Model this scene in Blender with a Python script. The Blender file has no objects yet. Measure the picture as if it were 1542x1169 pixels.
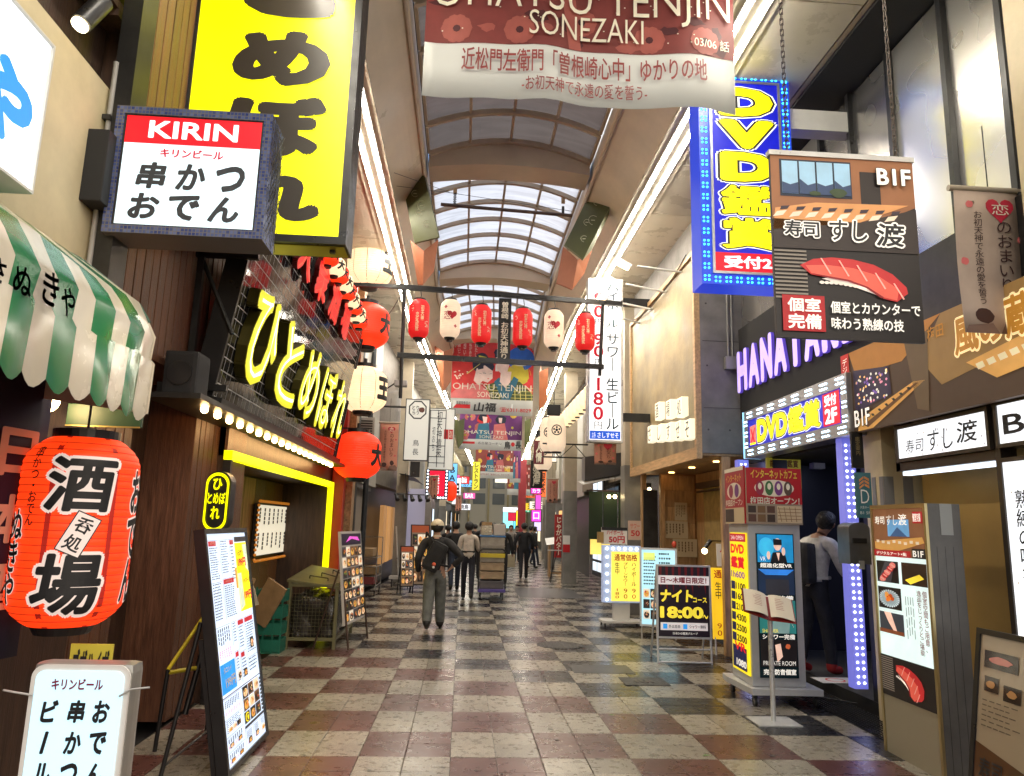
import bpy, bmesh, math, random
from mathutils import Vector, Matrix
random.seed(7)
SC = bpy.context.scene
COL = SC.collection
# ------------------------------------------------------------------ camera
F_PX, YAW, PIT, ROLL, CAMH = 1115.0, .0609, .1822, .0267, 1.62
fw = Vector((math.sin(YAW)*math.cos(PIT), math.cos(YAW)*math.cos(PIT), math.sin(PIT)))
r0 = Vector((math.cos(YAW), -math.sin(YAW), 0)); u0 = r0.cross(fw)
RT = r0*math.cos(ROLL)+u0*math.sin(ROLL); UP = u0*math.cos(ROLL)-r0*math.sin(ROLL)
cd = bpy.data.cameras.new('camera'); cam = bpy.data.objects.new('camera', cd); COL.objects.link(cam)
cd.sensor_width = 36; cd.lens = 36*F_PX/1542; cd.clip_start = .05; cd.clip_end = 500
cam.matrix_world = Matrix(((RT.x, UP.x, -fw.x, 0), (RT.y, UP.y, -fw.y, 0), (RT.z, UP.z, -fw.z, CAMH), (0, 0, 0, 1)))
SC.camera = cam
# ------------------------------------------------------------------ sky, sun, exposure
W = bpy.data.worlds.new('World'); SC.world = W; W.use_nodes = True
nt = W.node_tree; bg = nt.nodes['Background']
sky = nt.nodes.new('ShaderNodeTexSky'); sky.sky_type = 'NISHITA'; sky.sun_disc = False
sky.sun_elevation = math.radians(34); sky.sun_rotation = math.radians(150); sky.dust_density = 3
nt.links.new(sky.outputs[0], bg.inputs[0]); bg.inputs[1].default_value = .15
sl = bpy.data.lights.new('sun', 'SUN'); sl.energy = 1.5; sl.angle = math.radians(14); sl.color = (1, .97, .93)
so = bpy.data.objects.new('sun', sl); COL.objects.link(so)
so.rotation_euler = (math.radians(56), 0, math.radians(180-150+180))
SC.view_settings.view_transform = 'Standard'; SC.view_settings.look = 'None'
SC.view_settings.exposure = .38; SC.view_settings.gamma = 1; SC.view_settings.use_curve_mapping = False
cy = SC.cycles; cy.max_bounces = 6; cy.diffuse_bounces = 3; cy.glossy_bounces = 3; cy.transmission_bounces = 4
cy.transparent_max_bounces = 6; cy.use_denoising = True; cy.sample_clamp_indirect = 4; cy.caustics_reflective = False; cy.caustics_refractive = False
try: cy.use_light_tree = True
except Exception: pass

def P(px, py, X=None, Y=None, Z=None):
    d = fw+RT*((px-771)/F_PX)-UP*((py-584.5)/F_PX)
    t = X/d.x if X is not None else (Y/d.y if Y is not None else (Z-CAMH)/d.z)
    return Vector((0, 0, CAMH))+d*t
def bend(y): return max(0, y-16)*.048
# ------------------------------------------------------------------ materials
MATS = {}
def mat(name, col, rough=.6, metal=0, emit=0, ecol=None, noise=0, nscale=8, bump=0, bscale=40, stretch=None, spec=.5, rnoise=0, trans=0, coat=0, grain=0, detail=8, grime=0):
    if name in MATS: return MATS[name]
    m = bpy.data.materials.new(name); MATS[name] = m; m.use_nodes = True
    n = m.node_tree; b = n.nodes['Principled BSDF']; L = n.links.new
    c4 = (*col, 1)
    b.inputs['Base Color'].default_value = c4; b.inputs['Roughness'].default_value = rough
    b.inputs['Metallic'].default_value = metal; b.inputs['Specular IOR Level'].default_value = spec
    if coat: b.inputs['Coat Weight'].default_value = coat; b.inputs['Coat Roughness'].default_value = .12
    if trans: b.inputs['Transmission Weight'].default_value = trans
    if emit:
        b.inputs['Emission Color'].default_value = (*(ecol or col), 1); b.inputs['Emission Strength'].default_value = emit
        m.cycles.emission_sampling = 'FRONT' if emit > 2 else 'AUTO'
    if noise or bump or rnoise:
        tc = n.nodes.new('ShaderNodeTexCoord'); mp = n.nodes.new('ShaderNodeMapping'); L(tc.outputs['Object'], mp.inputs[0])
        if stretch: mp.inputs['Scale'].default_value = stretch
        oi = n.nodes.new('ShaderNodeObjectInfo')
        ad = n.nodes.new('ShaderNodeVectorMath'); ad.operation = 'ADD'; L(mp.outputs[0], ad.inputs[0])
        mu = n.nodes.new('ShaderNodeMath'); mu.operation = 'MULTIPLY'; mu.inputs[1].default_value = 37; L(oi.outputs['Random'], mu.inputs[0])
        L(mu.outputs[0], ad.inputs[1])
        nz = n.nodes.new('ShaderNodeTexNoise'); nz.inputs['Scale'].default_value = nscale; nz.inputs['Detail'].default_value = detail; nz.inputs['Roughness'].default_value = .6
        L(ad.outputs[0], nz.inputs['Vector'])
        if noise:
            cr = n.nodes.new('ShaderNodeValToRGB'); L(nz.outputs[0], cr.inputs[0])
            lo = tuple(max(0, c*(1-noise)) for c in col); hi = tuple(min(1, c*(1+noise)) for c in col)
            cr.color_ramp.elements[0].position = .3; cr.color_ramp.elements[0].color = (*lo, 1)
            cr.color_ramp.elements[1].position = .7; cr.color_ramp.elements[1].color = (*hi, 1)
            out = cr.outputs[0]
            if grain:
                n2 = n.nodes.new('ShaderNodeTexNoise'); n2.inputs['Scale'].default_value = grain; n2.inputs['Detail'].default_value = 2; L(ad.outputs[0], n2.inputs['Vector'])
                r2 = n.nodes.new('ShaderNodeValToRGB'); r2.color_ramp.elements[0].position = .38; r2.color_ramp.elements[0].color = (.45, .43, .4, 1); r2.color_ramp.elements[1].position = .62; r2.color_ramp.elements[1].color = (1.15, 1.13, 1.1, 1)
                L(n2.outputs[0], r2.inputs[0]); mx = n.nodes.new('ShaderNodeMix'); mx.data_type = 'RGBA'; mx.blend_type = 'MULTIPLY'; mx.inputs[0].default_value = 1
                L(out, mx.inputs[6]); L(r2.outputs[0], mx.inputs[7]); out = mx.outputs[2]
            if grime:
                ge = n.nodes.new('ShaderNodeNewGeometry'); n4 = n.nodes.new('ShaderNodeTexNoise'); n4.inputs['Scale'].default_value = 1.1; n4.inputs['Detail'].default_value = 7; n4.inputs['Roughness'].default_value = .7; L(ge.outputs['Position'], n4.inputs['Vector'])
                r4 = n.nodes.new('ShaderNodeValToRGB'); r4.color_ramp.elements[0].position = .36; r4.color_ramp.elements[0].color = (1-grime, 1-grime*1.05, 1-grime*1.15, 1); r4.color_ramp.elements[1].position = .62; r4.color_ramp.elements[1].color = (1.05, 1.04, 1.02, 1)
                L(n4.outputs[0], r4.inputs[0]); m4 = n.nodes.new('ShaderNodeMix'); m4.data_type = 'RGBA'; m4.blend_type = 'MULTIPLY'; m4.inputs[0].default_value = 1; L(out, m4.inputs[6]); L(r4.outputs[0], m4.inputs[7]); out = m4.outputs[2]
            hs = n.nodes.new('ShaderNodeHueSaturation'); L(out, hs.inputs['Color'])
            mr = n.nodes.new('ShaderNodeMapRange'); mr.inputs[3].default_value = .82; mr.inputs[4].default_value = 1.15; L(oi.outputs['Random'], mr.inputs[0]); L(mr.outputs[0], hs.inputs['Value'])
            L(hs.outputs[0], b.inputs['Base Color'])
        if rnoise:
            mr = n.nodes.new('ShaderNodeMapRange'); mr.inputs[3].default_value = max(.03, rough-rnoise); mr.inputs[4].default_value = min(1, rough+rnoise)
            mr.inputs[1].default_value = .3; mr.inputs[2].default_value = .7
            L(nz.outputs[0], mr.inputs[0]); L(mr.outputs[0], b.inputs['Roughness'])
        if bump:
            n3 = n.nodes.new('ShaderNodeTexNoise'); n3.inputs['Scale'].default_value = bscale; n3.inputs['Detail'].default_value = 4; L(ad.outputs[0], n3.inputs['Vector'])
            bp = n.nodes.new('ShaderNodeBump'); bp.inputs['Strength'].default_value = bump; bp.inputs['Distance'].default_value = .02
            L(n3.outputs[0], bp.inputs['Height']); L(bp.outputs[0], b.inputs['Normal'])
    return m
def hexc(r, g, b):  # sRGB 0-255 -> linear
    f = lambda c: (c/255/12.92) if c/255 <= .04045 else ((c/255+.055)/1.055)**2.4
    return (f(r), f(g), f(b))
def vary(m, e, lo=.84, hi=1.08, sc=2.6):   # uneven backlight and grime on lit films
    if m.get('varied'): return m
    m['varied'] = 1; n = m.node_tree; L = n.links.new; tc = n.nodes.new('ShaderNodeTexCoord'); nz = n.nodes.new('ShaderNodeTexNoise'); nz.inputs['Scale'].default_value = sc; nz.inputs['Detail'].default_value = 6; nz.inputs['Roughness'].default_value = .62; L(tc.outputs['Object'], nz.inputs[0])
    mr = n.nodes.new('ShaderNodeMapRange'); mr.inputs[1].default_value = .32; mr.inputs[2].default_value = .62; mr.inputs[3].default_value = e*lo; mr.inputs[4].default_value = e*hi; L(nz.outputs[0], mr.inputs[0]); L(mr.outputs[0], n.nodes['Principled BSDF'].inputs['Emission Strength']); return m
def glow(name, rgb, s=1.0, base=None):
    c = hexc(*rgb)
    m = mat(name, tuple(x*.5 for x in c), .35, emit=s, ecol=c)
    return vary(m, s) if s < 1.3 else m
def paint(name, rgb, rough=.5, **k): return mat(name, hexc(*rgb), rough, **k)

BLACK = mat('black_paint', (.012, .012, .013), .35, rnoise=.1)
MATTE = mat('matte_black', (.01, .01, .011), .8)
DARK = mat('dark_metal', (.035, .034, .033), .4, .6, noise=.3, nscale=6)
ALU = mat('aluminium', (.60, .60, .58), .34, .45, noise=.15, nscale=5, rnoise=.1)
WHITE = mat('white_paint', (.72, .71, .68), .45, noise=.08, nscale=3)
CREAM = mat('cream_panel', (.60, .50, .37), .38, noise=.12, nscale=1.6, rnoise=.12, bump=.03, bscale=3)
CREAMP = mat('cream_soffit', (.66, .60, .48), .3, noise=.1, nscale=2, rnoise=.1)
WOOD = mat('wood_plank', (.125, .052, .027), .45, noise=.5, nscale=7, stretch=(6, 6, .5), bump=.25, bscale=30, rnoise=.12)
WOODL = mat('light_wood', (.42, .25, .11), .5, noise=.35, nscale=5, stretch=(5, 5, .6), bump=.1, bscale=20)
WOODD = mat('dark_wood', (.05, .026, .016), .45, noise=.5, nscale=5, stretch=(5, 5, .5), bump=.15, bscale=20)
CONC = mat('concrete', (.19, .175, .16), .7, noise=.35, nscale=2.2, bump=.15, bscale=14)
GREYW = mat('grey_wall', (.42, .41, .39), .6, noise=.2, nscale=2, bump=.06, bscale=9)
STEEL = mat('stainless_panel', (.66, .64, .60), .27, .95, noise=.06, nscale=.9, rnoise=.07, bump=.015, bscale=1.2, detail=2)
INK = mat('black_ink', (.012, .012, .014), .5)
BRUSH = mat('brush_black', (.008, .008, .01), .6)
RED = mat('red_print', hexc(196, 22, 30), .5)
PAPERW = mat('white_print', hexc(235, 232, 225), .6)

# ------------------------------------------------------------------ mesh builder
class MB:
    def __init__(s): s.v = []; s.f = []; s.m = []; s.sm = []
    def add(s, vs, fs, m=0, smooth=False):
        o = len(s.v); s.v += [tuple(v) for v in vs]
        for f in fs: s.f.append([o+i for i in f]); s.m.append(m); s.sm.append(smooth)
        return s
    def box(s, x0, x1, y0, y1, z0, z1, m=0, bv=0):
        if bv:
            b = bmesh.new(); bmesh.ops.create_cube(b, size=1)
            for v in b.verts: v.co = Vector(((x0+x1)/2+v.co.x*(x1-x0), (y0+y1)/2+v.co.y*(y1-y0), (z0+z1)/2+v.co.z*(z1-z0)))
            bmesh.ops.bevel(b, geom=b.edges[:], offset=bv, segments=2, profile=.7, affect='EDGES')
            b.verts.index_update(); s.add([v.co for v in b.verts], [[v.index for v in f.verts] for f in b.faces], m); b.free(); return s
        return s.add([(x0, y0, z0), (x1, y0, z0), (x1, y1, z0), (x0, y1, z0), (x0, y0, z1), (x1, y0, z1), (x1, y1, z1), (x0, y1, z1)],
              [(0, 3, 2, 1), (4, 5, 6, 7), (0, 1, 5, 4), (1, 2, 6, 5), (2, 3, 7, 6), (3, 0, 4, 7)], m)
    def tube(s, p, q, r, n=10, m=0, r2=None, cap=True):
        p, q = Vector(p), Vector(q); d = (q-p); 
        if d.length < 1e-6: return s
        d.normalize(); a = d.orthogonal().normalized(); b = d.cross(a); r2 = r if r2 is None else r2
        vs = []
        for c, rr in ((p, r), (q, r2)):
            for i in range(n):
                t = 2*math.pi*i/n; vs.append(c+a*(math.cos(t)*rr)+b*(math.sin(t)*rr))
        fs = [(i, (i+1) % n, n+(i+1) % n, n+i) for i in range(n)]
        s.add(vs, fs, m, True)
        if cap: s.add(vs, [tuple(range(n-1, -1, -1)), tuple(range(n, 2*n))], m)
        return s
    def path(s, pts, r, n=8, m=0):
        for a, b in zip(pts, pts[1:]): s.tube(a, b, r, n, m)
        return s
    def lathe(s, prof, c=(0, 0, 0), n=32, m=0, sx=1, sy=1, smooth=True):
        vs = []; k = len(prof)
        for (r, z) in prof:
            for i in range(n):
                t = 2*math.pi*i/n; vs.append((c[0]+r*sx*math.cos(t), c[1]+r*sy*math.sin(t), c[2]+z))
        fs = [(j*n+i, j*n+(i+1) % n, (j+1)*n+(i+1) % n, (j+1)*n+i) for j in range(k-1) for i in range(n)]
        s.add(vs, fs, m, smooth); return s
    def sphere(s, c, r, m=0, n=16, sz=1, sy=1):
        k = n//2+1
        return s.lathe([(max(1e-4, r*math.sin(math.pi*j/k)), -r*sz*math.cos(math.pi*j/k)) for j in range(k+1)], c, n, m, 1, sy)
    def prism(s, poly, y0, y1, m=0):   # polygon in xz, extruded along y
        n = len(poly); vs = [(x, y0, z) for x, z in poly]+[(x, y1, z) for x, z in poly]
        fs = [tuple(range(n)), tuple(range(2*n-1, n-1, -1))]+[(i, i+n, (i+1) % n+n, (i+1) % n) for i in range(n)]
        return s.add(vs, fs, m)
    def xform(s, M):
        s.v = [tuple(M @ Vector(v)) for v in s.v]; return s
    def mesh(s, name, mats):
        me = bpy.data.meshes.new(name); me.from_pydata(s.v, [], s.f)
        for m in (mats if isinstance(mats, (list, tuple)) else [mats]): me.materials.append(m)
        me.polygons.foreach_set('material_index', s.m); me.polygons.foreach_set('use_smooth', s.sm); me.update(); return me
    def build(s, name, mats, parent=None, loc=(0, 0, 0), **t):
        o = bpy.data.objects.new(name, s.mesh(name, mats)); COL.objects.link(o); o.location = loc
        if parent: o.parent = parent
        if t: tag(o, **t)
        return o
def tag(o, label=None, cat=None, group=None, kind=None):
    if label: o['label'] = label
    if cat: o['category'] = cat
    if group: o['group'] = group
    if kind: o['kind'] = kind
    return o
def thing(name, label, cat, loc=(0, 0, 0), rz=0, group=None, tilt=0):
    o = bpy.data.objects.new(name, None); COL.objects.link(o); o.location = loc; o.rotation_mode = 'XYZ'
    o.rotation_euler = (tilt, 0, rz); o.empty_display_size = .2
    return tag(o, label, cat, group)
def copy_tree(o, parent=None):
    c = o.copy(); COL.objects.link(c); c.parent = parent
    for ch in o.children: copy_tree(ch, c)
    return c
def kids(o): return list(o.children)
# ------------------------------------------------------------------ lettering
def text_bm(s, off=0, shear=0, ext=0, vertical=False, gap=.95, res=3):
    c = bpy.data.curves.new('lettering', 'FONT')
    if vertical: s = '\n'.join({'ー': '｜', '～': '｜', '-': '｜', '「': '﹁', '」': '﹂'}.get(ch, ch) for ch in s); c.space_line = gap
    c.body = s; c.offset = min(off, 0) if off < 0 else min(off, .006); c.resolution_u = res; c.shear = shear; c.extrude = ext; c.align_x = 'CENTER'
    o = bpy.data.objects.new('lettering', c); COL.objects.link(o)
    dg = bpy.context.evaluated_depsgraph_get(); me = bpy.data.meshes.new_from_object(o.evaluated_get(dg))
    bpy.data.objects.remove(o); bpy.data.curves.remove(c)
    r = off-.006
    if r > .001:   # embolden with shifted layers: robust for dense characters
        n = 8 if r < .05 else 12; vs = [v.co.copy() for v in me.vertices]; fs = [tuple(p.vertices) for p in me.polygons]; V, F_ = [], []
        for i in range(n+1):
            a = 2*math.pi*i/n; d = Vector((r*math.cos(a), r*math.sin(a), i*.00007)) if i < n else Vector((0, 0, n*.00007)); o_ = len(V)
            V += [tuple(p+d) for p in vs]; F_ += [tuple(o_+k for k in f) for f in fs]
        m2 = bpy.data.meshes.new('lettering'); m2.from_pydata(V, [], F_); m2.update(); bpy.data.meshes.remove(me); me = m2
    return me
def bbox(me):
    xs = [v.co.x for v in me.vertices] or [0, 1]; ys = [v.co.y for v in me.vertices] or [0, 1]
    return min(xs), max(xs), min(ys), max(ys)
def letter(s, x0, x1, z0, z1, mt, parent, y=-.006, off=0, outline=(), vertical=False, shear=0, ext=0, name='lettering', warp=None, res=3, rot=0, gap=.95):
    """fit a line of text into a rectangle of the local x-z plane, facing -y"""
    base = text_bm(s, off, shear, ext, vertical, gap, res); a, b, c, d = bbox(base)
    sx = (x1-x0)/max(1e-6, b-a); sz = (z1-z0)/max(1e-6, d-c)
    outs = []
    jobs = [(base, mt, 0)]+[(text_bm(s, off+oo, shear, 0, vertical, gap, res), mm, i+1) for i, (oo, mm) in enumerate(outline)]
    for me, mm, i in jobs:
        cx, cz = (x0+x1)/2, (z0+z1)/2
        for v in me.vertices:
            X = x0+(v.co.x-a)*sx; Z = z0+(v.co.y-c)*sz; Y = y+i*.0022-v.co.z
            if rot: X, Z = cx+(X-cx)*math.cos(rot)-(Z-cz)*math.sin(rot), cz+(X-cx)*math.sin(rot)+(Z-cz)*math.cos(rot)
            p = Vector((X, Y, Z))
            v.co = warp(p) if warp else p
        me.materials.clear(); me.materials.append(mm); me.name = name
        o = bpy.data.objects.new(name if i == 0 else name+'_outline', me); COL.objects.link(o); o.parent = parent; outs.append(o)
    return outs
class Board:
    """flat face w x h of a thing; u,v run 0..1 from its top left; facing local -y; origin bottom centre at height z0"""
    def __init__(s, th, w, h, z0=0, y=0, xc=0): s.t, s.w, s.h, s.z0, s.y, s.xc = th, w, h, z0, y, xc; s.pr = {}
    def X(s, u): return s.xc-s.w/2+u*s.w
    def Z(s, v): return s.z0+s.h*(1-v)
    def poly(s, pts, mt, layer=1):
        mb = s.pr.setdefault(mt.name, (MB(), mt))[0]; y = s.y-.002*layer
        mb.add([(s.X(u), y, s.Z(v)) for u, v in pts], [tuple(range(len(pts)))])
    def rect(s, u0, v0, u1, v1, mt, layer=1): s.poly([(u0, v0), (u0, v1), (u1, v1), (u1, v0)], mt, layer)
    def oval(s, u, v, ru, rv, mt, layer=1, n=20, a0=0, a1=2*math.pi): s.poly([(u+ru*math.cos(a0+(a1-a0)*i/n), v+rv*math.sin(a0+(a1-a0)*i/n)) for i in range(n)], mt, layer)
    def blob(s, u, v, ru, rv, mt, layer=1, n=14, j=.25, rnd=random):
        s.poly([(u+ru*(1-j*rnd.random())*math.cos(2*math.pi*i/n), v+rv*(1-j*rnd.random())*math.sin(2*math.pi*i/n)) for i in range(n)], mt, layer)
    def food(s, u0, v0, u1, v1, layer=3, rnd=random):
        s.rect(u0, v0, u1, v1, rnd.choice(FBG()), layer); cu, cv = (u0+u1)/2, (v0+v1)/2; ru, rv = (u1-u0)/2, (v1-v0)/2; c = FCOL()
        s.blob(cu, cv+rv*.1, ru*.85, rv*.75, rnd.choice(c[4:]), layer+1, 12, .1, rnd)
        for q in range(7): s.blob(cu+ru*rnd.uniform(-.4, .4), cv+rv*rnd.uniform(-.45, .35), ru*rnd.uniform(.12, .42), rv*rnd.uniform(.12, .4), rnd.choice(c), layer+2+q % 3, 8, .6, rnd)
    def lines(s, u0, v0, u1, v1, n, mt, layer=2, vert=False, fill=.5, jag=.25):
        for i in range(n):
            e = random.random()*jag
            if vert:
                a = u0+(u1-u0)*i/n; k = 4
                for j in range(k):
                    b0 = v0+(v1-v0)*(1-e)*j/k; s.rect(a, b0, a+(u1-u0)/n*fill, b0+(v1-v0)*(1-e)/k*.8, mt, layer)
            else:
                a = v0+(v1-v0)*i/n; k = 5
                for j in range(k):
                    b0 = u0+(u1-u0)*(1-e)*j/k; s.rect(b0, a, b0+(u1-u0)*(1-e)/k*random.uniform(.6, .9), a+(v1-v0)/n*fill, mt, layer)
    def text(s, st, u0, v0, u1, v1, mt, layer=3, **k):
        return letter(st, s.X(u0), s.X(u1), s.Z(v1), s.Z(v0), mt, s.t, y=s.y-.002*layer-(.004 if k.get('outline') else 0), **k)
    def done(s, name='print'):
        for mb, mt in s.pr.values():
            o = mb.build(name, mt, s.t)
            if len(mb.f) > 1: o['kind'] = 'stuff'
        s.pr = {}
def pr(nm, rgb, e=.28): return vary(mat(nm, hexc(*rgb), .5, emit=e, ecol=hexc(*rgb)), e, .7, 1.15, 7)
def FBG(): return [pr('plate_black', (34, 28, 26), .2), pr('plate_cream', (226, 214, 196), .45), pr('plate_wood', (120, 84, 54), .3), pr('plate_slate', (70, 70, 76), .3)]
def FCOL(): return [pr('food_orange', (206, 110, 50), .4), pr('food_brown', (130, 70, 40), .3), pr('food_red', (180, 50, 40), .4), pr('food_green', (110, 130, 60), .4), pr('food_gold', (226, 170, 80), .45), pr('food_cream', (226, 190, 150), .5), pr('food_dark', (70, 40, 30), .25)]
def lightbox(name, label, cat, loc, w, h, d, rz=0, fr=.03, frame=None, face=None, group=None, tilt=0, back=True, z0=0, base=None):
    t = base or thing(name, label, cat, loc, rz, group, tilt)
    f = MB(); frame = frame or DARK
    f.box(-w/2, w/2, .012, d, z0, z0+h)
    f.box(-w/2, -w/2+fr, -.012, .012, z0, z0+h); f.box(w/2-fr, w/2, -.012, .012, z0, z0+h)
    f.box(-w/2+fr, w/2-fr, -.012, .012, z0, z0+fr); f.box(-w/2+fr, w/2-fr, -.012, .012, z0+h-fr, z0+h)
    f.build('housing', frame, t)
    g = MB().box(-w/2+fr, w/2-fr, 0, .011, z0+fr, z0+h-fr); fc = g.build('face', face, t)
    return t, Board(fc, w-2*fr, h-2*fr, z0+fr, -.001)
def rY(px0, py0, px1, py1, Y):     # image rectangle on a plane across the street -> (base centre, w, h)
    a = P(px0, (py0+py1)/2, Y=Y); b = P(px1, (py0+py1)/2, Y=Y); c = P((px0+px1)/2, py0, Y=Y); d = P((px0+px1)/2, py1, Y=Y)
    return Vector(((a.x+b.x)/2, Y, d.z)), b.x-a.x, c.z-d.z
def rX(pxl, pxr, pyt, pyb, X, right=False):  # on a plane along the street; pyt/pyb measured at pxl (or pxr)
    q = pxr if right else pxl
    a = P(pxl, pyb, X=X); b = P(pxr, pyb, X=X); t = P(q, pyt, X=X); e = P(q, pyb, X=X)
    return Vector((X, (a.y+b.y)/2, e.z)), abs(b.y-a.y), t.z-e.z
LEFT, RIGHT = math.pi/2, -math.pi/2      # faces +X (on the left wall) / faces -X (on the right wall)
# ================================================================== PAVEMENT
B = .64; X0 = -.0365*B; Y0 = 8.76*B; T = B/2
XL, XR = X0-3.5*B, X0+6*B
LT = mat('granite_tile', (.345, .322, .272), .29, grime=.24, noise=.15, nscale=14, bump=.015, bscale=90, rnoise=.045, grain=130, detail=4)
RTM = mat('red_tile', (.100, .040, .033), .29, grime=.25, noise=.12, nscale=10, bump=.012, bscale=60, rnoise=.05, detail=3)
BT = mat('black_tile', (.015, .015, .018), .28, grime=.2, noise=.15, nscale=10, bump=.012, bscale=60, rnoise=.05, detail=3, spec=.4)
GROUT = mat('grout', (.06, .055, .045), .8)
pav = MB().box(XL-.02, XR+.02, -1, 16, -.12, -.012)
for y0, y1 in ((16, 90),): pav.add([(XL-.02, 16, -.012), (XR+.02, 16, -.012), (XR+.02+bend(90), 90, -.012), (XL-.02+bend(90), 90, -.012)], [(0, 1, 2, 3)])
pav = pav.build('pavement', GROUT); tag(pav, kind='structure')
gnd = MB().box(-300, 300, -300, 400, -.4, -.13).build('ground', mat('asphalt_ground', (.05, .05, .05), .9)); tag(gnd, kind='structure')
def tile_mesh(nm, m):
    g = .0022; return MB().box(g, T-g, g, T-g, -.03, 0, bv=.0035).mesh(nm, m)
TM = [tile_mesh('tile', m) for m in (LT, RTM, BT)]
rest = [MB(), MB(), MB()]
cells = []
for j in range(-18, 190):
    for i in range(-7, 12):
        y = Y0+j*T; x = X0+i*T; c, r = math.floor(i/2), math.floor(j/2)
        k = 0
        if (c+r) % 2: k = 2 if r+c >= 5 else 1
        if y < -.8 or y > 85: continue
        cells.append((j, i, x, y, k))
near = sorted([c for c in cells if c[3] > 4.2 and c[3] < 10.3], key=lambda c: c[3])[:300]
ns = set((c[0], c[1]) for c in near)
for j, i, x, y, k in cells:
    dz = random.uniform(-.0015, .0015)
    if (j, i) in ns:
        o = bpy.data.objects.new('tile', TM[k]); COL.objects.link(o); o.parent = pav; o.location = (x, y, dz)
    else:
        g = .0022; xb = x+bend(y); xc = bend(y+T)-bend(y)
        rest[k].add([(xb+g, y+g, dz), (xb+T-g, y+g, dz), (xb+T-g+xc, y+T-g, dz), (xb+g+xc, y+T-g, dz), (xb+g, y+g, -.014), (xb+T-g, y+g, -.014)], [(0, 1, 2, 3), (4, 5, 1, 0)])
rr = MB()
for k in range(3): rr.add(rest[k].v, rest[k].f, k)
tag(rr.build('tile_field', [LT, RTM, BT], pav), kind='stuff')
# drain covers
IRON = mat('cast_iron', (.045, .042, .04), .45, .5, noise=.4, nscale=20, bump=.5, bscale=60)
def manhole(px, py, r, label):
    c = P(px, py, Z=0); t = thing('manhole_cover', label, 'manhole cover', (c.x, c.y, 0))
    MB().lathe([(r, .0), (r, .006), (r*.93, .007), (r*.93, .004), (.001, .004)], n=36, smooth=False).build('rim', IRON, t)
    g = MB()
    for k in range(-5, 6):
        h = math.sqrt(max(0, (r*.88)**2-(k*r*.16)**2))
        if h > .02: g.box(k*r*.16-r*.05, k*r*.16+r*.05, -h, h, .004, .009)
    g.build('grip_bars', IRON, t)
manhole(843, 972, .32, 'round iron manhole cover in the checkered pavement ahead of the A-frame board')
manhole(612, 921, .25, 'small round iron cover far up the pavement left of the walking man in the cap')
c = P(970, 1027, Z=0); t = thing('drain_cover', 'square iron access cover set in the tiles in front of the A-frame board', 'drain cover', (c.x, c.y, 0))
g = MB().box(-.24, .24, -.2, .2, .001, .006); g.build('plate', IRON, t)
g = MB()
for a in range(4): g.box(-.1+.055*a, -.07+.055*a, -.06, .06, .006, .011)
g.build('grip_bars', mat('worn_iron', (.1, .085, .07), .4, .7), t)
gm = MB(); rn = random.Random(9)
for _ in range(420):
    gy = rn.uniform(4.3, 20); gx = rn.uniform(-2.1, 3.6); r = rn.uniform(.006, .022); n = 7
    gm.add([(gx+bend(gy)+r*rn.uniform(.6, 1.2)*math.cos(i*6.283/n), gy+r*rn.uniform(.6, 1.2)*math.sin(i*6.283/n), .0035) for i in range(n)], [tuple(range(n))])
tag(gm.build('gum_spots', mat('old_gum', (.05, .045, .04), .6), pav), kind='stuff')
for px, py, wx, wy in ((823, 893, 1.5, 2.6), (905, 1008, .7, .5), (700, 925, .9, .6)):
    c = P(px, py, Z=0); MB().box(c.x-wx/2, c.x+wx/2, c.y-wy/2, c.y+wy/2, -.01, .0042).build('repair_patch', mat('tar_patch', (.035, .035, .036), .38, noise=.25, nscale=9, bump=.1), pav)
LEAF = mat('leaf', (.10, .22, .03), .5)
for px, py, lb in ((1063, 1139, 'small green leaf lying on the wet tiles nearest the right foreground'), (921, 1078, 'small green leaf on a pale tile in mid pavement')):
    c = P(px, py, Z=0); MB().add([(-.03, 0, .004), (0, -.012, .008), (.035, 0, .005), (0, .014, .009)], [(0, 1, 2, 3)]).build('leaf', LEAF, loc=(c.x, c.y, 0), label=lb, cat='leaf')
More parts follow.
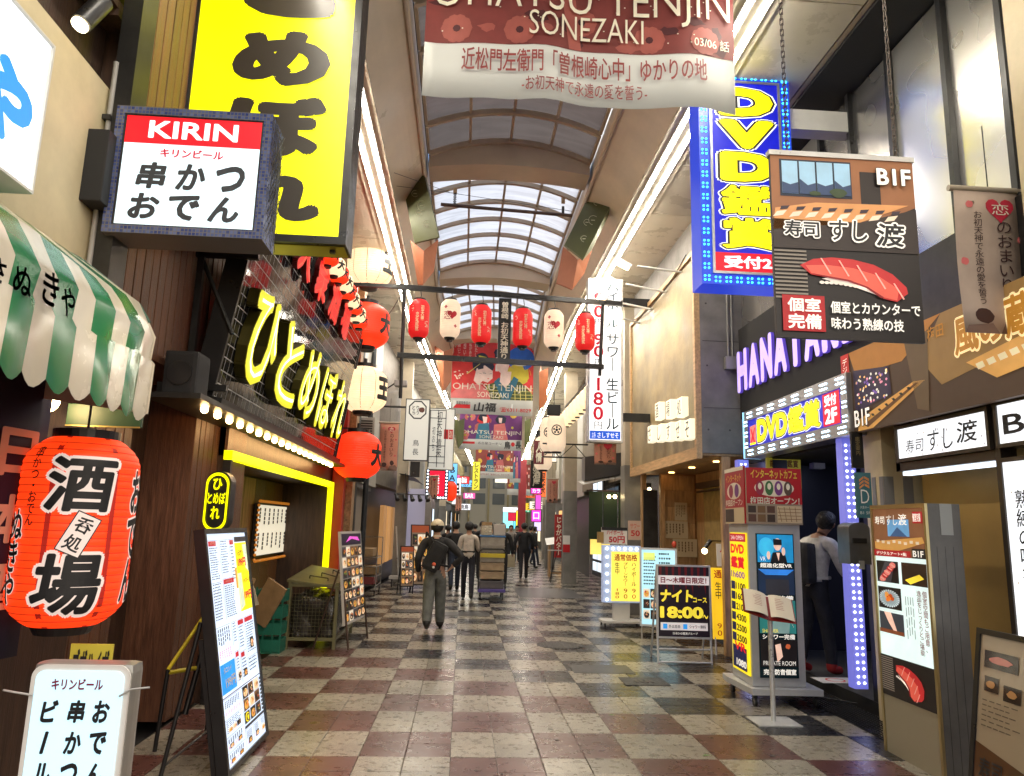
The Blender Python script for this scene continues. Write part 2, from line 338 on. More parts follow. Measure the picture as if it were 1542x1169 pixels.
# ================================================================== ROOF  (tube line z 6.1, glazing edge z 6.8)
ZT, ZG, GX0, GX1 = 6.10, 6.80, -.67, 1.64
GC = (GX0+GX1)/2; GH = (GX1-GX0)/2; RISE = .26
def garc(x): return ZG+RISE*(1-((x-GC)/GH)**2)
PANE = bpy.data.materials.new('roof_polycarbonate'); PANE.use_nodes = True
def pane_mat(m, col, mixv):
    n = m.node_tree; n.nodes.clear(); o = n.nodes.new('ShaderNodeOutputMaterial'); tr = n.nodes.new('ShaderNodeBsdfTranslucent'); tp = n.nodes.new('ShaderNodeBsdfTransparent'); mx = n.nodes.new('ShaderNodeMixShader'); gl = n.nodes.new('ShaderNodeBsdfGlossy'); m2 = n.nodes.new('ShaderNodeMixShader')
    tc = n.nodes.new('ShaderNodeTexCoord'); nz = n.nodes.new('ShaderNodeTexNoise'); nz.inputs['Scale'].default_value = 1.6; nz.inputs['Detail'].default_value = 8; nz.inputs['Distortion'].default_value = 1
    mp = n.nodes.new('ShaderNodeMapping'); mp.inputs['Scale'].default_value = (.7, 3.5, 1); n.links.new(tc.outputs['Object'], mp.inputs[0]); n.links.new(mp.outputs[0], nz.inputs['Vector'])
    cr = n.nodes.new('ShaderNodeValToRGB'); cr.color_ramp.elements[0].position = .36; cr.color_ramp.elements[1].position = .62
    cr.color_ramp.elements[0].color = (*[c*.8 for c in col], 1); cr.color_ramp.elements[1].color = (*col, 1)
    L = n.links.new; L(nz.outputs[0], cr.inputs[0]); L(cr.outputs[0], tr.inputs[0]); tp.inputs[0].default_value = (*col, 1); mx.inputs[0].default_value = mixv
    L(tr.outputs[0], mx.inputs[1]); L(tp.outputs[0], mx.inputs[2]); gl.inputs['Roughness'].default_value = .2; gl.inputs[0].default_value = (.8, .8, .8, 1); m2.inputs[0].default_value = .06; L(mx.outputs[0], m2.inputs[1]); L(gl.outputs[0], m2.inputs[2]); L(m2.outputs[0], o.inputs[0])
pane_mat(PANE, (.95, .96, .97), .0)
PANED = bpy.data.materials.new('dark_roof_glass'); PANED.use_nodes = True; pane_mat(PANED, (.17, .14, .12), .05)  # darker, browner panes for the near bays
MULL = mat('roof_mullion', (.42, .33, .24), .45, noise=.15, nscale=4)
roof = thing('arcade_roof', 'arched translucent arcade roof with cream ribs over the shopping street', 'roof', (0, 0, 0))
secs = [(-.5, 4.6, 1), (5.15, 9.8, 1), (10.35, 14.75, 0), (15.3, 19.9, 0), (20.45, 25, 0), (25.55, 30.1, 0), (30.65, 35.2, 0), (35.8, 46, 0), (46.6, 60, 0)]
pm = {}
def skew(mb):  # follow the bend of the street
    mb.v = [(x+bend(y), y, z) for x, y, z in mb.v]; return mb
for (ya, yb, dark) in secs:
    nr = 6 if yb < 36 else 8
    for j in range(nr):
        y0 = ya+(yb-ya)*j/nr; y1 = ya+(yb-ya)*(j+1)/nr
        for i in range(4):
            m = MB(); xs = [GX0+(GX1-GX0)*(i+k/4)/4 for k in range(5)]
            for a, b_ in zip(xs, xs[1:]): m.add([(a, y0, garc(a)), (a, y1, garc(a)), (b_, y1, garc(b_)), (b_, y0, garc(b_))], [(0, 1, 2, 3)])
            if y0 > 36 or y1 < 4: pm.setdefault('far', MB()); f = pm['far']; f.add(skew(m).v, m.f); continue
            skew(m).build('roof_pane', PANED if dark else PANE, roof)
    mm = MB()
    for j in range(nr+1):
        y = ya+(yb-ya)*j/nr; xs = [GX0+(GX1-GX0)*k/16 for k in range(17)]
        for a, b_ in zip(xs, xs[1:]):
            mm.add([(a, y-.03, garc(a)-.005), (b_, y-.03, garc(b_)-.005), (b_, y-.03, garc(b_)-.075), (a, y-.03, garc(a)-.075), (a, y+.03, garc(a)-.005), (b_, y+.03, garc(b_)-.005), (b_, y+.03, garc(b_)-.075), (a, y+.03, garc(a)-.075)],
                   [(0, 1, 2, 3), (7, 6, 5, 4), (3, 2, 6, 7), (0, 4, 5, 1)])
    for i in range(5):
        x = GX0+(GX1-GX0)*i/4; z = garc(x)
        for j in range(nr): 
            y0 = ya+(yb-ya)*j/nr+.03; y1 = ya+(yb-ya)*(j+1)/nr-.03; mm.box(x-.018, x+.018, y0, y1, z-.05, z-.004)
    skew(mm).build('mullion_grid', MULL, roof)
    # cross beam after each bay
    cb = MB(); y0, y1 = yb+.03, yb+.55-.03; xs = [GX0+(GX1-GX0)*k/12 for k in range(13)]
    for a, b_ in zip(xs, xs[1:]):
        za, zb = garc(a)*.35+ZG*.65, garc(b_)*.35+ZG*.65
        cb.add([(a, y0, za-.22), (b_, y0, zb-.22), (b_, y1, zb-.22), (a, y1, za-.22), (a, y0, garc(a)+.05), (b_, y0, garc(b_)+.05), (b_, y1, garc(b_)+.05), (a, y1, garc(a)+.05)],
               [(0, 3, 2, 1), (0, 1, 5, 4), (2, 3, 7, 6), (4, 5, 6, 7)])
    skew(cb).build('cross_beam', CREAM, roof)
if 'far' in pm: tag(pm['far'].build('far_panes', PANE, roof), kind='stuff')
# sloping cream cheeks between the glazing and the lamp ledges, ledges, soffits
YE = 60
def strip(pts, name, m, y0=-1, y1=YE, parent=roof, th=0):
    k = MB(); ys = [y0, 16]+[16+i*4 for i in range(1, 12)] if y1 == YE else [y0, y1]
    ys = [y for y in ys if y0 <= y <= y1]
    for ya, yb in zip(ys, ys[1:]):
        for (xa, za), (xb, zb) in zip(pts, pts[1:]): k.add([(xa, ya, za), (xb, ya, zb), (xb, yb, zb), (xa, yb, za)], [(0, 1, 2, 3)])
    return skew(k).build(name, m, parent)
TLX, TRX = -1.24, 2.29
def cheek(x0, z0, x1, z1, sag):  # gently hollow
    return [(x0+(x1-x0)*t, z0+(z1-z0)*t+sag*math.sin(math.pi*t)) for t in [i/8 for i in range(9)]]
strip(cheek(TLX+.10, ZT+.03, GX0-.04, ZG-.22, .05)+[(GX0-.04, ZG+.05)], 'cheek_panel', CREAM)
strip(cheek(TRX-.10, ZT+.03, GX1+.04, ZG-.22, .05)+[(GX1+.04, ZG+.05)], 'cheek_panel', CREAM)
for x in (GX0-.075, GX1+.075):
    r = MB()
    ys = [-1, 16]+[20+4*i for i in range(11)]
    for a, b_ in zip(ys, ys[1:]): r.tube((x+bend(a), a, ZG-.25), (x+bend(b_), b_, ZG-.25), .022, 8)
    r.build('edge_rail', MULL, roof)
TUBE = mat('fluorescent_tube', (1, 1, 1), .4, emit=62, ecol=(1.0, .92, .78))
for sx, x in ((-1, TLX), (1, TRX)):
    strip([(x-sx*.11, ZT+.05), (x-sx*.11, ZT-.0), (x+sx*.27, ZT), (x+sx*.27, ZT+.06)], 'lamp_ledge', CREAMP)
# fluorescent tubes: one thing per pair
nt_ = 0
ORD = ['behind the camera', 'above the camera', 'at the yellow sign', 'just past the yellow sign', 'at the first cross beam', 'at the lantern gantry', 'past the lantern gantry', 'at the second cross beam', 'before the octagon sign', 'over the white shirted man', 'before the kimono couple banner', 'past the kimono couple banner']
def ordn_(k): return ORD[k] if k < len(ORD) else 'in the far end, '+['first', 'second', 'third', 'fourth', 'fifth', 'sixth', 'seventh', 'eighth', 'ninth', 'tenth', 'eleventh', 'twelfth'][k-len(ORD)]
for k in range(-2, 22):
    ya = 4.5+2.42*k; yb = ya+2.38
    for sx, x in ((-1, TLX), (1, TRX)):
        side = 'left' if sx < 0 else 'right'
        t = thing('fluorescent_lamp', 'pair of fluorescent tubes on the %s lamp ledge %s' % (side, ordn_(k+2)), 'ceiling light', (x+bend(ya), ya, ZT-.03), 0, 'fluorescent lamps along the %s ledge' % side)
        dx = bend(yb)-bend(ya)
        for o in (0, .15):
            m = MB(); hv = [(.019*math.cos(a), -.019*math.sin(a)) for a in [math.pi*i/6 for i in range(7)]]
            m.add([(sx*o+p+q*dx, .03+q*2.32, z) for q in (0, 1) for p, z in hv], [(i, i+1, 8+i, 7+i) for i in range(6)]+[tuple(range(7))[::-1], tuple(range(7, 14))]); m.build('tube', TUBE, t)
            m = MB(); m.add([(sx*o-.036+q*dx+p, .0+q*2.37, z) for q in (0, 1) for p, z in ((0, .002), (.072, .002), (.072, .028), (0, .028))], [(0, 1, 2, 3), (7, 6, 5, 4), (0, 4, 5, 1), (1, 5, 6, 2), (2, 6, 7, 3), (3, 7, 4, 0)]); m.build('batten', WHITE, t)
            MB().box(sx*o-.03, sx*o+.03, -.005, .028, -.03, .0015).build('lamp_holder', WHITE, t)
# soffit panels beyond the tubes
for sx, x0, x1 in ((1, TRX+.27, 3.3), (-1, -2.35, TLX-.27)):
    for k in range(0, 16):
        y0 = 1.0+k*1.5
        m = MB(); g = .006
        y1 = y0+1.5
        m.add([(x0+g+bend(y0), y0+g, ZT+.02), (x1-g+bend(y0), y0+g, ZT+.02), (x1-g+bend(y1), y1-g, ZT+.02), (x0+g+bend(y1), y1-g, ZT+.02), (x0+g+bend(y0), y0+g, ZT+.05), (x1-g+bend(y0), y0+g, ZT+.05), (x1-g+bend(y1), y1-g, ZT+.05), (x0+g+bend(y1), y1-g, ZT+.05)], [(0, 3, 2, 1), (0, 1, 5, 4), (2, 3, 7, 6), (1, 2, 6, 5), (3, 0, 4, 7)])
        m.build('soffit_panel', CREAMP, roof)
    strip([(x0, ZT+.06), (x1, ZT+.06)], 'soffit_backing', DARK)
    strip([(x0, ZT+.03), (x1, ZT+.03)], 'soffit_far', CREAMP, y0=24.98)
strip([(3.3, ZT+.01), (3.35, ZT+.01), (3.35, ZT+.1)], 'soffit_trim', MULL)
# unseen outer shell, added so daylight only enters through the glazing
strip([(-6, ZT+.9), (GX0-.03, ZG+.06)], 'unseen_roof_shell', DARK); strip([(GX1+.03, ZG+.06), (9, ZT+.9)], 'unseen_roof_shell', DARK)
# hanging rail under the roof with chains
BRN = mat('brown_rail', (.10, .06, .045), .5, noise=.2)
bar = thing('banner_rail', 'empty brown banner rail hung on two chains below the bright arched skylight', 'rail', (0, 0, 0))
a = P(664, 308, Y=10.9); b_ = P(861, 325, Y=11.3)
MB().tube(a, b_, .028, 10).build('rail', BRN, bar)
for px, py, t_ in ((680, 262, .1), (848, 268, .93)):
    q = a.lerp(b_, t_); top = Vector((q.x+.0, q.y, ZG-.06)); m = MB(); n = 12
    for i in range(n):
        z0 = q.z+(top.z-q.z)*i/n; z1 = q.z+(top.z-q.z)*(i+1)/n
        e = .018
        if i % 2: m.path([(q.x-e, q.y, z0), (q.x-e, q.y, z1), (q.x+e, q.y, z1), (q.x+e, q.y, z0), (q.x-e, q.y, z0)], .006, 5)
        else: m.path([(q.x, q.y-e, z0), (q.x, q.y-e, z1), (q.x, q.y+e, z1), (q.x, q.y+e, z0), (q.x, q.y-e, z0)], .006, 5)
    m.build('chain', DARK, bar)
    MB().box(q.x-.03, q.x+.03, q.y-.02, q.y+.02, q.z+.2, q.z+.3, bv=.008).build('turnbuckle', WOODL, bar)
m = MB(); tl = Vector((a.x+.15, a.y, ZG-.1)); m.tube(tl, Vector((b_.x, b_.y, ZG-.12)), .004, 5)
m.tube(tl, Vector((TLX+.15, a.y-1.6, ZT+.1)), .004, 5); m.tube(tl+Vector((.03, 0, 0)), Vector((TLX+.15, a.y-1.2, ZT+.1)), .004, 5); m.build('stay_wire', DARK, bar)
# folded green and orange decorations on the cheeks
GRN = mat('olive_cloth', (.085, .095, .03), .6, noise=.15, nscale=3); ORG = mat('orange_cloth', (.42, .14, .06), .6, noise=.15, nscale=3); GOLD = mat('pale_print', (.5, .5, .35), .4)
def folded(name, label, pts, Y, mt, mid, group):
    # pts: image outline of two leaves that share the ridge 'mid' (top, bottom); the ridge stands nearer than the edges
    t = thing(name, label, 'decoration', (0, 0, 0), 0, group)
    (tA, bA), (tM, bM), (tB, bB) = pts
    def q(p, y): return P(p[0], p[1], Y=y)
    A0, A1, M0, M1, B0, B1 = q(tA, Y+.35), q(bA, Y+.35), q(tM, Y), q(bM, Y), q(tB, Y+.2), q(bB, Y+.2)
    th = Vector((0, .05, 0))
    for (p0, p1, r0_, r1_) in ((A0, A1, M0, M1), (M0, M1, B0, B1)):
        vs = [p0, r0_, r1_, p1]; vs += [v+th for v in vs]
        MB().add(vs, [(0, 1, 2, 3), (7, 6, 5, 4), (0, 4, 5, 1), (1, 5, 6, 2), (2, 6, 7, 3), (3, 7, 4, 0)]).build('panel', mt, t)
    return t, (A0, A1, M0, M1, B0, B1)
g1 = 'green and orange leaf shaped decorations on the roof cheeks'
D = [('left of the bright skylight, nearest', [((604, 266), (624, 366)), ((634, 243), (661, 357)), ((636, 241), (662, 356))], [((618, 362), (629, 428)), ((638, 378), (637, 428)), ((660, 361), (653, 408))], 10.0),
     ('right of the bright skylight, nearest', [((905, 257), (850, 369)), ((934, 281), (878, 391)), ((936, 285), (892, 375))], [((848, 372), (838, 426)), ((870, 391), (862, 436)), ((892, 377), (880, 412))], 10.3)]
for wh, gp, op, Y in D:
    t, q = folded('green_decoration', 'olive green folded panel with small pale crests %s' % wh, gp, Y, GRN, 0, g1)
    n = MB(); A0, A1, M0, M1, B0, B1 = q
    for k, tt in enumerate((.35, .55, .62, .8)):
        c = A0.lerp(A1, tt).lerp(M0.lerp(M1, tt), .45+.2*(k % 2))+Vector((0, -.02, 0)); r = .05 if k != 1 else .075
        for e in range(12):
            a1, a2 = e*math.pi/6, (e+1)*math.pi/6; n.tube(c+Vector((r*math.cos(a1), 0, r*math.sin(a1))), c+Vector((r*math.cos(a2), 0, r*math.sin(a2))), .004, 4)
        n.box(c.x-r*.5, c.x+r*.5, c.y-.003, c.y, c.z-.006, c.z+.006)
    n.build('crest', GOLD, t)
    folded('orange_decoration', 'orange folded leaf panel below the green one %s' % wh, op, Y+.3, ORG, 0, g1)
for (x, y, s, Y, side) in ((668, 560, 1, 19, 'left'), (1052-240, 590, -1, 19, 'right'), (690, 655, .7, 27, 'left'), (790, 655, -.7, 27, 'right')):
    w = abs(s)*14; folded('orange_decoration', '%s leaf panel on the %s roof cheek, %s' % ('brownish orange' if Y < 25 else 'dark olive', side, 'beside the kimono couple banner' if Y < 25 else 'beside the purple flower banner'), [((x-w*(1 if s > 0 else -.2), y-40*abs(s)), (x-w*.4*s, y+20*abs(s))), ((x, y-30*abs(s)), (x, y+30*abs(s))), ((x+w, y-36*abs(s)), (x+w*.8, y+14*abs(s)))], Y, ORG if Y < 25 else GRN, 0, g1)
# ================================================================== LEFT SIDE
LX = -2.3
def wallbox(name, label, x0, x1, y0, y1, z0, z1, m, cat='building'):
    t = thing(name, label, cat, ((x0+x1)/2, (y0+y1)/2, z0)); k = MB().box(x0-t.location.x, x1-t.location.x, y0-t.location.y, y1-t.location.y, 0, z1-z0); k.build('wall', m, t); return t
# --- cream udon shop (nearest left)
shop1 = wallbox('cream_shop_building', 'cream plastered shop front with a green striped awning at the near left', -5, LX, -1, 4.62, 0, P(143, 108, X=LX).z, mat('cream_plaster', (.66, .56, .35), .65, noise=.12, nscale=3, bump=.1, bscale=12))
ox, oy = shop1.location.x, shop1.location.y
MB().box(LX-ox+.002, LX-ox+.04, -1-oy, 3.3-oy, 0, 2.3).build('shop_front', mat('maroon_front', (.10, .025, .022), .5, noise=.3), shop1)
MB().box(LX-ox+.003, LX-ox+.06, 3.32-oy, 4.6-oy, 0, 2.3).build('side_panel', WOODD, shop1)
zc_ = P(143, 108, X=LX).z; MB().box(LX-ox-.4, LX-ox-.2, -1-oy, 4.62-oy, zc_+.002, 6.3).build('upper_boards', WOODD, shop1)
# white lit sign with blue character
qa = P(80, 70, X=-1.95); qb = P(46, 293, X=-1.95); w = 1.5; h = qa.z-qb.z; loc = Vector((-1.95, (qa.y+qb.y)/2-w/2, qb.z))
t, b = lightbox('shop_lightbox', 'big white lit sign box with one bold blue brush character at the top left', 'sign', loc, w, h, .28, LEFT, .012, WHITE, glow('sign_white', (250, 252, 252), 1.05))
BLU = mat('blue_print', hexc(0, 125, 245), .4, emit=.75, ecol=hexc(0, 125, 250))
ul = lambda px: 1-(loc.y+w/2-P(px, 170, X=-1.95).y)/w
vl = lambda py: (loc.z+h-P(25, py, X=-1.95).z)/h
b.text('や', ul(-60), vl(98), ul(50), vl(238), BLU, off=.06)
# wooden eave block with yellow lattice and spotlight
t = thing('wooden_eave', 'dark wooden eave corner with a yellow lattice edge above the lit beer sign', 'eave', (0, 0, 0))
a = P(218, 72, Y=4.75)
MB().box(LX-.3, a.x, 2.0, 4.75, a.z+.0, a.z+.05).box(LX-.3, a.x-.03, 2.0, 4.72, a.z+.052, a.z+.09).build('soffit_board', WOODD, t)
YEL = mat('yellow_lattice', (.42, .38, .03), .45)
m = MB()
for z in (.10, .16): m.box(a.x-.03, a.x+.005, 2.0, 4.76, a.z+z, a.z+z+.025)
for k in range(7): m.box(a.x-.025, a.x, 3.1+k*.28, 3.13+k*.28, a.z+.1, a.z+.9)
m.build('lattice', YEL, t)
m = MB()
for k in range(4): m.box(LX, a.x-.05, 3.3+k*.35, 3.36+k*.35, a.z-.05, a.z)
m.build('rafter', WOODD, t)
s = thing('spotlight', 'black cylindrical spotlight glowing under the eave at the top left', 'spotlight', P(122, 36, Y=3.9))
MB().tube((.05, .1, .22), (0, 0, 0), .055, 16).build('can', BLACK, s); MB().tube((-.001, -.002, -.004), (-.004, -.008, -.017), .046, 16).build('lens', glow('spot_warm', (255, 236, 190), 6), s)
MB().tube((.05, .1, .22), (.05, .1, .5), .02, 8).build('bracket', BLACK, s)
# dark duct box behind the beer sign
a = P(104, 300, Y=4.2); b_ = P(166, 195, Y=4.2)
t = thing('sign_support_box', 'dark box bracket carrying the beer sign off the wall', 'bracket', (a.x, 4.2, a.z))
MB().box(0, b_.x-a.x, 0, .35, 0, b_.z-a.z, bv=.01).build('box', MATTE, t); MB().box(.08, .2, .15, .35, -1.2, 0).box(.08, .2, .15, .35, b_.z-a.z, 1.6).build('post', DARK, t)
# --- wooden building (izakaya) with planks
t = thing('wall_conduit', 'thin grey conduit pipe with clips running down the cream plastered wall', 'pipe', (LX+.03, 4.35, 2.2)); MB().tube((0, 0, 0), (0, 0, 2.2), .016, 8).build('pipe', mat('grey_conduit', (.3, .29, .27), .5), t)
for k_ in range(4): MB().box(-.028, .02, -.03, .03, .3+k_*.5, .33+k_*.5).build('clip', DARK, t)
izk = thing('plank_clad_building', 'izakaya building clad in narrow brown vertical planks on the left', 'building', (LX, 5, 0))
MB().box(-2.5, -.03, -.38, .26, 0, 6.2).box(-2.5, -.03, .26, 1.45, 2.75, 6.2).box(-2.5, -.03, 1.45, 2.66, 0, 6.2).box(-2.5, -.03, 2.66, 7.5, 2.72, 6.2).box(-2.5, -.45, .26, 1.45, 0, 2.75).build('wall_core', WOODD, izk)
def planks(y0, y1, z0, z1, w=.118, x=-.03):
    n = max(1, round((y1-y0)/w)); w = (y1-y0)/n; key = round(z1-z0, 2)
    me = None
    for i in range(n):
        if me is None: me = MB().box(0, .026, .006, w-.006, 0, z1-z0, bv=.004).mesh('plank', WOOD)
        o = bpy.data.objects.new('plank', me); COL.objects.link(o); o.parent = izk; o.location = (x+random.uniform(0, .005), y0+i*w, z0)
planks(-.38, .26, 0, 6.1); planks(.26, 1.45, 2.78, 6.1); planks(1.45, 2.62, 0, 2.75); planks(1.45, 7.5, 2.76, 6.1)
# recessed dark door
for i in range(4):
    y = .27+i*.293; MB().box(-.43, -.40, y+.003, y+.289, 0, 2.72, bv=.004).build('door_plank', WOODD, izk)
MB().box(-.45, .03, .26, 1.45, 2.72, 2.78).box(-.45, -.005, .24, .262, 0, 2.72).box(-.45, -.005, 1.448, 1.47, 0, 2.72).build('door_frame', WOOD, izk)
# entrance bay with yellow neon frame
NEON = glow('yellow_neon', (248, 245, 0), 1.15)
fa = P(345, 685, X=-2.2); fb = P(497, 735, X=-2.2)
y0, y1, zt = fa.y-5, fb.y-5, (fa.z+fb.z)/2
MB().box(-2.5, -.7, 2.66, 7.5, 0, 2.72).build('inner_wall', WOODD, izk)
MB().box(-.7, .06, 2.62, y0, 0, 2.72).box(-.7, .06, y1+.02, 7.9, 0, 2.72).box(-.7, .06, y0, y1+.02, zt+.02, 2.72).build('bay_surround', WOODD, izk)
planks(2.64, y0-.02, 0, 2.70, x=.062)
for i in range(10):
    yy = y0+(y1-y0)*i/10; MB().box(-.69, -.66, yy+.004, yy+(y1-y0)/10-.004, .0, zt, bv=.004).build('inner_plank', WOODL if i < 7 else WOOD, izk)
nf = thing('neon_door_frame', 'yellow neon door frame glowing round the izakaya entrance', 'neon frame', (-2.2, 0, 0))
MB().box(-.03, .05, fa.y-.06, fb.y+.08, zt-.02, zt+.065).build('top_bar', NEON, nf)
MB().box(-.03, .05, fb.y-.05, fb.y+.08, 0, zt-.022).build('side_bar', NEON, nf)
MB().box(-.03, .04, fa.y-.06, fa.y, 0, zt-.022).build('side_post', BLACK, nf)
# menu light board with beads on the bay's inner wall
loc, w, h = rX(381, 432, 757, 840, -2.88)
t, b = lightbox('menu_board_lit', 'lit white menu sheet edged with orange beads inside the izakaya entrance', 'menu board', loc+Vector((.0, 0, 0)), w, h, .04, LEFT, .02, BLACK, mat('lit_paper', (.5, .48, .4), .6, emit=.55, ecol=(1, .9, .72)))
for r in range(2):
    b.lines(.05, .06+.5*r, .95, .42+.5*r, 7, INK, vert=True, fill=.3)
b.done()
bd = MB(); n = 26
for i in range(n):
    for z in (-.05, h+.03): bd.sphere((-w/2+w*i/(n-1), -.03, z), .022, 0, 8)
for i in range(12):
    for x in (-w/2-.04, w/2+.04): bd.sphere((x, -.03, -.03+h*i/11), .022, 0, 8)
tag(bd.build('bead_edging', mat('amber_bead', (.5, .16, .02), .25, emit=.25, ecol=(.9, .3, .03)), t), kind='stuff')
# electric box and switch
for px, py, s_, lb in ((463, 829, .09, 'small cream switch box on the wooden wall inside the neon door frame'), (466, 858, .14, 'larger cream junction box low on the wall behind the mesh bin')):
    c = P(px, py, X=-2.83); MB().box(0, .06, -s_, s_, -s_*.7, s_*.7, bv=.01).build('junction_box', mat('cream_plastic', (.45, .4, .3), .5), loc=c, label=lb, cat='junction box')
# --- big tiled neon sign board, leaning out at the top
zb = P(333, 604, X=-2.08).z; yl = P(318, 600, X=-2.08).y; yr = P(503, 700, X=-2.08).y; HB = 2.35; WB = yr-yl; LEAN = .155
sb = thing('neon_sign_board', 'leaning black tiled sign board with yellow neon hiragana and red neon characters', 'sign', (-2.08, (yl+yr)/2, zb), LEFT, tilt=LEAN)
MB().box(-WB/2, WB/2, .02, .14, 0, HB).build('board', BLACK, sb)
TG = mat('black_glazed_tile', (.016, .017, .02), .07, noise=.3, nscale=4, rnoise=.04); 
MB().box(-WB/2+.01, WB/2-.01, .0062, .02, .01, HB-.01).build('grout_bed', mat('pale_grout', (.5, .49, .46), .8), sb)
tl = MB(); ts = .113; nx = int((WB-.02)/ts); nz = int((HB-.02)/ts)
for i in range(nx):
    for j in range(nz):
        x, z = -WB/2+.012+i*ts, .012+j*ts; a_ = .0065; tl.add([(x+a_, .004+random.uniform(0, .0008), z+a_), (x+ts-a_, .004+random.uniform(0, .0008), z+a_), (x+ts-a_, .004+random.uniform(0, .0008), z+ts-a_), (x+a_, .004+random.uniform(0, .0008), z+ts-a_), (x, .012, z), (x+ts, .012, z), (x+ts, .012, z+ts), (x, .012, z+ts)],
              [(0, 1, 2, 3), (4, 5, 1, 0), (5, 6, 2, 1), (6, 7, 3, 2), (7, 4, 0, 3)])
tag(tl.build('glazed_tiles', TG, sb), kind='stuff')
MB().box(-WB/2-.03, WB/2+.03, -.10, .16, -.07, -.002).build('bottom_ledge', DARK, sb)
MB().box(-WB/2-.04, -WB/2-.002, -.02, .16, 0, HB).box(WB/2+.002, WB/2+.04, -.02, .16, 0, HB).build('edge_trim', BLACK, sb)
YG = mat('yellow_channel', (.55, .52, .02), .4, emit=.62, ecol=hexc(235, 230, 20)); YS = mat('channel_side', (.10, .085, .02), .3, .7)
NW = glow('neon_core', (255, 255, 170), 2.4); RG = mat('red_channel', (.35, .01, .01), .4, emit=.55, ecol=hexc(235, 15, 20)); RN = glow('red_neon_core', (255, 70, 45), 1.25)
n_ = 5; cw = WB*.80/n_
for i, ch in enumerate('ひとめぼれ'):
    x0 = -WB/2+WB*.035+i*cw*1.12; x1 = x0+cw*.96; z0, z1 = .22, 1.08
    L1 = letter(ch, x0, x1, z0, z1, YG, sb, y=-.105, off=.045, name='neon_letter')[0]
    L2 = letter(ch, x0, x1, z0, z1, YS, sb, y=-.052, off=.045, ext=.048, name='letter_channel')[0]
    L3 = letter(ch, x0+.07, x1-.07, z0+.07, z1-.07, NW, sb, y=-.116, off=-.022, name='neon_tube')[0]
for i, ch in enumerate('大衆酒場'):
    x0 = -WB/2+WB*.19+i*WB*.145; x1 = x0+WB*.10; z0, z1 = 1.55, 2.14
    MB().box(x0-.03, x1+.03, -.024, -.003, z0+.1, z1-.12).build('letter_box', BLACK, sb)
    letter(ch, x0, x1, z0, z1, RG, sb, y=-.08, off=.06, name='neon_letter'); letter(ch, x0+.02, x1-.02, z0+.02, z1-.02, RN, sb, y=-.092, off=-.025, name='neon_tube')
    letter(ch, x0, x1, z0, z1, mat('red_side', (.1, .004, .004), .3), sb, y=-.05, off=.06, ext=.025, name='letter_channel')
# steel bracket frame left of board and speaker
t = thing('sign_bracket', 'black steel bracket frame holding the near edge of the neon sign board', 'bracket', (0, 0, 0))
m = MB(); yy = yl-.02
for z in (2.62, 3.75, 4.7): m.box(LX, -1.95+(z-2.6)*.14, yy-.05, yy, z, z+.05)
m.box(LX+.02, LX+.07, yy-.05, yy, 2.6, 4.8); m.tube((LX+.04, yy-.02, 3.75), (-1.95, yy-.02, 3.1), .02, 6); m.build('frame', DARK, t)
MB().box(LX, -1.9, yl-.75, yr, zb-.14, zb-.10).build('shelf_bar', DARK, t)
c = P(281, 567, X=-2.1)
t = thing('wall_speaker', 'black loudspeaker box on the plank wall left of the neon sign board', 'speaker', c)
MB().box(-.12, .12, -.14, .14, -.17, .17, bv=.03).build('cabinet', MATTE, t); MB().tube((0, -.142, 0), (0, -.15, 0), .09, 20).build('grille', BLACK, t); MB().box(-.2, -.12, -.02, .02, -.2, -.05).build('mount', DARK, t)
# string of warm bulbs along the ledge
BULB = glow('warm_bulb', (255, 200, 130), 44)
t = thing('bulb_string', 'row of warm round bulbs hanging along the lower edge of the neon sign board', 'string lights', (-2.02, yl, zb-.1))
nb = 19
bm_ = MB().sphere((0, 0, -.055), .029, 0, 12).mesh('bulb', BULB); sm_ = MB().tube((0, 0, -.03), (0, 0, .03), .016, 8).mesh('socket', BLACK)
ya_ = P(311, 625, X=-2.0).y; yb_ = P(500, 706, X=-2.0).y
for i in range(nb):
    y = ya_+(yb_-ya_)*i/(nb-1)-yl
    for nm, me in (('bulb', bm_), ('socket', sm_)): o = bpy.data.objects.new(nm, me); COL.objects.link(o); o.parent = t; o.location = (0, y, 0)
MB().box(-.015, .015, ya_-yl-.1, yb_-yl+.1, .03, .05).build('cable_rail', BLACK, t)
# oval neon sign
loc, w, h = rY(309, 712, 344, 800, 6.35)
t = thing('oval_neon_sign', 'black oval sign with a yellow neon ring and hiragana left of the izakaya door', 'sign', (loc.x, 6.35, loc.z))
m = MB()
def stadium(w, h, n=16): 
    r = w/2; return [(r*math.cos(math.pi*i/n), h-r+r*math.sin(math.pi*i/n)) for i in range(n+1)]+[(r*math.cos(math.pi+math.pi*i/n), r+r*math.sin(math.pi+math.pi*i/n)) for i in range(n+1)]
m.prism(stadium(w*1.1, h*1.03), 0, .14); m.build('body', BLACK, t)
o1, o2 = stadium(w, h), [(x*.82, h/2+(z-h/2)*.9) for x, z in stadium(w, h)]
m = MB(); k = len(o1); m.add([(x, -.02, z) for x, z in o1]+[(x, -.02, z) for x, z in o2], [(i, (i+1) % k, k+(i+1) % k, k+i) for i in range(k)]); m.build('neon_ring', NEON, t)
letter('ひ', -w*.2, w*.2, h*.70, h*.90, NEON, t, y=-.02, off=.03); letter('とめぼ', -w*.38, w*.38, h*.46, h*.66, NEON, t, y=-.02, off=.02); letter('れ', -w*.2, w*.2, h*.2, h*.42, NEON, t, y=-.02, off=.03)
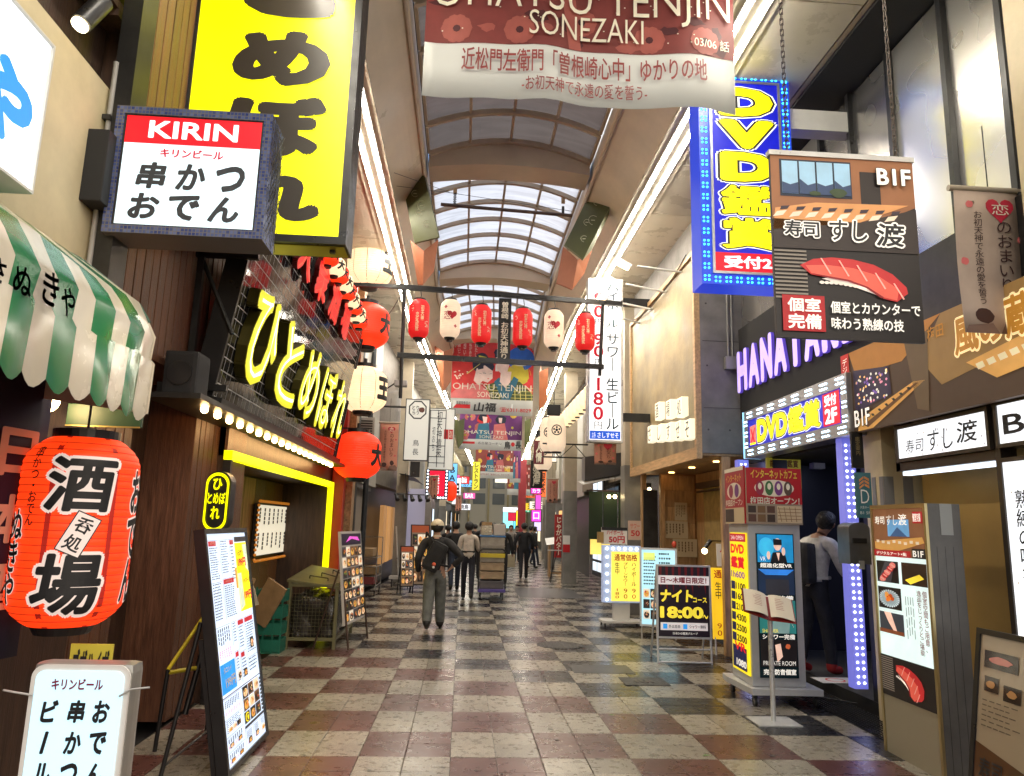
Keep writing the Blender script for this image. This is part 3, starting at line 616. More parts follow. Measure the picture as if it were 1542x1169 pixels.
# red column and stone pilaster
t = thing('red_column', 'red painted column at the far end of the izakaya front', 'column', (-2.12, 12.85, 0))
MB().box(-.1, .1, -.1, .1, 0, 6.0, bv=.01).build('shaft', mat('red_lacquer', (.30, .018, .014), .35, noise=.25, nscale=3), t); MB().box(-.12, .12, -.12, .12, 0, .25).build('base', DARK, t)
t = thing('stone_pilaster', 'tan mottled stone pilaster beside the red column', 'column', (-2.06, 13.2, 0))
MB().box(-.14, .14, -.16, .16, 0, 6.0).build('shaft', mat('tan_stone', (.30, .19, .09), .5, noise=.5, nscale=14, bump=.2), t)
# --- perpendicular signs
TILEB = bpy.data.materials.new('blue_mosaic'); TILEB.use_nodes = True
n = TILEB.node_tree; bs = n.nodes['Principled BSDF']; tc = n.nodes.new('ShaderNodeTexCoord'); br = n.nodes.new('ShaderNodeTexBrick'); br.offset = 0; br.squash = 1
for k_, v_ in (('Scale', 1), ('Mortar Size', .0025), ('Brick Width', .022), ('Row Height', .022), ('Bias', 0)): br.inputs[k_].default_value = v_
br.inputs['Color1'].default_value = (.02, .035, .15, 1); br.inputs['Color2'].default_value = (.10, .13, .27, 1); br.inputs['Mortar'].default_value = (.12, .12, .13, 1)
sx_ = n.nodes.new('ShaderNodeSeparateXYZ'); cx_ = n.nodes.new('ShaderNodeCombineXYZ'); ad_ = n.nodes.new('ShaderNodeMath'); ad_.operation = 'ADD'
n.links.new(tc.outputs['Object'], sx_.inputs[0]); n.links.new(sx_.outputs[0], ad_.inputs[0]); n.links.new(sx_.outputs[1], ad_.inputs[1]); n.links.new(ad_.outputs[0], cx_.inputs[0]); n.links.new(sx_.outputs[2], cx_.inputs[1])
n.links.new(cx_.outputs[0], br.inputs['Vector']); n.links.new(br.outputs['Color'], bs.inputs['Base Color']); bs.inputs['Roughness'].default_value = .12
loc, w, h = rY(165, 166, 404, 356, 4.3)
t, b = lightbox('beer_lightbox', 'lit beer sign box framed in blue mosaic, red top band over black brush lettering', 'sign', loc, w, h, .26, 0, .05, TILEB, glow('sign_cool', (228, 246, 252), 1.0))
RB = mat('lit_red', hexc(214, 12, 28), .4, emit=.75, ecol=hexc(225, 12, 30)); GK = mat('lit_black', (.03, .035, .045), .5); WL = glow('lit_white_letter', (255, 250, 250), 1.0)
MB().box(-w/2+.05, -w/2+.062, -.006, -.001, .05, h-.05).box(w/2-.062, w/2-.05, -.006, -.001, .05, h-.05).box(-w/2+.062, w/2-.062, -.006, -.001, .05, .058).box(-w/2+.062, w/2-.062, -.006, -.001, h-.058, h-.05).build('inner_trim', BLACK, t)
b.rect(0.01, 0.01, .99, .26, RB); b.done()
b.text('KIRIN', .18, .05, .82, .21, WL, off=.025); b.text('キリンビール', .28, .30, .73, .38, mat('beer_red', hexc(190, 10, 50), .5, emit=.3, ecol=hexc(190, 10, 50)), off=.035)
for i, ch in enumerate('串かつ'): b.text(ch, .13+i*.28, .43, .34+i*.28, .67, GK, off=.04, shear=.12)
for i, ch in enumerate('おでん'): b.text(ch, .10+i*.28, .71, .32+i*.28, .94, GK, off=.04, shear=.12)
m = MB(); 
for i in range(14):
    for s_ in (1, -1):
        z = h*(i/13.0); z2 = z+s_*.30
        if 0 <= z2 <= h: m.tube((w/2+.012, .02, z), (w/2+.012, .25, z2), .002, 4)
m.build('wire_mesh', DARK, t)
MB().box(-w/2-.25, -w/2, .08, .26, h*.55, h*.8).build('arm', MATTE, t)
# big yellow vertical sign
YS_ = 5.5; a = P(290, 160, Y=YS_); c_ = P(509, 352, Y=YS_)
x0, x1 = a.x-.085, c_.x+.065; z0 = c_.z-.09
YW = glow('yellow_sign_face', (252, 245, 0), 1.0)
t, b = lightbox('yellow_sign', 'tall yellow lit sign with huge black hiragana behind the blue mosaic beer sign', 'sign', Vector(((x0+x1)/2, YS_, z0)), x1-x0, 3.6, .30, 0, .06, BLACK, YW)
hz = 3.6-.12
def vz(py): return 1-(P(400, py, Y=YS_-.01).z-z0-.06)/hz
BK = mat('brown_black', hexc(50, 44, 38), .35)
for ch, pa, pb in (('と', -110, 24), ('め', 44, 128), ('ぼ', 142, 236), ('れ', 250, 334)):
    b.text(ch, .24, vz(pa), .87, vz(pb), BK, off=.068)
m = MB().box(-(x1-x0)/2+.02, (x1-x0)/2-.02, .04, .27, -.006, -.001); m.build('bottom_plate', mat('yellow_plate', (.45, .38, .04), .3, .5), t)
MB().box((x1-x0)/2-.14, (x1-x0)/2-.1, .1, .14, -.03, -.006).box(-.05, -.01, .1, .14, -.02, -.006).build('drain_cap', DARK, t)
MB().box(-(x1-x0)/2-.35, -(x1-x0)/2, .1, .2, 1.0, 1.12).box(-(x1-x0)/2-.35, -(x1-x0)/2, .1, .2, 2.6, 2.72).build('arm', BLACK, t)
# --- awning
GRNC = mat('green_vinyl', (.010, .15, .05), .22, noise=.15, nscale=2, bump=.12, bscale=5, rnoise=.08)
CRC = mat('cream_vinyl', (.62, .56, .44), .24, noise=.1, nscale=2, bump=.12, bscale=5, rnoise=.08)
AX = -1.62
ye = P(226, 474, X=AX).y; zt_ = P(226, 474, X=AX).z; zf = P(224, 545, X=AX).z; zv = P(217, 632, X=AX).z
aw = thing('striped_awning', 'green and cream striped vinyl awning with scalloped edge and black brush lettering', 'awning', (0, 0, 0))
sw = .15; ns_ = 26
def aprof(y, k):
    # k 0..1 from wall to bottom hem
    prf = [(LX+.02, zt_+.42), (LX+.30, zt_+.28), (AX-.06, zt_+.05), (AX, zt_-.04), (AX+.04, (zt_+zf)/2), (AX+.03, zf), (AX+.05, zf-.02), (AX+.045, zv+.02)]
    return prf
for i in range(ns_):
    ya, yb = ye-(i+1)*sw, ye-i*sw; m = MB(); n = 5; rows = []
    for q in range(n+1):
        y = ya+(yb-ya)*q/n; prf = aprof(y, 0); sc = .045*math.sin(math.pi*q/n)
        row = []
        for j, (x, z) in enumerate(prf):
            wv = .010*math.sin(y*7+j*.6)*(j > 3)+.004*math.sin(y*21+j*.5)*(j > 2)
            row.append((x+wv, y, z-(sc if j == len(prf)-1 else 0)+.012*math.sin(y*6+j*2)*(2 <= j <= 6)))
        rows.append(row)
    vs = [p for r in rows for p in r]; L_ = len(rows[0])
    m.add(vs, [(q*L_+j, (q+1)*L_+j, (q+1)*L_+j+1, q*L_+j+1) for q in range(n) for j in range(L_-1)], 0, True)
    m.build('stripe', CRC if i % 2 == 0 else GRNC, aw)
# end cheek of the awning
prf = aprof(0, 0); m = MB(); m.add([(x, ye+.004, z) for x, z in prf]+[(LX+.02, ye+.004, zv+.1)], [tuple(range(len(prf)+1))]); m.build('end_panel', CRC, aw)
m = MB(); 
for (xa, za), (xb, zb_) in zip(prf[:4], prf[1:4]): m.tube((xa, ye+.006, za), (xb, ye+.006, zb_), .008, 6, )
m.build('piping', mat('dark_green_piping', (.02, .07, .04), .4), aw)
def aw_letter(ch, px0, px1, py0, py1, off=.02):
    me = text_bm(ch, off); a, b__, c__, d = bbox(me); ya, yb = P(px0, (py0+py1)/2, X=AX+.06).y, P(px1, (py0+py1)/2, X=AX+.06).y; zz1, zz0 = P((px0+px1)/2, py0, X=AX+.06).z, P((px0+px1)/2, py1, X=AX+.06).z
    for v in me.vertices: v.co = Vector((AX+.064, ya+(v.co.x-a)/(b__-a)*(yb-ya), zz0+(v.co.y-c__)/(d-c__)*(zz1-zz0)))
    me.materials.clear(); me.materials.append(INK); o = bpy.data.objects.new('lettering', me); COL.objects.link(o); o.parent = aw
aw_letter('さ', -22, 8, 385, 425); aw_letter('ぬ', 18, 48, 400, 445); aw_letter('き', 62, 88, 408, 462); aw_letter('や', 90, 112, 432, 478)
BLB = glow('bare_bulb', (255, 214, 150), 45)
t = thing('bare_bulb_lamp', 'single bare warm bulb under the near edge of the striped awning', 'light bulb', P(70, 603, Y=3.9))
MB().sphere((0, 0, 0), .062, 0, 16).build('bulb', BLB, t); MB().tube((0, 0, .035), (0, 0, .1), .018, 10).build('socket', BLACK, t); MB().tube((0, 0, .1), (-.1, .1, .4), .004, 5).build('wire', BLACK, t)
a = P(102, 612, Y=4.1); b_ = P(212, 636, Y=4.1)
t = thing('green_sign_strip', 'narrow dark green sign strip hanging under the awning above the red paper lantern', 'sign', ((a.x+b_.x)/2, 4.1, b_.z)); ww = b_.x-a.x
MB().box(-ww/2, ww/2, 0, .03, -.03, .09, bv=.004).build('board', mat('green_board', (.01, .06, .03), .4), t); MB().box(-ww/2, ww/2, -.004, 0, -.034, -.026).build('trim', mat('brass', (.5, .4, .15), .3, .8), t)
# --- paper lanterns
def lantern(name, label, c, R, H, col, ribs=18, flat=.55, group=None, emit=.8, drum=True, ring=True):
    """c = centre; profile a rounded barrel"""
    t = thing(name, label, 'paper lantern', (c[0], c[1], c[2]), 0, group)
    def rad(z):
        k = abs(z)/(H/2); k = min(1, k); 
        return R*(1-(max(0, k-(1-flat))/flat)**2.3*(.52 if flat > .5 else .40))
    prof = []; n = ribs*4
    for i in range(n+1):
        z = -H/2+H*i/n; prof.append((rad(z)*(1-.012*(1-abs(math.sin(math.pi*i/4)))*1.3), z))
    MB().lathe(prof, n=40).build('paper_shade', col, t)
    cr = rad(H/2)
    MB().lathe([(cr*.62, H/2-.012), (cr*.98, H/2-.012), (cr*.98, H/2+R*.16), (cr*.72, H/2+R*.17), (cr*.62, H/2-.012)], n=28, smooth=False).build('top_ring', BLACK, t)
    MB().lathe([(.01, -H/2-R*.16), (cr*.78, -H/2-R*.16), (cr*.95, -H/2+.012), (cr*.6, -H/2+.012)], n=28, smooth=False).build('bottom_ring', BLACK, t)
    return t, rad
def shade(t): return next((c for c in t.children if c.name.startswith('paper_shade')), t)
def seams(t, R, H, rad, m, n=8, w=.004):
    k = MB()
    for i in range(n):
        a = 2*math.pi*(i+.5)/n; pts = [Vector(((rad(z)+.001)*math.cos(a), (rad(z)+.001)*math.sin(a), z)) for z in [-H/2+H*j/16 for j in range(17)]]
        for p, q in zip(pts, pts[1:]):
            s_ = Vector((-math.sin(a), math.cos(a), 0))*w; k.add([p-s_, p+s_, q+s_, q-s_], [(0, 1, 2, 3)])
    k.build('seam', m, shade(t))
def wrap_text(st, t, rad, R, a0, z0, w, h, mt, off=0, eps=.004, outline=(), vertical=False, gap=.9, shear=0, rot=0):
    """lettering wrapped onto a lantern; a0 = angle of its middle (−pi/2 faces the camera)"""
    base = text_bm(st, off, shear, 0, vertical, gap); bb = bbox(base); jobs = [(base, mt, eps)]+[(text_bm(st, off+o_, shear, 0, vertical, gap), m_, eps-.0015*(i+1)) for i, (o_, m_) in enumerate(outline)]
    for me, m_, e in jobs:
        bm = bmesh.new(); bm.from_mesh(me)
        for v in bm.verts:
            X = (v.co.x-bb[0])/(bb[1]-bb[0])*w-w/2; Z = (v.co.y-bb[2])/(bb[3]-bb[2])*h-h/2
            if rot: X, Z = X*math.cos(rot)-Z*math.sin(rot), X*math.sin(rot)+Z*math.cos(rot)
            v.co = Vector((X, v.co.z, Z+z0))
        for k in range(-8, 9): bmesh.ops.bisect_plane(bm, geom=bm.verts[:]+bm.edges[:]+bm.faces[:], plane_co=(k*w/12, 0, 0), plane_no=(1, 0, 0))
        for k in range(-8, 9): bmesh.ops.bisect_plane(bm, geom=bm.verts[:]+bm.edges[:]+bm.faces[:], plane_co=(0, 0, z0+k*h/12), plane_no=(0, 0, 1))
        for v in bm.verts:
            r = rad(v.co.z)+e+v.co.y; a = a0+v.co.x/R; v.co = Vector((r*math.cos(a), r*math.sin(a), v.co.z))
        bm.to_mesh(me); bm.free(); me.materials.clear(); me.materials.append(m_); o = bpy.data.objects.new('lettering', me); COL.objects.link(o); o.parent = shade(t)
def paper(name, rgb, e=.8, rib=.5):
    m = mat(name, tuple(x*.6 for x in hexc(*rgb)), .55, emit=e, ecol=hexc(*rgb)); n = m.node_tree; L = n.links.new; b_s = n.nodes['Principled BSDF']
    tc = n.nodes.new('ShaderNodeTexCoord'); nz = n.nodes.new('ShaderNodeTexNoise'); nz.inputs['Scale'].default_value = 14; nz.inputs['Detail'].default_value = 6; L(tc.outputs['Object'], nz.inputs[0])
    mr = n.nodes.new('ShaderNodeMapRange'); mr.inputs[3].default_value = e*.78; mr.inputs[4].default_value = e*1.15; L(nz.outputs[0], mr.inputs[0]); L(mr.outputs[0], b_s.inputs['Emission Strength']); return m
PR = paper('red_lantern_paper', (255, 52, 18), .95); PRB = paper('orange_red_lantern_paper', (255, 62, 16), .92); PWH = paper('white_lantern_paper', (255, 226, 178), .92); PRS = paper('crimson_lantern_paper', (214, 28, 30), .62); PWS = paper('ivory_lantern_paper', (232, 205, 175), .68)
OUTW = mat('pale_outline', (.55, .45, .40), .6, emit=.45, ecol=hexc(245, 225, 215)); RIB = mat('dark_rib_thread', (.16, .01, .005), .6)  # rib threads are thin dark wires in their own colour
# big near red lantern
c = P(113, 798, Y=3.75); R = .252; H = .87
t, rad = lantern('red_paper_lantern', 'big red paper lantern with large black brush characters hanging under the striped awning', c, R, H, PRB, 26, .34)
k = MB()
for i in range(1, 26):
    z = -H/2+H*i/26; k.lathe([(rad(z)+.0005, z-.0012), (rad(z)+.0018, z), (rad(z)+.0005, z+.0012)], n=40)
k.build('rib_threads', RIB, t)
seams(t, R, H, rad, mat('lantern_seam', (.30, .02, .01), .6, emit=.35, ecol=hexc(200, 20, 5)), 6, .012)
av = math.atan2(-c.y, -c.x)
wrap_text('酒', t, rad, R, av+.02, .21, .29, .25, BRUSH, .03, .007, ((.055, OUTW),), shear=.08)
wrap_text('場', t, rad, R, av-.03, -.235, .28, .27, BRUSH, .03, .007, ((.055, OUTW),), shear=.08)
bm_o = MB(); z = -.02
pb = MB(); tilt_ = -.45
def lp(x, zz, e):  # lantern surface point
    r = rad(zz)+e; a = av+x/R; return Vector((r*math.cos(a), r*math.sin(a), zz))
def patch(cx, cz, w, h, ro, e, n=6):
    vs = []; 
    for i in range(n+1):
        for j in range(n+1):
            X = (i/n-.5)*w; Z = (j/n-.5)*h; vs.append(lp(cx+X*math.cos(ro)-Z*math.sin(ro), cz+X*math.sin(ro)+Z*math.cos(ro), e))
    return vs, [(i*(n+1)+j, (i+1)*(n+1)+j, (i+1)*(n+1)+j+1, i*(n+1)+j+1) for i in range(n) for j in range(n)]
MB().add(*patch(.015, -.015, .108, .19, -.42, .0085)).build('label_border', BRUSH, t); MB().add(*patch(.015, -.015, .098, .18, -.42, .0095)).build('label_patch', OUTW, t)
for i, ch in enumerate('呑処'):
    base = text_bm(ch, .02); bb = bbox(base)
    for v in base.vertices:
        X = ((v.co.x-bb[0])/(bb[1]-bb[0])-.5)*.07; Z = ((v.co.y-bb[2])/(bb[3]-bb[2])-.5)*.07+(.043 if i == 0 else -.043)
        v.co = lp(.015+X*math.cos(-.42)-Z*math.sin(-.42), -.015+X*math.sin(-.42)+Z*math.cos(-.42), .0105)
    base.materials.clear(); base.materials.append(BRUSH); o = bpy.data.objects.new('lettering', base); COL.objects.link(o); o.parent = t
wrap_text('串かつ・おでん', t, rad, R, av-.80, .20, .045, .36, BRUSH, .01, .006, vertical=True)
wrap_text('ぬきや', t, rad, R, av-1.12, -.12, .10, .42, BRUSH, .02, .006, ((.03, OUTW),), vertical=True)
wrap_text('おでん', t, rad, R, av+1.18, -.02, .10, .62, BRUSH, .03, .006, ((.04, OUTW),), vertical=True)
MB().tube((0, 0, H/2), (0, 0, H/2+.2), .006, 6).tube((.0, 0, H/2+.2), (0, .1, H/2+.42), .005, 5).build('hanger', BLACK, t)
# string of four big round lanterns at the far end of the izakaya front
big = [(557, 400, PWH, 'white', 'topmost'), (552, 491, PR, 'red', 'second from the top'), (548, 587, PWH, 'white', 'third from the top'), (538, 686, PR, 'red', 'lowest')]
for px, py, m_, cn, wh in big:
    c = P(px, py, Y=12.3); R, H = .385, .74
    t, rad = lantern('round_paper_lantern', '%s lit round paper lantern, %s of the vertical string of four' % (cn, wh), c, R, H, m_, 20, .62, 'big round lanterns in a vertical string')
    seams(t, R, H, rad, mat('lantern_seam_thin', (.35, .06, .02), .6), 10, .004)
    wrap_text('王' if cn == 'white' else '大', t, rad, R, -math.pi/2+1.12, 0, .30, .38, BRUSH, .06, .006)
    MB().tube((0, 0, H/2), (0, 0, H/2+.16), .03, 8).box(-.42, 0, -.012, .012, H/2+.06, H/2+.085).build('bracket', BLACK, t)
# receding row of small lanterns on top of the board
pts = [(493, 386), (503, 402), (509, 414), (516, 427), (521, 440), (527, 452), (532, 463), (537, 474), (541, 484)]
ordn = ['nearest', 'second', 'third', 'fourth', 'fifth', 'sixth', 'seventh', 'eighth', 'farthest']
for i, (px, py) in enumerate(pts):
    Y = 8.3+i*.36
    c = P(px, py, Y=Y); cn = 'red' if i % 2 == 0 else 'white'; R, H = .135, .235
    t, rad = lantern('small_paper_lantern', 'small %s paper lantern, %s in the row above the neon sign board' % (cn, ordn[i]), c, R, H, PR if i % 2 == 0 else PWH, 10, .62, 'small lanterns along the top of the neon sign')
    wrap_text('大', t, rad, R, -math.pi/2+.9, 0, .12, .13, BRUSH, .06, .004)
# ================================================================== RIGHT SIDE
RX = 3.8
# kerb step along the right shops and steel drain grating
MB().box(RX+.02, RX+3, 3.0, 10.3, 0, .12, bv=.006).build('doorway_step', mat('dark_step', (.06, .058, .055), .35, noise=.3, bump=.1), pav)
g = MB().box(3.81, 3.82, 3, 10.2, -.01, .12); g.build('step_edge', DARK, pav)
gr = thing('drain_grating', 'dark wet steel grating plate on the floor beside the doorway step', 'grating', (3.6, 7.3, .002))
m = MB().box(-.18, .18, -1.6, 1.6, 0, .008); m.build('plate', mat('wet_steel', (.06, .06, .065), .16, .7, noise=.3, rnoise=.1), gr)
m = MB()
for i in range(9):
    for j in range(78): m.box(-.165+i*.04, -.145+i*.04, -1.58+j*.041, -1.575+j*.041+.012, .008, .012)
tag(m.build('grip_studs', mat('wet_steel', (.06, .06, .065), .16), gr), kind='stuff')
# --- wooden standing bar with the gold sign wall
SX = 3.2
sy0 = P(1053, 600, X=SX).y; sy1 = P(953, 600, X=SX).y; sz0 = P(1053, 691, X=SX).z; sz1 = P(1046, 378, X=SX).z
sasi = thing('standing_bar_building', 'standing bar with a concrete upper storey, gold lit sign wall and timber lined entrance', 'building', (SX, sy0, 0))
ln = sy1-sy0
MB().box(.03, 3.5, 0, ln, sz0+.08, 6.3).build('upper_wall', mat('rough_concrete', (.23, .215, .20), .55, noise=.35, nscale=1.8, bump=.25, bscale=9), sasi)
GOLDW = mat('gold_plaster', (.36, .29, .17), .42, noise=.35, nscale=2.2, grime=.3, bump=.12, bscale=25, rnoise=.1)
MB().box(-.015, .028, .09, ln-.02, sz0+.16, sz1-.08).build('sign_wall', GOLDW, sasi)
m = MB().box(-.05, .028, .0, .088, sz0, sz1).box(-.05, .028, ln-.018, ln+.05, sz0, sz1).box(-.05, .028, .09, ln-.02, sz1-.078, sz1).box(-.05, .028, .09, ln-.02, sz0, sz0+.158)
m.build('timber_border', mat('pale_timber', (.50, .32, .16), .45, noise=.25, nscale=6, stretch=(5, .6, 5)), sasi)
for i in range(8):
    x = .03+i*.16; MB().box(x+.002, x+.158, .02, ln, sz0+.045, sz0+.076, bv=.003).build('soffit_board', WOODL, sasi)
for k_ in range(3): MB().box(.06, 3.0, -.004, -.001, sz0+.7+k_*.95, sz0+.708+k_*.95).build('form_joint', mat('joint_shadow', (.07, .065, .06), .8), sasi)
m = MB()
for k_ in range(3):
    for j_ in range(2): m.tube((.12+j_*.3, -.003, sz0+.4+k_*.9), (.12+j_*.3, -.0005, sz0+.4+k_*.9), .014, 10)
tag(m.build('tie_holes', mat('joint_shadow', (.07, .065, .06), .8), sasi), kind='stuff')
for i in range(3):
    MB().tube((.5, .8+i*1.2, sz0+.03), (.5, .8+i*1.2, sz0+.046), .05, 14).build('downlight', glow('downlight', (255, 190, 110), 9), sasi)
BR = ln+.0
MB().box(.35, 1.35, BR-.6, BR-.55, 0, sz0+.03).build('return_wall', mat('timber_panel', (.34, .17, .06), .42, noise=.3, nscale=4, stretch=(.6, 5, 5), bump=.08), sasi)
for i in range(9):
    z = .02+i*.285; MB().box(.36, .98, BR-.63, BR-.605, z, min(z+.28, sz0), bv=.004).build('wall_board', WOODL, sasi)
MB().box(1.02, 1.08, 0, BR-.6, 0, sz0+.03).build('shop_wall', WOODL, sasi)
m = MB()
for i in range(60): m.tube((1.0, .25+i*.045, .5), (1.0, .25+i*.045, sz0-.25), .018, 6, cap=False)
tag(m.build('bamboo_blind', mat('bamboo', (.36, .25, .09), .5, noise=.25), sasi), kind='stuff')
MB().box(.93, 1.0, .15, 3.2, sz0-.24, sz0-.14).tube((.93, .2, sz0-.3), (.93, 3.1, sz0-.3), .02, 8).build('noren_rail', WOODD, sasi)
m = MB().box(.30, .42, .02, .12, 0, sz0+.04); m.box(.02, .10, BR-.62, BR-.5, 0, sz0+.04).box(.34, .42, BR-.7, BR-.62, 0, sz0); m.build('timber_post', WOODL, sasi)
MB().box(.04, .30, BR-.64, BR-.61, 0, 2.3).build('dark_door', DARK, sasi)
lamps = thing('entrance_lamp', 'pair of small warm globe lamps at the far corner of the timber entrance ceiling', 'lamp', P(973, 737, X=SX+.25))
for d in (-.06, .06): MB().sphere((d, 0, 0), .035, 0, 12).build('globe', glow('warm_globe', (255, 226, 170), 14), lamps)
MB().box(-.1, .1, 0, .08, .03, .12).build('mount', BLACK, lamps)
for px0, py0, px1, py1, lb in ((1016, 757, 1035, 784, 'small'), (1000, 785, 1036, 811, 'wide'), (1013, 812, 1050, 839, 'low handwritten')):
    Y = sy1-.66-.02; loc, w, h = rY(px0, py0, px1, py1, Y)
    o = thing('notice_sheet', '%s cream notice sheet pinned on the timber wall of the bar entrance' % lb, 'notice', loc); MB().box(-w/2, w/2, 0, .004, 0, h).build('sheet', mat('cream_sheet', (.55, .45, .28), .6), o)
    b = Board(o, w, h, 0, -.001); b.lines(.1, .15, .9, .85, 6, mat('brown_ink', (.10, .05, .02), .6), vert=True, fill=.3); b.done()
# lit letter cubes on the sign wall
CUBE = mat('lit_acrylic', (.6, .55, .42), .4, emit=.72, ecol=(1, .90, .66))
def cube_row(txt, pxa, pxb, pyb_a, side, nm):
    n = len(txt)
    for i, ch in enumerate(txt):
        pc = pxa+(pxb-pxa)*(i+.5)/n; k = (pc-pxa)/(pxb-pxa)
        py = pyb_a[0]+(pyb_a[1]-pyb_a[0])*k
        c = P(pc, py, X=SX-.12)
        o = thing('letter_cube', 'lit cream cube %s on the gold wall' % nm[i], 'sign', c, RIGHT, 'letter cubes on the gold sign wall')
        MB().box(-side/2+.004, side/2-.004, 0, .1, -side*.52, side*.52, bv=.008).build('cube', CUBE, o)
        if ch.strip(): letter(ch, -side*.34, side*.34, -side*.42, side*.42, INK, o, off=.0, y=-.004)
cube_row('さしすせそ', 971, 1042, (655, 646), .27, ['lettered さ at the far end', 'lettered し, second of five', 'lettered す in the middle of the row', 'lettered せ, fourth of five', 'lettered そ at the near end'])
cube_row('酒場処', 981, 1031, (621, 612), .27, ['at the far end of the upper row', 'in the middle of the upper row', 'at the near end of the upper row'])
# arm floodlights
for i, (hx, hy, bx, by) in enumerate(((938, 398, 1025, 410), (922, 424, 1002, 440), (909, 451, 981, 466), (898, 468, 963, 487))):
    b_ = P(bx, by, X=SX-.03); h_ = P(hx, hy, Y=b_.y+.05)
    o = thing('arm_floodlight', 'floodlight on a long arm over the gold sign wall, %s' % ['nearest the camera', 'second from the camera', 'third from the camera', 'farthest up the street'][i], 'floodlight', b_, 0, 'arm floodlights over the gold sign wall')
    d = h_-b_
    m = MB().tube((0, 0, 0), d*.75, .018, 8).path([(0, 0, .0), (.03, 0, .03), (.03, 0, -.22)], .014, 6); m.build('arm', WHITE, o)
    MB().box(.02, .05, -.03, .03, -.26, -.16).build('clamp', ALU, o)
    hm = MB().box(-.13, .13, -.09, .09, -.02, .03, bv=.01); M4 = Matrix.Translation(d) @ Matrix.Rotation(.45, 4, 'Y'); hm.xform(M4).build('lamp_head', ALU, o)
    lm = MB().box(-.11, .11, -.075, .075, -.028, -.021).xform(M4); lm.build('lens', glow('flood_lens', (255, 224, 180), 10), o)
    L_ = bpy.data.lights.new('floodlight_beam', 'SPOT'); L_.energy = 120; L_.color = (1, .84, .60); L_.spot_size = math.radians(95); L_.spot_blend = .8; L_.shadow_soft_size = .08
    lo = bpy.data.objects.new('floodlight_beam', L_); COL.objects.link(lo); lo.parent = o; lo.location = d+Vector((0, 0, -.06))
    tgt = Vector((.0, .0, -1.0)); dirv = (tgt-lo.location).normalized(); lo.rotation_mode = 'QUATERNION'; lo.rotation_quaternion = dirv.to_track_quat('-Z', 'Y')
# --- pillars of the arcade
PILU = mat('pillar_cream', (.52, .45, .34), .45, noise=.12, nscale=3); PILL = mat('pillar_grey', (.22, .21, .19), .45, noise=.2, nscale=3)
def pillar(name, label, x, y, w, d, zs, face=None):
    o = thing('arcade_pillar', label, 'pillar', (x+bend(y), y, 0)); MB().box(-w/2-.01, w/2+.01, -d/2-.01, d/2+.01, 0, zs).build('lower_cladding', PILL, o); MB().box(-w/2, w/2, -d/2, d/2, zs, 6.9).build('shaft', PILU, o); return o
c = P(948, 702, Y=14.5); pillar('p', 'cream and grey arcade pillar right behind the white price lightbox', c.x+.02, 14.5, .30, .36, c.z)
c = P(857, 740, Y=21.6); p2_ = pillar('p', 'cream and grey arcade pillar with a red and white notice further up the right side', c.x-bend(21.6)+.02, 21.6, .36, .36, c.z)
o = thing('notice_sticker', 'white and red notice stuck on the far grey pillar', 'notice', P(853, 820, Y=21.39)); MB().box(-.1, .1, 0, .003, .0, .25).build('white_half', PAPERW, o); MB().box(-.1, .1, 0, .003, -.22, -.001).build('red_half', RED, o)
c = P(829, 750, Y=29); pillar('p', 'narrow third arcade pillar on the far right side', c.x-bend(29), 29, .34, .36, 2.6)
pillar('p', 'fourth arcade pillar in the distance on the right side', 3.1, 37, .34, .36, 2.6)
for yy in (21, 28.5, 36): pillar('p', 'cream arcade pillar at %d metres on the left side' % yy, -1.95, yy, .3, .3, 2.4)
# --- white price lightbox
loc, w, h = rY(885, 420, 938, 666, 12.5)
t, b = lightbox('price_lightbox', 'tall white lit price sign with navy lettering and dark red numbers near the gold wall', 'sign', loc, w, h, .2, 0, .035, ALU, glow('sign_white2', (252, 250, 248), 1.0))
NV = mat('navy_print', hexc(38, 58, 72), .5, emit=.05); CR = mat('crimson_print', hexc(190, 10, 45), .5, emit=.45, ecol=hexc(190, 10, 45)); BL2 = mat('lit_blue_print', hexc(20, 80, 190), .5, emit=.6, ecol=hexc(20, 85, 200))
b.rect(.02, .945, .98, .995, BL2); b.done()
for s_, v0, v1 in (('ハイボール', .02, .30), ('サワー', .34, .575), ('生ビール', .62, .935)): b.text(s_, .53, v0, .93, v1, NV, vertical=True, off=.012)
for s_, v0, v1 in (('90', .08, .24), ('90', .345, .49), ('180', .62, .88)): b.text(s_, .12, v0, .44, v1, CR, vertical=True, off=.02, gap=.80)
for v0, v1 in ((.25, .285), (.505, .545), (.89, .935)): b.text('円', .16, v0, .40, v1, NV)
b.text('さしすせそ', .26, .955, .92, .987, glow('blue_letters', (240, 240, 255), 1.0), off=.01); b.text('立呑', .08, .955, .2, .987, glow('blue_letters', (240, 240, 255), 1.0))
MB().box(w/2, w/2+.5, .06, .14, h*.13, h*.18).box(w/2, w/2+.5, .06, .14, h*.84, h*.89).build('arm', BLACK, t)
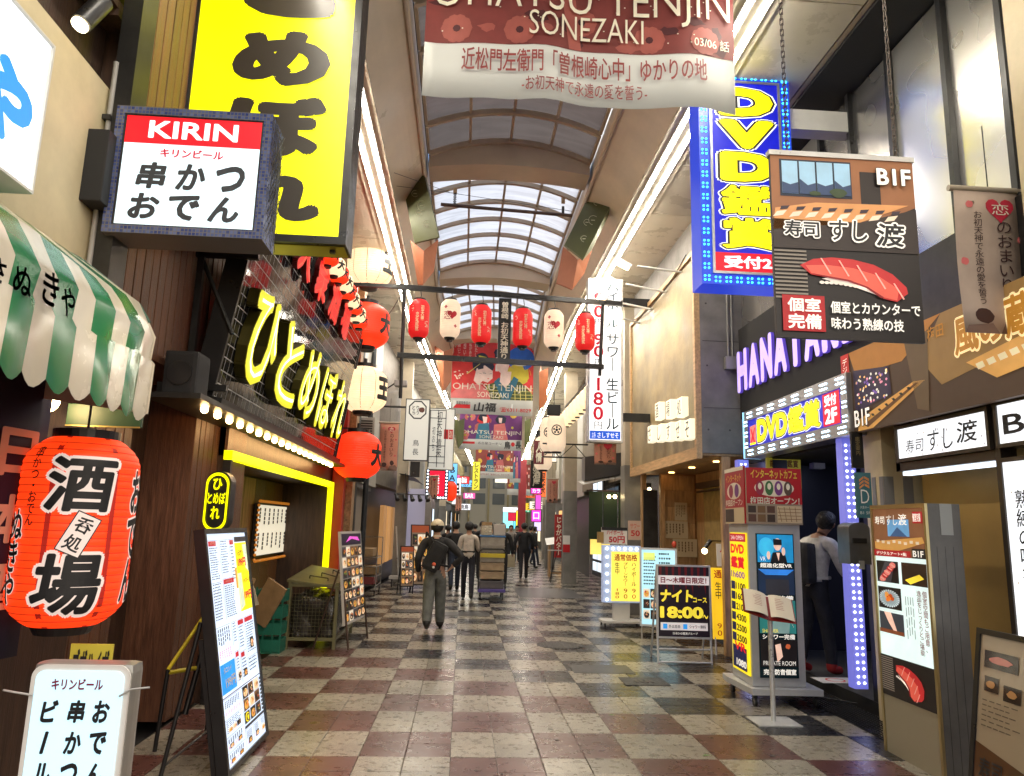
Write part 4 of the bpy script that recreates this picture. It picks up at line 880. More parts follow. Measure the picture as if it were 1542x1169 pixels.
# --- DVD shop
dvd = thing('media_shop_building', 'dark DVD and internet cafe shopfront with an open blue lit doorway', 'building', (RX, 8.5, 0))
yb0, yb1 = 6.95, sy0-.02
def lb(x0, x1, y0, y1, z0, z1, nm, m_): MB().box(x0-RX, x1-RX, y0-8.5, y1-8.5, z0, z1).build(nm, m_, dvd)
zd = P(1123, 690, X=3.6).z
lb(3.82, 7, 6.95, yb1, zd, 3.95, 'fascia', MATTE); lb(3.82, 7, 6.6, 6.95, 0, 3.95, 'side_wall', DARK); lb(4.0, 7, yb1-.1, yb1+.02, .12, zd, 'far_wall', mat('blackish_wall', (.03, .03, .04), .3))
lb(6.2, 6.3, 6.95, yb1-.1, .12, zd, 'back_wall', mat('back_wall_blue', (.02, .022, .035), .4)); lb(3.82, 7, 6.95, yb1-.1, zd-.03, zd-.001, 'ceiling', MATTE)
lb(3.82, 4.0, yb1-.9, yb1-.12, .12, zd-.04, 'inner_partition', mat('blackish_wall', (.03, .03, .04), .3))
# stainless upper wall, panel by panel
ps = [P(px_, 200, X=RX).y for px_ in (1640, 1525, 1433, 1345, 1281, 1235, 1195, 1165)]+[sy0]
for a_, b__ in zip(ps, ps[1:]):
    MB().box(.02, .05, a_-8.5+.03, b__-8.5-.03, 3.97, 6.05, bv=.004).build('steel_panel', STEEL, dvd); MB().box(-.03, .02, a_-8.5-.03, a_-8.5+.028, 3.96, 6.06).build('mullion', BLACK, dvd)
lb(3.86, 7, 3.5, yb1, 3.96, 7, 'upper_wall', DARK); lb(3.35, 3.86, 2.5, yb1, 6.07, 6.10, 'dark_eave', MATTE)
# purple light letters on a black box
hb = P(1111, 593, X=3.68); ht_ = P(1111, 527, X=3.68); hy1, hy0 = hb.y, P(1283, 500, X=3.68).y
t = thing('purple_letter_sign', 'black box sign with big lit purple capital letters above the DVD doorway', 'sign', (3.72, (hy0+hy1)/2, hb.z-.05), RIGHT); wl = hy1-hy0
MB().box(-wl/2-.02, wl/2+.5, .0, .10, -.30, .95).build('box', MATTE, t)
PU = glow('purple_letter', (196, 170, 255), 1.05); PUS = mat('purple_side', (.12, .08, .3), .4, emit=.35, ecol=hexc(110, 80, 230))
x = -wl/2; k_ = wl/7.25
for i, ch in enumerate('HANATARE'): letter(ch, x+i*k_*.965, x+i*k_*.965+k_*.84, .05, .62, PU, t, y=-.04, off=.06, name='light_letter'); letter(ch, x+i*k_*.965, x+i*k_*.965+k_*.84, .05, .62, PUS, t, y=-.019, off=.06, ext=.018, name='letter_side')
# DVD fascia light sign with LED clusters
FX = 3.58
y1_ = P(1122, 655, X=FX).y; y0_ = P(1278, 610, X=FX).y; za = P(1122, 621, X=FX).z; zb2 = P(1122, 691, X=FX).z
wl = y1_-y0_; hh = za-zb2
SIL = mat('silver_frame', (.5, .5, .52), .3, .8, noise=.1)
t, b = lightbox('dvd_fascia_sign', 'blue lit sign with yellow DVD lettering over the doorway, framed by white LED clusters', 'sign', Vector((FX, (y0_+y1_)/2, zb2)), wl, hh, .2, RIGHT, .125, SIL, glow('dvd_blue', (18, 24, 165), 1.0))
YL = glow('lit_yellow', (255, 240, 10), 1.0); KO = mat('black_outline', (.01, .01, .012), .5); WO = glow('white_outline', (245, 245, 250), .95); RD = glow('lit_red_box', (205, 14, 40), .95)
b.rect(.84, .03, .985, .97, RD); b.poly([(.02, .25), (.10, .22), (.10, .9), (.02, .93)], mat('pink_logo', hexc(225, 130, 120), .5, emit=.6, ecol=hexc(225, 120, 110))); b.poly([(.03, .35), (.045, .35), (.09, .85), (.07, .85)], RD, 2); b.poly([(.085, .32), (.095, .35), (.045, .85), (.03, .8)], RD, 2); b.rect(.02, .86, .1, .93, YL, 3); b.done()
b.text('DVD', .125, .10, .49, .90, YL, off=.05, outline=((.035, KO), (.065, WO))); b.text('鑑賞', .50, .08, .82, .92, YL, off=.03, outline=((.03, KO), (.06, WO)))
b.text('受付', .86, .08, .965, .42, WO, off=.04, layer=4); b.text('2F', .86, .48, .965, .92, WO, off=.04, layer=4)
LED = glow('led_dot', (190, 232, 255), 7); LEDB = glow('led_dot_blue', (120, 175, 255), 7)
def led_cluster(m, x, z, y, s, r=.011):
    for dx, dz in ((-s, -s), (s, -s), (-s, s), (s, s)): m.lathe([(r, 0), (r*.7, r*.8), (.0005, r)], n=6, c=(0, 0, 0)); k = 18; m.v[-k:] = [(x+dx+v[0], y-v[2], z+dz+v[1]) for v in m.v[-k:]]
m = MB()
for i in range(8):
    for z in (.06, hh-.06): led_cluster(m, -wl/2+.16+i*(wl-.32)/7, z, -.013, .024); led_cluster(m, -wl/2+.16+i*(wl-.32)/7+.07, z, -.013, .024)
for i in range(3):
    for x in (-wl/2+.06, wl/2-.06): led_cluster(m, x, .16+i*(hh-.32)/2, -.013, .024)
tag(m.build('led_clusters', LED, t), kind='stuff')
MB().box(-wl/2-.02, -wl/2-.002, -.02, .2, 0, hh).build('edge_glow_strip', glow('cyan_edge', (150, 215, 255), 1.3), t)
# LED door jambs
JB = mat('violet_led_panel', (.25, .25, .5), .35, emit=.40, ecol=hexc(120, 125, 255))
def jamb(label, x, y, w, z0, z1, rz=0):
    t = thing('led_door_jamb', label, 'light column', (x, y, z0), rz); h = z1-z0
    MB().box(-w/2, w/2, 0, .12, 0, h).build('panel', JB, t); m = MB(); n = int(h/.125)
    for i in range(n): led_cluster(m, 0.0, .08+i*.125, -.002, .028, .012)
    tag(m.build('led_clusters', glow('led_white_violet', (225, 230, 255), 6), t), kind='stuff'); return t
pa, pb = P(1298, 1038, Y=6.92), P(1272, 655, Y=6.92)
jamb('tall violet LED light column forming the near jamb of the DVD doorway', pa.x+.0, 6.92, .125, pa.z, pb.z)
jamb('violet LED light column at the far jamb of the DVD doorway', 3.66, 9.55, .14, .12, zd)
jamb('second violet LED light strip just inside the far side of the DVD doorway', 3.95, 9.3, .12, .12, zd)
o = thing('inner_yellow_sign', 'yellow sign with dark red lettering hanging inside the DVD doorway', 'sign', *[rY(1155, 690, 1206, 724, 9.0)[0]]); loc, w, h = rY(1155, 690, 1206, 724, 9.0)
MB().box(-w/2, w/2, 0, .04, -.1, h).build('board', mat('dim_yellow', (.5, .42, .05), .5, emit=.12, ecol=(.7, .6, .05)), o); b = Board(o, w, h, 0, -.001); b.text('鑑DVD鑑賞', .08, .08, .92, .42, mat('dark_red_ink', (.2, .02, .01), .5), off=.02); b.text('店舗', .25, .5, .8, .98, WHITE, off=.02)
loc, w, h = rY(1225, 698, 1243, 706, 9.3); MB().box(-w/2, w/2, 0, .12, 0, h*1.3, bv=.01).build('security_camera', WHITE, loc=loc, label='small white security camera on the ceiling inside the DVD doorway', cat='camera')
# light inside doorway (photo shows bluish light in there)
MB().box(4.6, 5.2, 7.6, 8.2, zd-.06, zd-.035).build('ceiling_light', glow('dim_ceiling_light', (200, 210, 255), 9), dvd, loc=(-RX, -8.5, 0))
# floor mat / paper on the step
o = thing('floor_notice', 'white floor notice with a red mark on the dark doorway step', 'notice', P(1258, 1025, Z=.125)); MB().box(-.2, .2, -.14, .14, 0, .004).build('sheet', WHITE, o); MB().lathe([(.08, .005), (.1, .005)], n=20).build('mark', RED, o)
# --- blue vertical DVD sign high up
loc, w, h = rY(1054, 110, 1194, 430, 6.65)
BLF = mat('blue_led_channel', (.02, .06, .35), .3, emit=.5, ecol=hexc(10, 60, 235))
t = thing('dvd_vertical_sign', 'tall blue lit sign with huge yellow DVD lettering edged by blue LED dots', 'sign', loc)
MB().box(-w/2, w/2, .0, .30, 0, h).build('housing', BLF, t); fr = .105
m = MB().box(-w/2+fr, w/2-fr, -.02, -.001, fr, fr+.025).box(-w/2+fr, w/2-fr, -.02, -.001, h-fr-.025, h-fr).box(-w/2+fr, -w/2+fr+.025, -.02, -.001, fr+.026, h-fr-.026).box(w/2-fr-.025, w/2-fr, -.02, -.001, fr+.026, h-fr-.026); m.build('frame', SIL, t)
MB().box(-w/2+fr+.026, w/2-fr-.026, -.012, -.001, fr+.026, h-fr-.026).build('face', glow('dvd_blue_face', (14, 22, 170), 1.0), t)
b = Board(t, w-2*fr-.05, h-2*fr-.05, fr+.025, -.013)
b.rect(0, .905, 1, 1, RD); b.done()
for ch, v0, v1 in (('D', .03, .185), ('V', .205, .36), ('D', .38, .535), ('鑑', .555, .71), ('賞', .725, .885)): b.text(ch, .10, v0, .92, v1, YL, off=.07 if ch in 'DV' else .032, outline=((.035, KO), (.06, WO)))
b.text('受付2F', .12, .92, .95, .985, WO, off=.04, layer=4)
m = MB(); LD = glow('cyan_led', (60, 200, 255), 3.5)
nz_ = int(h/.115)
for i in range(nz_):
    for x in (-w/2+.05, w/2-.05): led_cluster(m, x, .06+i*(h-.12)/(nz_-1), -.002, .02, .012)
for i in range(1, 8):
    for z in (.05, h-.05): led_cluster(m, -w/2+.05+i*(w-.1)/8, z, -.002, .02, .012)
tag(m.build('led_clusters', LD, t), kind='stuff')
MB().box(w/2, 3.82-loc.x, .06, .24, h-.55, h-.33).box(w/2, 3.82-loc.x, .06, .24, .55, .75).build('bracket_beam', WHITE, t)
# --- sushi shop at the near right
su = thing('sushi_shop_building', 'sushi shop front with dark timber grid, lit white signs and a tan recessed door', 'building', (RX, 5, 0))
def sb_(x0, x1, y0, y1, z0, z1, nm, m_): return MB().box(x0-RX, x1-RX, y0-5, y1-5, z0, z1).build(nm, m_, su)
TAN = mat('tan_wall', (.36, .22, .06), .5, noise=.12, nscale=2)
sb_(4.05, 4.2, 3.0, 6.35, .0, 2.5, 'recess_wall', TAN); sb_(3.7, 6, -1, 6.3, 2.95, 3.3, 'upper_fascia', mat('umber_panel', (.10, .07, .05), .4)); sb_(4.2, 6, -1, 6.9, 0, 3.95, 'core', DARK); sb_(3.75, 6, 3.5, 6.3, 3.3, 3.95, 'upper_core', DARK)
FRM = mat('dark_timber_frame', (.03, .022, .016), .35)
zs_a = P(1350, 697, X=3.7).z; zs_b = P(1350, 643, X=3.7).z; yA = P(1350, 670, X=3.7).y; yB = P(1491, 650, X=3.7).y
SGN = mat('mottled_lit_acrylic', (.6, .6, .6), .3, emit=.86, ecol=(.93, .96, 1.0))
def flecks(b, n, mts):
    for _ in range(n):
        u, v = random.uniform(.03, .97), random.uniform(.05, .95); r = random.uniform(.003, .010); b.blob(u, v, r, r*b.w/b.h*random.uniform(1, 2.4), random.choice(mts), 1, 7, .6)
FL = [mat('ochre_fleck', (.45, .3, .1), .5), mat('grey_fleck', (.3, .3, .32), .5), mat('mauve_fleck', (.25, .18, .25), .5)]
t, b = lightbox('sushi_shop_sign', 'white lit sign with black brush lettering 寿司すし渡 above the tan doorway', 'sign', Vector((3.7, (yA+yB)/2, zs_a)), yA-yB, zs_b-zs_a, .12, RIGHT, .028, FRM, SGN)
flecks(b, 26, FL); b.done()
b.text('寿司', .10, .42, .33, .85, BRUSH, off=.0, shear=.1); b.text('すし', .38, .25, .66, .9, BRUSH, shear=.12); b.text('渡', .70, .15, .92, .80, BRUSH, off=.01, shear=.1)
yC = yB-.06
t, b = lightbox('floor_lightbox', 'white lit sign reading B1F next to the brush lettered sushi sign', 'sign', Vector((3.7, yC-.45, zs_a)), .9, zs_b-zs_a+.02, .12, RIGHT, .028, FRM, SGN)
flecks(b, 20, FL); b.done(); b.text('B1F', .06, .28, .75, .78, BRUSH, off=.015)
zp1 = zs_a-.07
t, b = lightbox('slogan_lightbox', 'tall white lit panel with a vertical black Japanese slogan below the B1F sign', 'sign', Vector((3.7, yC-.5, .9)), 1.0, zp1-.9, .12, RIGHT, .03, FRM, SGN)
flecks(b, 24, FL); b.done(); b.text('熟練の味をお楽しみください', .10, .16, .24, 1.5, BRUSH, vertical=True, off=.008); b.text('完全個室', .34, .05, .48, .55, BRUSH, vertical=True)
sb_(3.72, 3.84, yB-.055, yB-.002, .0, zs_b+.05, 'timber_mullion', FRM); sb_(3.72, 3.84, yB, yA+.06, zs_a-.075, zs_a-.004, 'timber_rail', FRM); sb_(3.74, 3.8, yB, yA, zs_a-.11, zs_a-.078, 'light_strip', glow('soffit_strip', (225, 240, 255), 1.6)); sb_(3.72, 3.9, yA, yA+.06, zs_a-.07, zs_b+.05, 'timber_mullion', FRM)
# cream pillar with grey checks between the shops
t = thing('checked_pillar', 'cream pillar with a band of grey checks between DVD doorway and sushi shop', 'pillar', (3.9, 6.55, 0)); MB().box(-.16, .3, -.12, .18, 0, 2.9).build('shaft', mat('cream_tile', (.55, .45, .27), .4, noise=.08), t)
m = MB()
zc = P(1325, 735, X=3.74).z
for i in range(5):
    if i % 2 == 0: m.box(-.166, -.161, -.12+i*.06, -.06+i*.06, zc-.16, zc+.1).box(-.16+i*.09, -.07+i*.09, -.126, -.121, zc-.16, zc+.1)
m.build('check_band', mat('grey_check', (.2, .19, .18), .45), t)
# long photo banner with red strip
BX = 3.62
q0 = P(1270, 600, X=BX).y; zt0 = P(1270, 536, X=BX).z; zb0 = P(1297, 650, X=BX).z; q1 = 4.35
t = thing('restaurant_photo_banner', 'long brown banner printed with a restaurant interior and a red strip at its far end', 'banner', (BX, (q0+q1)/2, zb0), RIGHT); wl = q0-q1; hh = zt0-zb0
MB().box(-wl/2, wl/2, 0, .05, 0, hh).build('panel', pr('umber_print', (66, 48, 34)), t); b = Board(t, wl, hh, 0, -.001)
b.poly([(.06, .0), (.62, .0), (.40, .34), (.10, .30)], pr('timber_print', (168, 112, 48))); b.poly([(.62, 0), (1, 0), (1, .55), (.60, .72), (.50, .4)], pr('tan_print', (140, 108, 62))); b.poly([(.42, .12), (.55, .12), (.53, .95), (.47, .9)], pr('shadow_print', (92, 74, 52)), 2)
b.poly([(.085, .24), (.32, .34), (.33, .66), (.09, .76)], pr('screen_print', (40, 32, 60)), 2)
rn = random.Random(3)
for _ in range(60): b.blob(.10+.21*rn.random(), .34+.34*rn.random(), .008, .02, pr(*rn.choice([('amber_dot', (235, 190, 120)), ('pink_dot', (220, 150, 170)), ('pale_dot', (240, 235, 220)), ('violet_dot', (120, 90, 170))]), .5), 3, 7, .4, rn)
b.poly([(.10, .86), (.46, .60), (.52, .62), (.20, .99), (.1, .99)], pr('counter_print', (214, 160, 84)), 2); b.poly([(.14, .93), (.47, .62), (.485, .63), (.17, .97)], pr('counter_shadow_print', (96, 62, 34)), 3)
for k in range(7): b.poly([(.15+k*.045, .86-k*.036), (.165+k*.045, .86-k*.036), (.175+k*.045, .89-k*.036), (.16+k*.045, .89-k*.036)], pr('black_print', (24, 20, 18)), 4)
b.poly([(.72, .58), (.98, .48), (1, .75), (.84, .80)], pr('counter_print', (214, 160, 84)), 3)
for k in range(5): b.poly([(.76+k*.045, .62-k*.01), (.79+k*.045, .61-k*.01), (.80+k*.045, .67-k*.01), (.77+k*.045, .68-k*.01)], pr('paper_print', (235, 220, 180)), 4)
b.rect(0, 0, .06, 1.0, pr('red_strip', (176, 34, 30), .4), 3); b.done()
b.text('デジタルアート×鮨', .012, .05, .048, .95, pr('white_lit_print', (240, 235, 225), .5), vertical=True, layer=4); b.text('B1F', .085, .74, .19, .94, pr('white_lit_print', (240, 235, 225), .5), off=.015, layer=5, outline=((.03, KO),))
b.text('梅田', .55, .10, .63, .24, pr('gold_print', (176, 120, 40), .4), off=.01, layer=4); b.text('風の蔵', .68, .12, 1.0, .50, pr('gold_print', (176, 120, 40), .4), off=.03, layer=5, outline=((.06, pr('halo_print', (246, 226, 170), .5)),))
# cream upper column at the right edge
yc_ = P(1514, 60, X=3.61).y; MB().box(-.17, .3, -.7, 0, 0, 2.6).build('upper_column', mat('cream_tile', (.55, .45, .27), .4), loc=(3.78, yc_, 3.4), label='cream painted upper column at the top right edge beside the steel panels', cat='column')
# clinic sign, slim sign, mailbox
loc, w, h = rY(1290, 712, 1313, 780, 6.45)
t = thing('clinic_sign', 'small teal sign with a white letter D and orange chevrons beside the doorway', 'sign', loc); MB().box(-w/2, w/2, 0, .03, 0, h).build('board', paint('teal_board', (62, 110, 118), .4), t); b = Board(t, w, h, 0, -.001)
OR = paint('orange_print', (214, 140, 80)); 
for k in range(3): b.poly([(.2, .16+k*.08), (.5, .08+k*.08), (.5, .13+k*.08), (.2, .21+k*.08)], OR); b.poly([(.55, .08+k*.08), (.85, .13+k*.08), (.85, .19+k*.08), (.55, .13+k*.08)], OR)
b.done(); b.text('D', .25, .38, .78, .68, PAPERW, off=-.01); b.text('大吉ホーム', .15, .74, .9, .80, PAPERW); b.text('B1 5F', .15, .86, .8, .92, PAPERW)
loc, w, h = rY(1283, 650, 1300, 705, 6.6); t = thing('slim_sign', 'slim dark sign plate with pale lettering above the teal clinic sign', 'sign', loc); MB().box(-w/2, w/2, 0, .03, 0, h).build('board', BLACK, t); Board(t, w, h, 0, -.001).text('鑑定案内', .3, .15, .7, .65, paint('dull_gold', (150, 130, 90)), vertical=True)
loc, w, h = rY(1279, 787, 1311, 850, 6.3)
t = thing('mailbox', 'grey rounded metal mailbox on the wall beside the near violet LED column', 'mailbox', loc); GM = mat('grey_steel_box', (.17, .18, .19), .3, .7, noise=.15)
m = MB(); m.prism([(-w/2, 0), (w/2, 0), (w/2, h*.85)]+[(w/2*math.cos(a*math.pi/10), h*.85+h*.15*math.sin(a*math.pi/10)) for a in range(1, 10)]+[(-w/2, h*.85)], 0, .2); m.build('body', GM, t); MB().box(-w*.35, w*.3, -.012, -.001, h*.5, h*.62).build('slot_flap', DARK, t); MB().box(-.02, .02, -.02, 0, -.04, .03).build('padlock', ALU, t)
# ================================================================== HANGING BANNERS
def cloth_warp(t, fn, xs, zs=()):
    """cut every child of t along the given local x / z and push it by fn(x,z) along local y"""
    for o in t.children:
        if o.get('rigid'): continue
        me = o.data.copy(); bm = bmesh.new(); bm.from_mesh(me)
        for x in xs: bmesh.ops.bisect_plane(bm, geom=bm.verts[:]+bm.edges[:]+bm.faces[:], plane_co=(x, 0, 0), plane_no=(1, 0, 0))
        for z in zs: bmesh.ops.bisect_plane(bm, geom=bm.verts[:]+bm.edges[:]+bm.faces[:], plane_co=(0, 0, z), plane_no=(0, 0, 1))
        for v in bm.verts:
            v.co.y += fn(v.co.x, v.co.z)
            v.co.z += .25*fn(v.co.x*1.3+.4, v.co.z)*max(0, 1-v.co.z/.9)
        bm.to_mesh(me); bm.free(); o.data = me
        if o.name.startswith(('cloth', 'print')): 
            for p in me.polygons: p.use_smooth = True
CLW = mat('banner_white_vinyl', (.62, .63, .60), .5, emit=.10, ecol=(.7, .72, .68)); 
def bc(nm, rgb): return mat(nm, hexc(*rgb), .55, noise=.14, nscale=5)
CLD = bc('maroon_vinyl', (122, 52, 48)); B1 = bc('dusky_maroon', (78, 26, 32)); B2 = bc('dusty_rose', (176, 92, 82)); B3 = bc('banner_red', (205, 48, 48)); B4 = bc('navy_hair', (22, 26, 52)); B5 = bc('pale_skin', (240, 212, 204)); B6 = bc('kimono_teal', (44, 112, 140)); B7 = bc('kimono_green', (62, 74, 26)); B8 = bc('umbrella_blue', (36, 96, 190)); B9 = bc('fan_yellow', (206, 190, 60)); B10 = bc('pink_kimono', (206, 110, 110)); B11 = bc('plum_purple', (104, 40, 110)); MR = bc('maroon_text', (150, 62, 58)); CRT = bc('cream_text', (238, 232, 212)); GLN = bc('gold_line', (205, 195, 110)); B12 = bc('flower_yellow', (226, 188, 70))
def flower(b, u, v, r, m, c, layer=2):
    asp = b.w/b.h
    for k in range(10):
        a = k*math.pi/5; b.oval(u+r*.6*math.cos(a), v+r*asp*.6*math.sin(a), r*.42, r*asp*.42, m, layer, 8)
    b.oval(u, v, r*.25, r*asp*.25, c, layer+1, 8)
def street_banner(label, loc, w, h, white, art, big=False):
    t = thing('street_banner', label, 'banner', loc, 0, 'banners hung across the street'); vw = 1-white
    MB().box(-w/2, w/2, .001, .004, 0, h).build('cloth', CLW, t); b = Board(t, w, h, 0, 0)
    if art == 'leaves':
        b.rect(0, 0, 1, vw, CLD); rn = random.Random(5)
        for _ in range(26):
            u, v = rn.random(), vw*(1-.5*rn.random()**1.5); b.blob(min(.95, max(.05, u)), min(vw-.03, v), .045*rn.uniform(.6, 1.3), .03*rn.uniform(.6, 1.3), rn.choice([B1, B2, B1]), 2, 11, .6, rn)
        for u in (.1, .3, .5, .72, .9): flower(b, u, vw*(.93 if u != .5 else .86), .05, B2, B1, 3)
        b.poly([(.40, .3), (.45, .3), (.50, vw), (.46, vw)], B2, 4)
        for _ in range(70): u, v = rn.random()*.9+.05, vw*(.55+.4*rn.random()); b.oval(u, v, .003, .0025, CRT, 4, 5)
    elif art == 'couple':
        b.rect(0, 0, 1, vw, B3)
        for k, tx in enumerate(('願いごと', '想いを', '私があなた', 'わたしら')): b.text(tx, .06+k*.07, .06, .095+k*.07, .30, CRT, vertical=True)
        b.oval(.84, .24, .17, .16, B8, 2, 24); b.oval(.84, .27, .13, .07, CRT, 3, 24); b.oval(.84, .25, .12, .06, B8, 4, 20)
        b.oval(.82, .45, .15, .14, B9, 2, 18)
        b.poly([(.42, .62), (.62, .52), (.84, .55), (1, .72), (1, vw), (.4, vw)], B7, 3)
        for k in range(9): b.poly([(.44+k*.066, .60), (.448+k*.066, .60), (.458+k*.066, vw), (.45+k*.066, vw)], GLN, 4)
        for k in range(4): b.rect(.44, .63+k*.045, 1, .636+k*.045, GLN, 4)
        b.poly([(.52, .56), (.58, .50), (.68, .66), (.76, .48), (.82, .52), (.72, vw), (.62, vw)], B6, 5)
        b.poly([(.60, .42), (.73, .42), (.72, .56), (.66, .64), (.59, .56)], B5, 6)
        b.blob(.60, .17, .10, .07, B4, 7, 14, .15); b.poly([(.53, .18), (.67, .17), (.70, .34), (.68, .42), (.62, .46), (.55, .40)], B5, 6); b.poly([(.52, .13), (.70, .13), (.70, .20), (.60, .22), (.52, .24)], B4, 8)
        b.poly([(0, .74), (.12, .62), (.34, .60), (.46, .70), (.48, vw), (0, vw)], B10, 7)
        b.blob(.38, .36, .145, .115, B4, 8, 18, .12); b.blob(.36, .24, .08, .06, B4, 8, 12, .2)
        b.poly([(.30, .40), (.40, .35), (.50, .42), (.50, .52), (.44, .58), (.38, .56), (.33, .62), (.27, .56)], B5, 9)
        b.poly([(.43, .525), (.46, .52), (.45, .535)], B3, 10); b.poly([(.38, .45), (.42, .455), (.42, .46), (.38, .457)], B4, 10); b.poly([(.46, .46), (.49, .455), (.49, .46), (.46, .465)], B4, 10)
        b.poly([(.18, .47), (.34, .33), (.345, .335), (.19, .475)], GLN, 10); b.poly([(.32, .22), (.42, .24), (.42, .27), (.33, .26)], B9, 10)
        rn = random.Random(8)
        for _ in range(16): b.oval(.03+.16*rn.random(), .42+.12*rn.random(), .012, .009, CRT, 3, 6)
    else:
        A, Bc = (B11, B12) if art == 'plum' else (B3, B4)
        b.rect(0, 0, 1, vw, A if art == 'plum' else CLD)
        rn = random.Random(hash(art) % 100 if 0 else len(label))
        for _ in range(10): flower(b, rn.uniform(.08, .92), rn.uniform(.06, vw-.08), rn.uniform(.05, .09), rn.choice([B10, B12, B11, B2]), B9, 2)
        b.blob(.38, .30, .12, .14, B3, 5); b.blob(.37, .26, .09, .10, B4, 6); b.poly([(.36, .24), (.44, .25), (.43, .38), (.38, .40)], B5, 7); b.poly([(.30, .42), (.46, .38), (.50, vw), (.26, vw)], B6, 7)
        b.blob(.66, .30, .10, .12, B4, 6); b.poly([(.62, .26), (.68, .26), (.67, .38), (.63, .37)], B5, 7); b.poly([(.55, .42), (.72, .38), (.78, vw), (.54, vw)], B10, 7)
    return t, b
def sb_text(b, st, u0, v0, u1, v1, m, **k): return b.text(st, u0, v0, u1, v1, m, layer=k.pop('layer', 13), **k)
def wave(amp, f1, ph): return lambda x, z: amp*(math.sin(x*f1+ph)*(.5+.5*max(0, 1-z/1.6))+.35*math.sin(x*f1*2.3+ph*2+z*.8))
# the near banner
Yb = 5.4; a = P(634, 150, Y=Yb); c = P(1109, 165, Y=Yb); w = c.x-a.x
zb_ = P(870, 156, Y=Yb).z; zs = P(870, 75, Y=Yb).z; h = 2.35; white = (zs-zb_)/h
t, b = street_banner('big street banner with a maroon flower print above a white band of Japanese text', Vector(((a.x+c.x)/2, Yb, zb_)), w, h, white, 'leaves')
vv = 1-white; zz = lambda py: 1-(P(870, py, Y=Yb).z-zb_)/h
b.done()
sb_text(b, 'OHATSU TENJIN', .02, zz(-28), .985, zz(38), CRT, off=-.006); sb_text(b, 'SONEZAKI', .33, zz(26), .70, zz(62), CRT, off=-.004); sb_text(b, '03/06 話', .86, zz(50), .98, zz(66), CRT)
sb_text(b, '近松門左衛門「曽根崎心中」ゆかりの地', .12, zz(84), .90, zz(118), MR, off=.012); sb_text(b, '-お初天神で永遠の愛を誓う-', .31, zz(124), .71, zz(146), MR, off=.006)
cloth_warp(t, wave(.035, 4.6, .6), [(-w/2+w*i/26) for i in range(1, 26)], [h*i/8 for i in range(1, 8)])
m = MB().tube((-w/2-.1, 0, h+.02), (w/2+.1, 0, h+.02), .03, 10); o = m.build('top_pole', BRN, t)
MB().tube((-w/2+.2, 0, h), (-w/2+.2, 0, h+.6), .006, 5).tube((w/2-.2, 0, h), (w/2-.2, 0, h+.6), .006, 5).build('cord', DARK, t)
# the farther ones
fb = [(680, 512, 803, 625, 21.5, .205, 'couple', 'street banner with a kimono couple under a blue umbrella and a red telephone number'),
      (692, 612, 786, 678, 27.5, .24, 'plum', 'purple flower print street banner below and behind the kimono couple banner'),
      (716, 674, 773, 721, 36, .22, 'pair', 'small maroon street banner with two dark haired figures in the distance'),
      (764, 700, 802, 746, 44, .2, 'pair', 'farthest street banner with a pale face print on the right of the distant row'),
      (768, 676, 784, 727, 40, .12, 'plum', 'narrow pink and blue street banner half hidden behind the maroon one')]
for i, (x0, y0, x1, y1, Y, wh, art, lb_) in enumerate(fb):
    loc, w, h = rY(x0, y0, x1, y1, Y); t, b = street_banner(lb_, loc, w, h, wh, art); vw = 1-wh; b.done()
    if i < 3: sb_text(b, 'OHATSU TENJIN', .02, vw-.20, .98, vw-.09, CRT, off=-.002); sb_text(b, 'SONEZAKI', .32, vw-.09, .70, vw-.02, CRT)
    if i == 0:
        b.poly([(.03, vw+.13), (.07, vw+.08), (.24, vw+.08), (.24, vw+.13)], RED, 2); b.done(); sb_text(b, '事業用食品の', .07, vw+.04, .24, vw+.085, INK); sb_text(b, '山福', .28, vw+.05, .56, vw+.17, INK, off=.03, shear=.1); sb_text(b, '☎6311-8029', .60, vw+.10, .98, vw+.165, RED, off=.01)
    elif i == 1:
        b.poly([(.02, vw+.11), (.05, vw+.06), (.25, vw+.06), (.25, vw+.11)], RED, 2); b.oval(.86, vw+.1, .03, .05, RED, 2); b.done(); sb_text(b, '名古屋コーチン', .30, vw+.06, .68, vw+.12, INK); sb_text(b, '鳥', .72, vw+.03, .82, vw+.2, INK, off=.02); sb_text(b, '長', .90, vw+.03, .99, vw+.2, INK, off=.02)
    elif i == 2: sb_text(b, '近松門左衛門「曽根崎心中」ゆかりの地', .1, vw+.06, .9, vw+.12, MR)
    cloth_warp(t, wave(.03, 3+i, i), [(-w/2+w*j/10) for j in range(1, 10)], [h*j/4 for j in range(1, 4)])
    MB().tube((-w/2-.1, 0, h+.02), (w/2+.1, 0, h+.02), .03, 8).build('top_pole', BRN, t)
# ================================================================== LANTERN BEAM
A, C_ = P(600, 432, Y=11.8), P(935, 458, Y=12.2); A2, C2 = P(600, 535, Y=11.8), P(907, 553, Y=12.15)
t = thing('lantern_gantry', 'black steel gantry of two horizontal bars spanning the street above the hanging lanterns', 'gantry', (0, 0, 0))
for nm, p, q in (('upper_bar', A, C_), ('lower_bar', A2, C2)):
    m = MB(); d = (q-p); L_ = d.length; m.box(-.02, L_+.02, -.035, .035, -.04, .04); an = math.atan2(d.y, d.x); el = math.asin(d.z/L_)
    m.xform(Matrix.Translation(p) @ Matrix.Rotation(an, 4, 'Z') @ Matrix.Rotation(-el, 4, 'Y')); m.build(nm, BLACK, t)
MB().tube(P(609, 434, Y=11.8), P(603, 600, Y=11.8), .03, 8).build('left_post', BLACK, t); MB().tube(P(908, 456, Y=12.17), P(903, 566, Y=12.17), .03, 8).build('right_post', BLACK, t)
MB().box(-1.3, 0, -.03, .03, -.03, .03).build('wall_arm', BLACK, t, loc=A); 
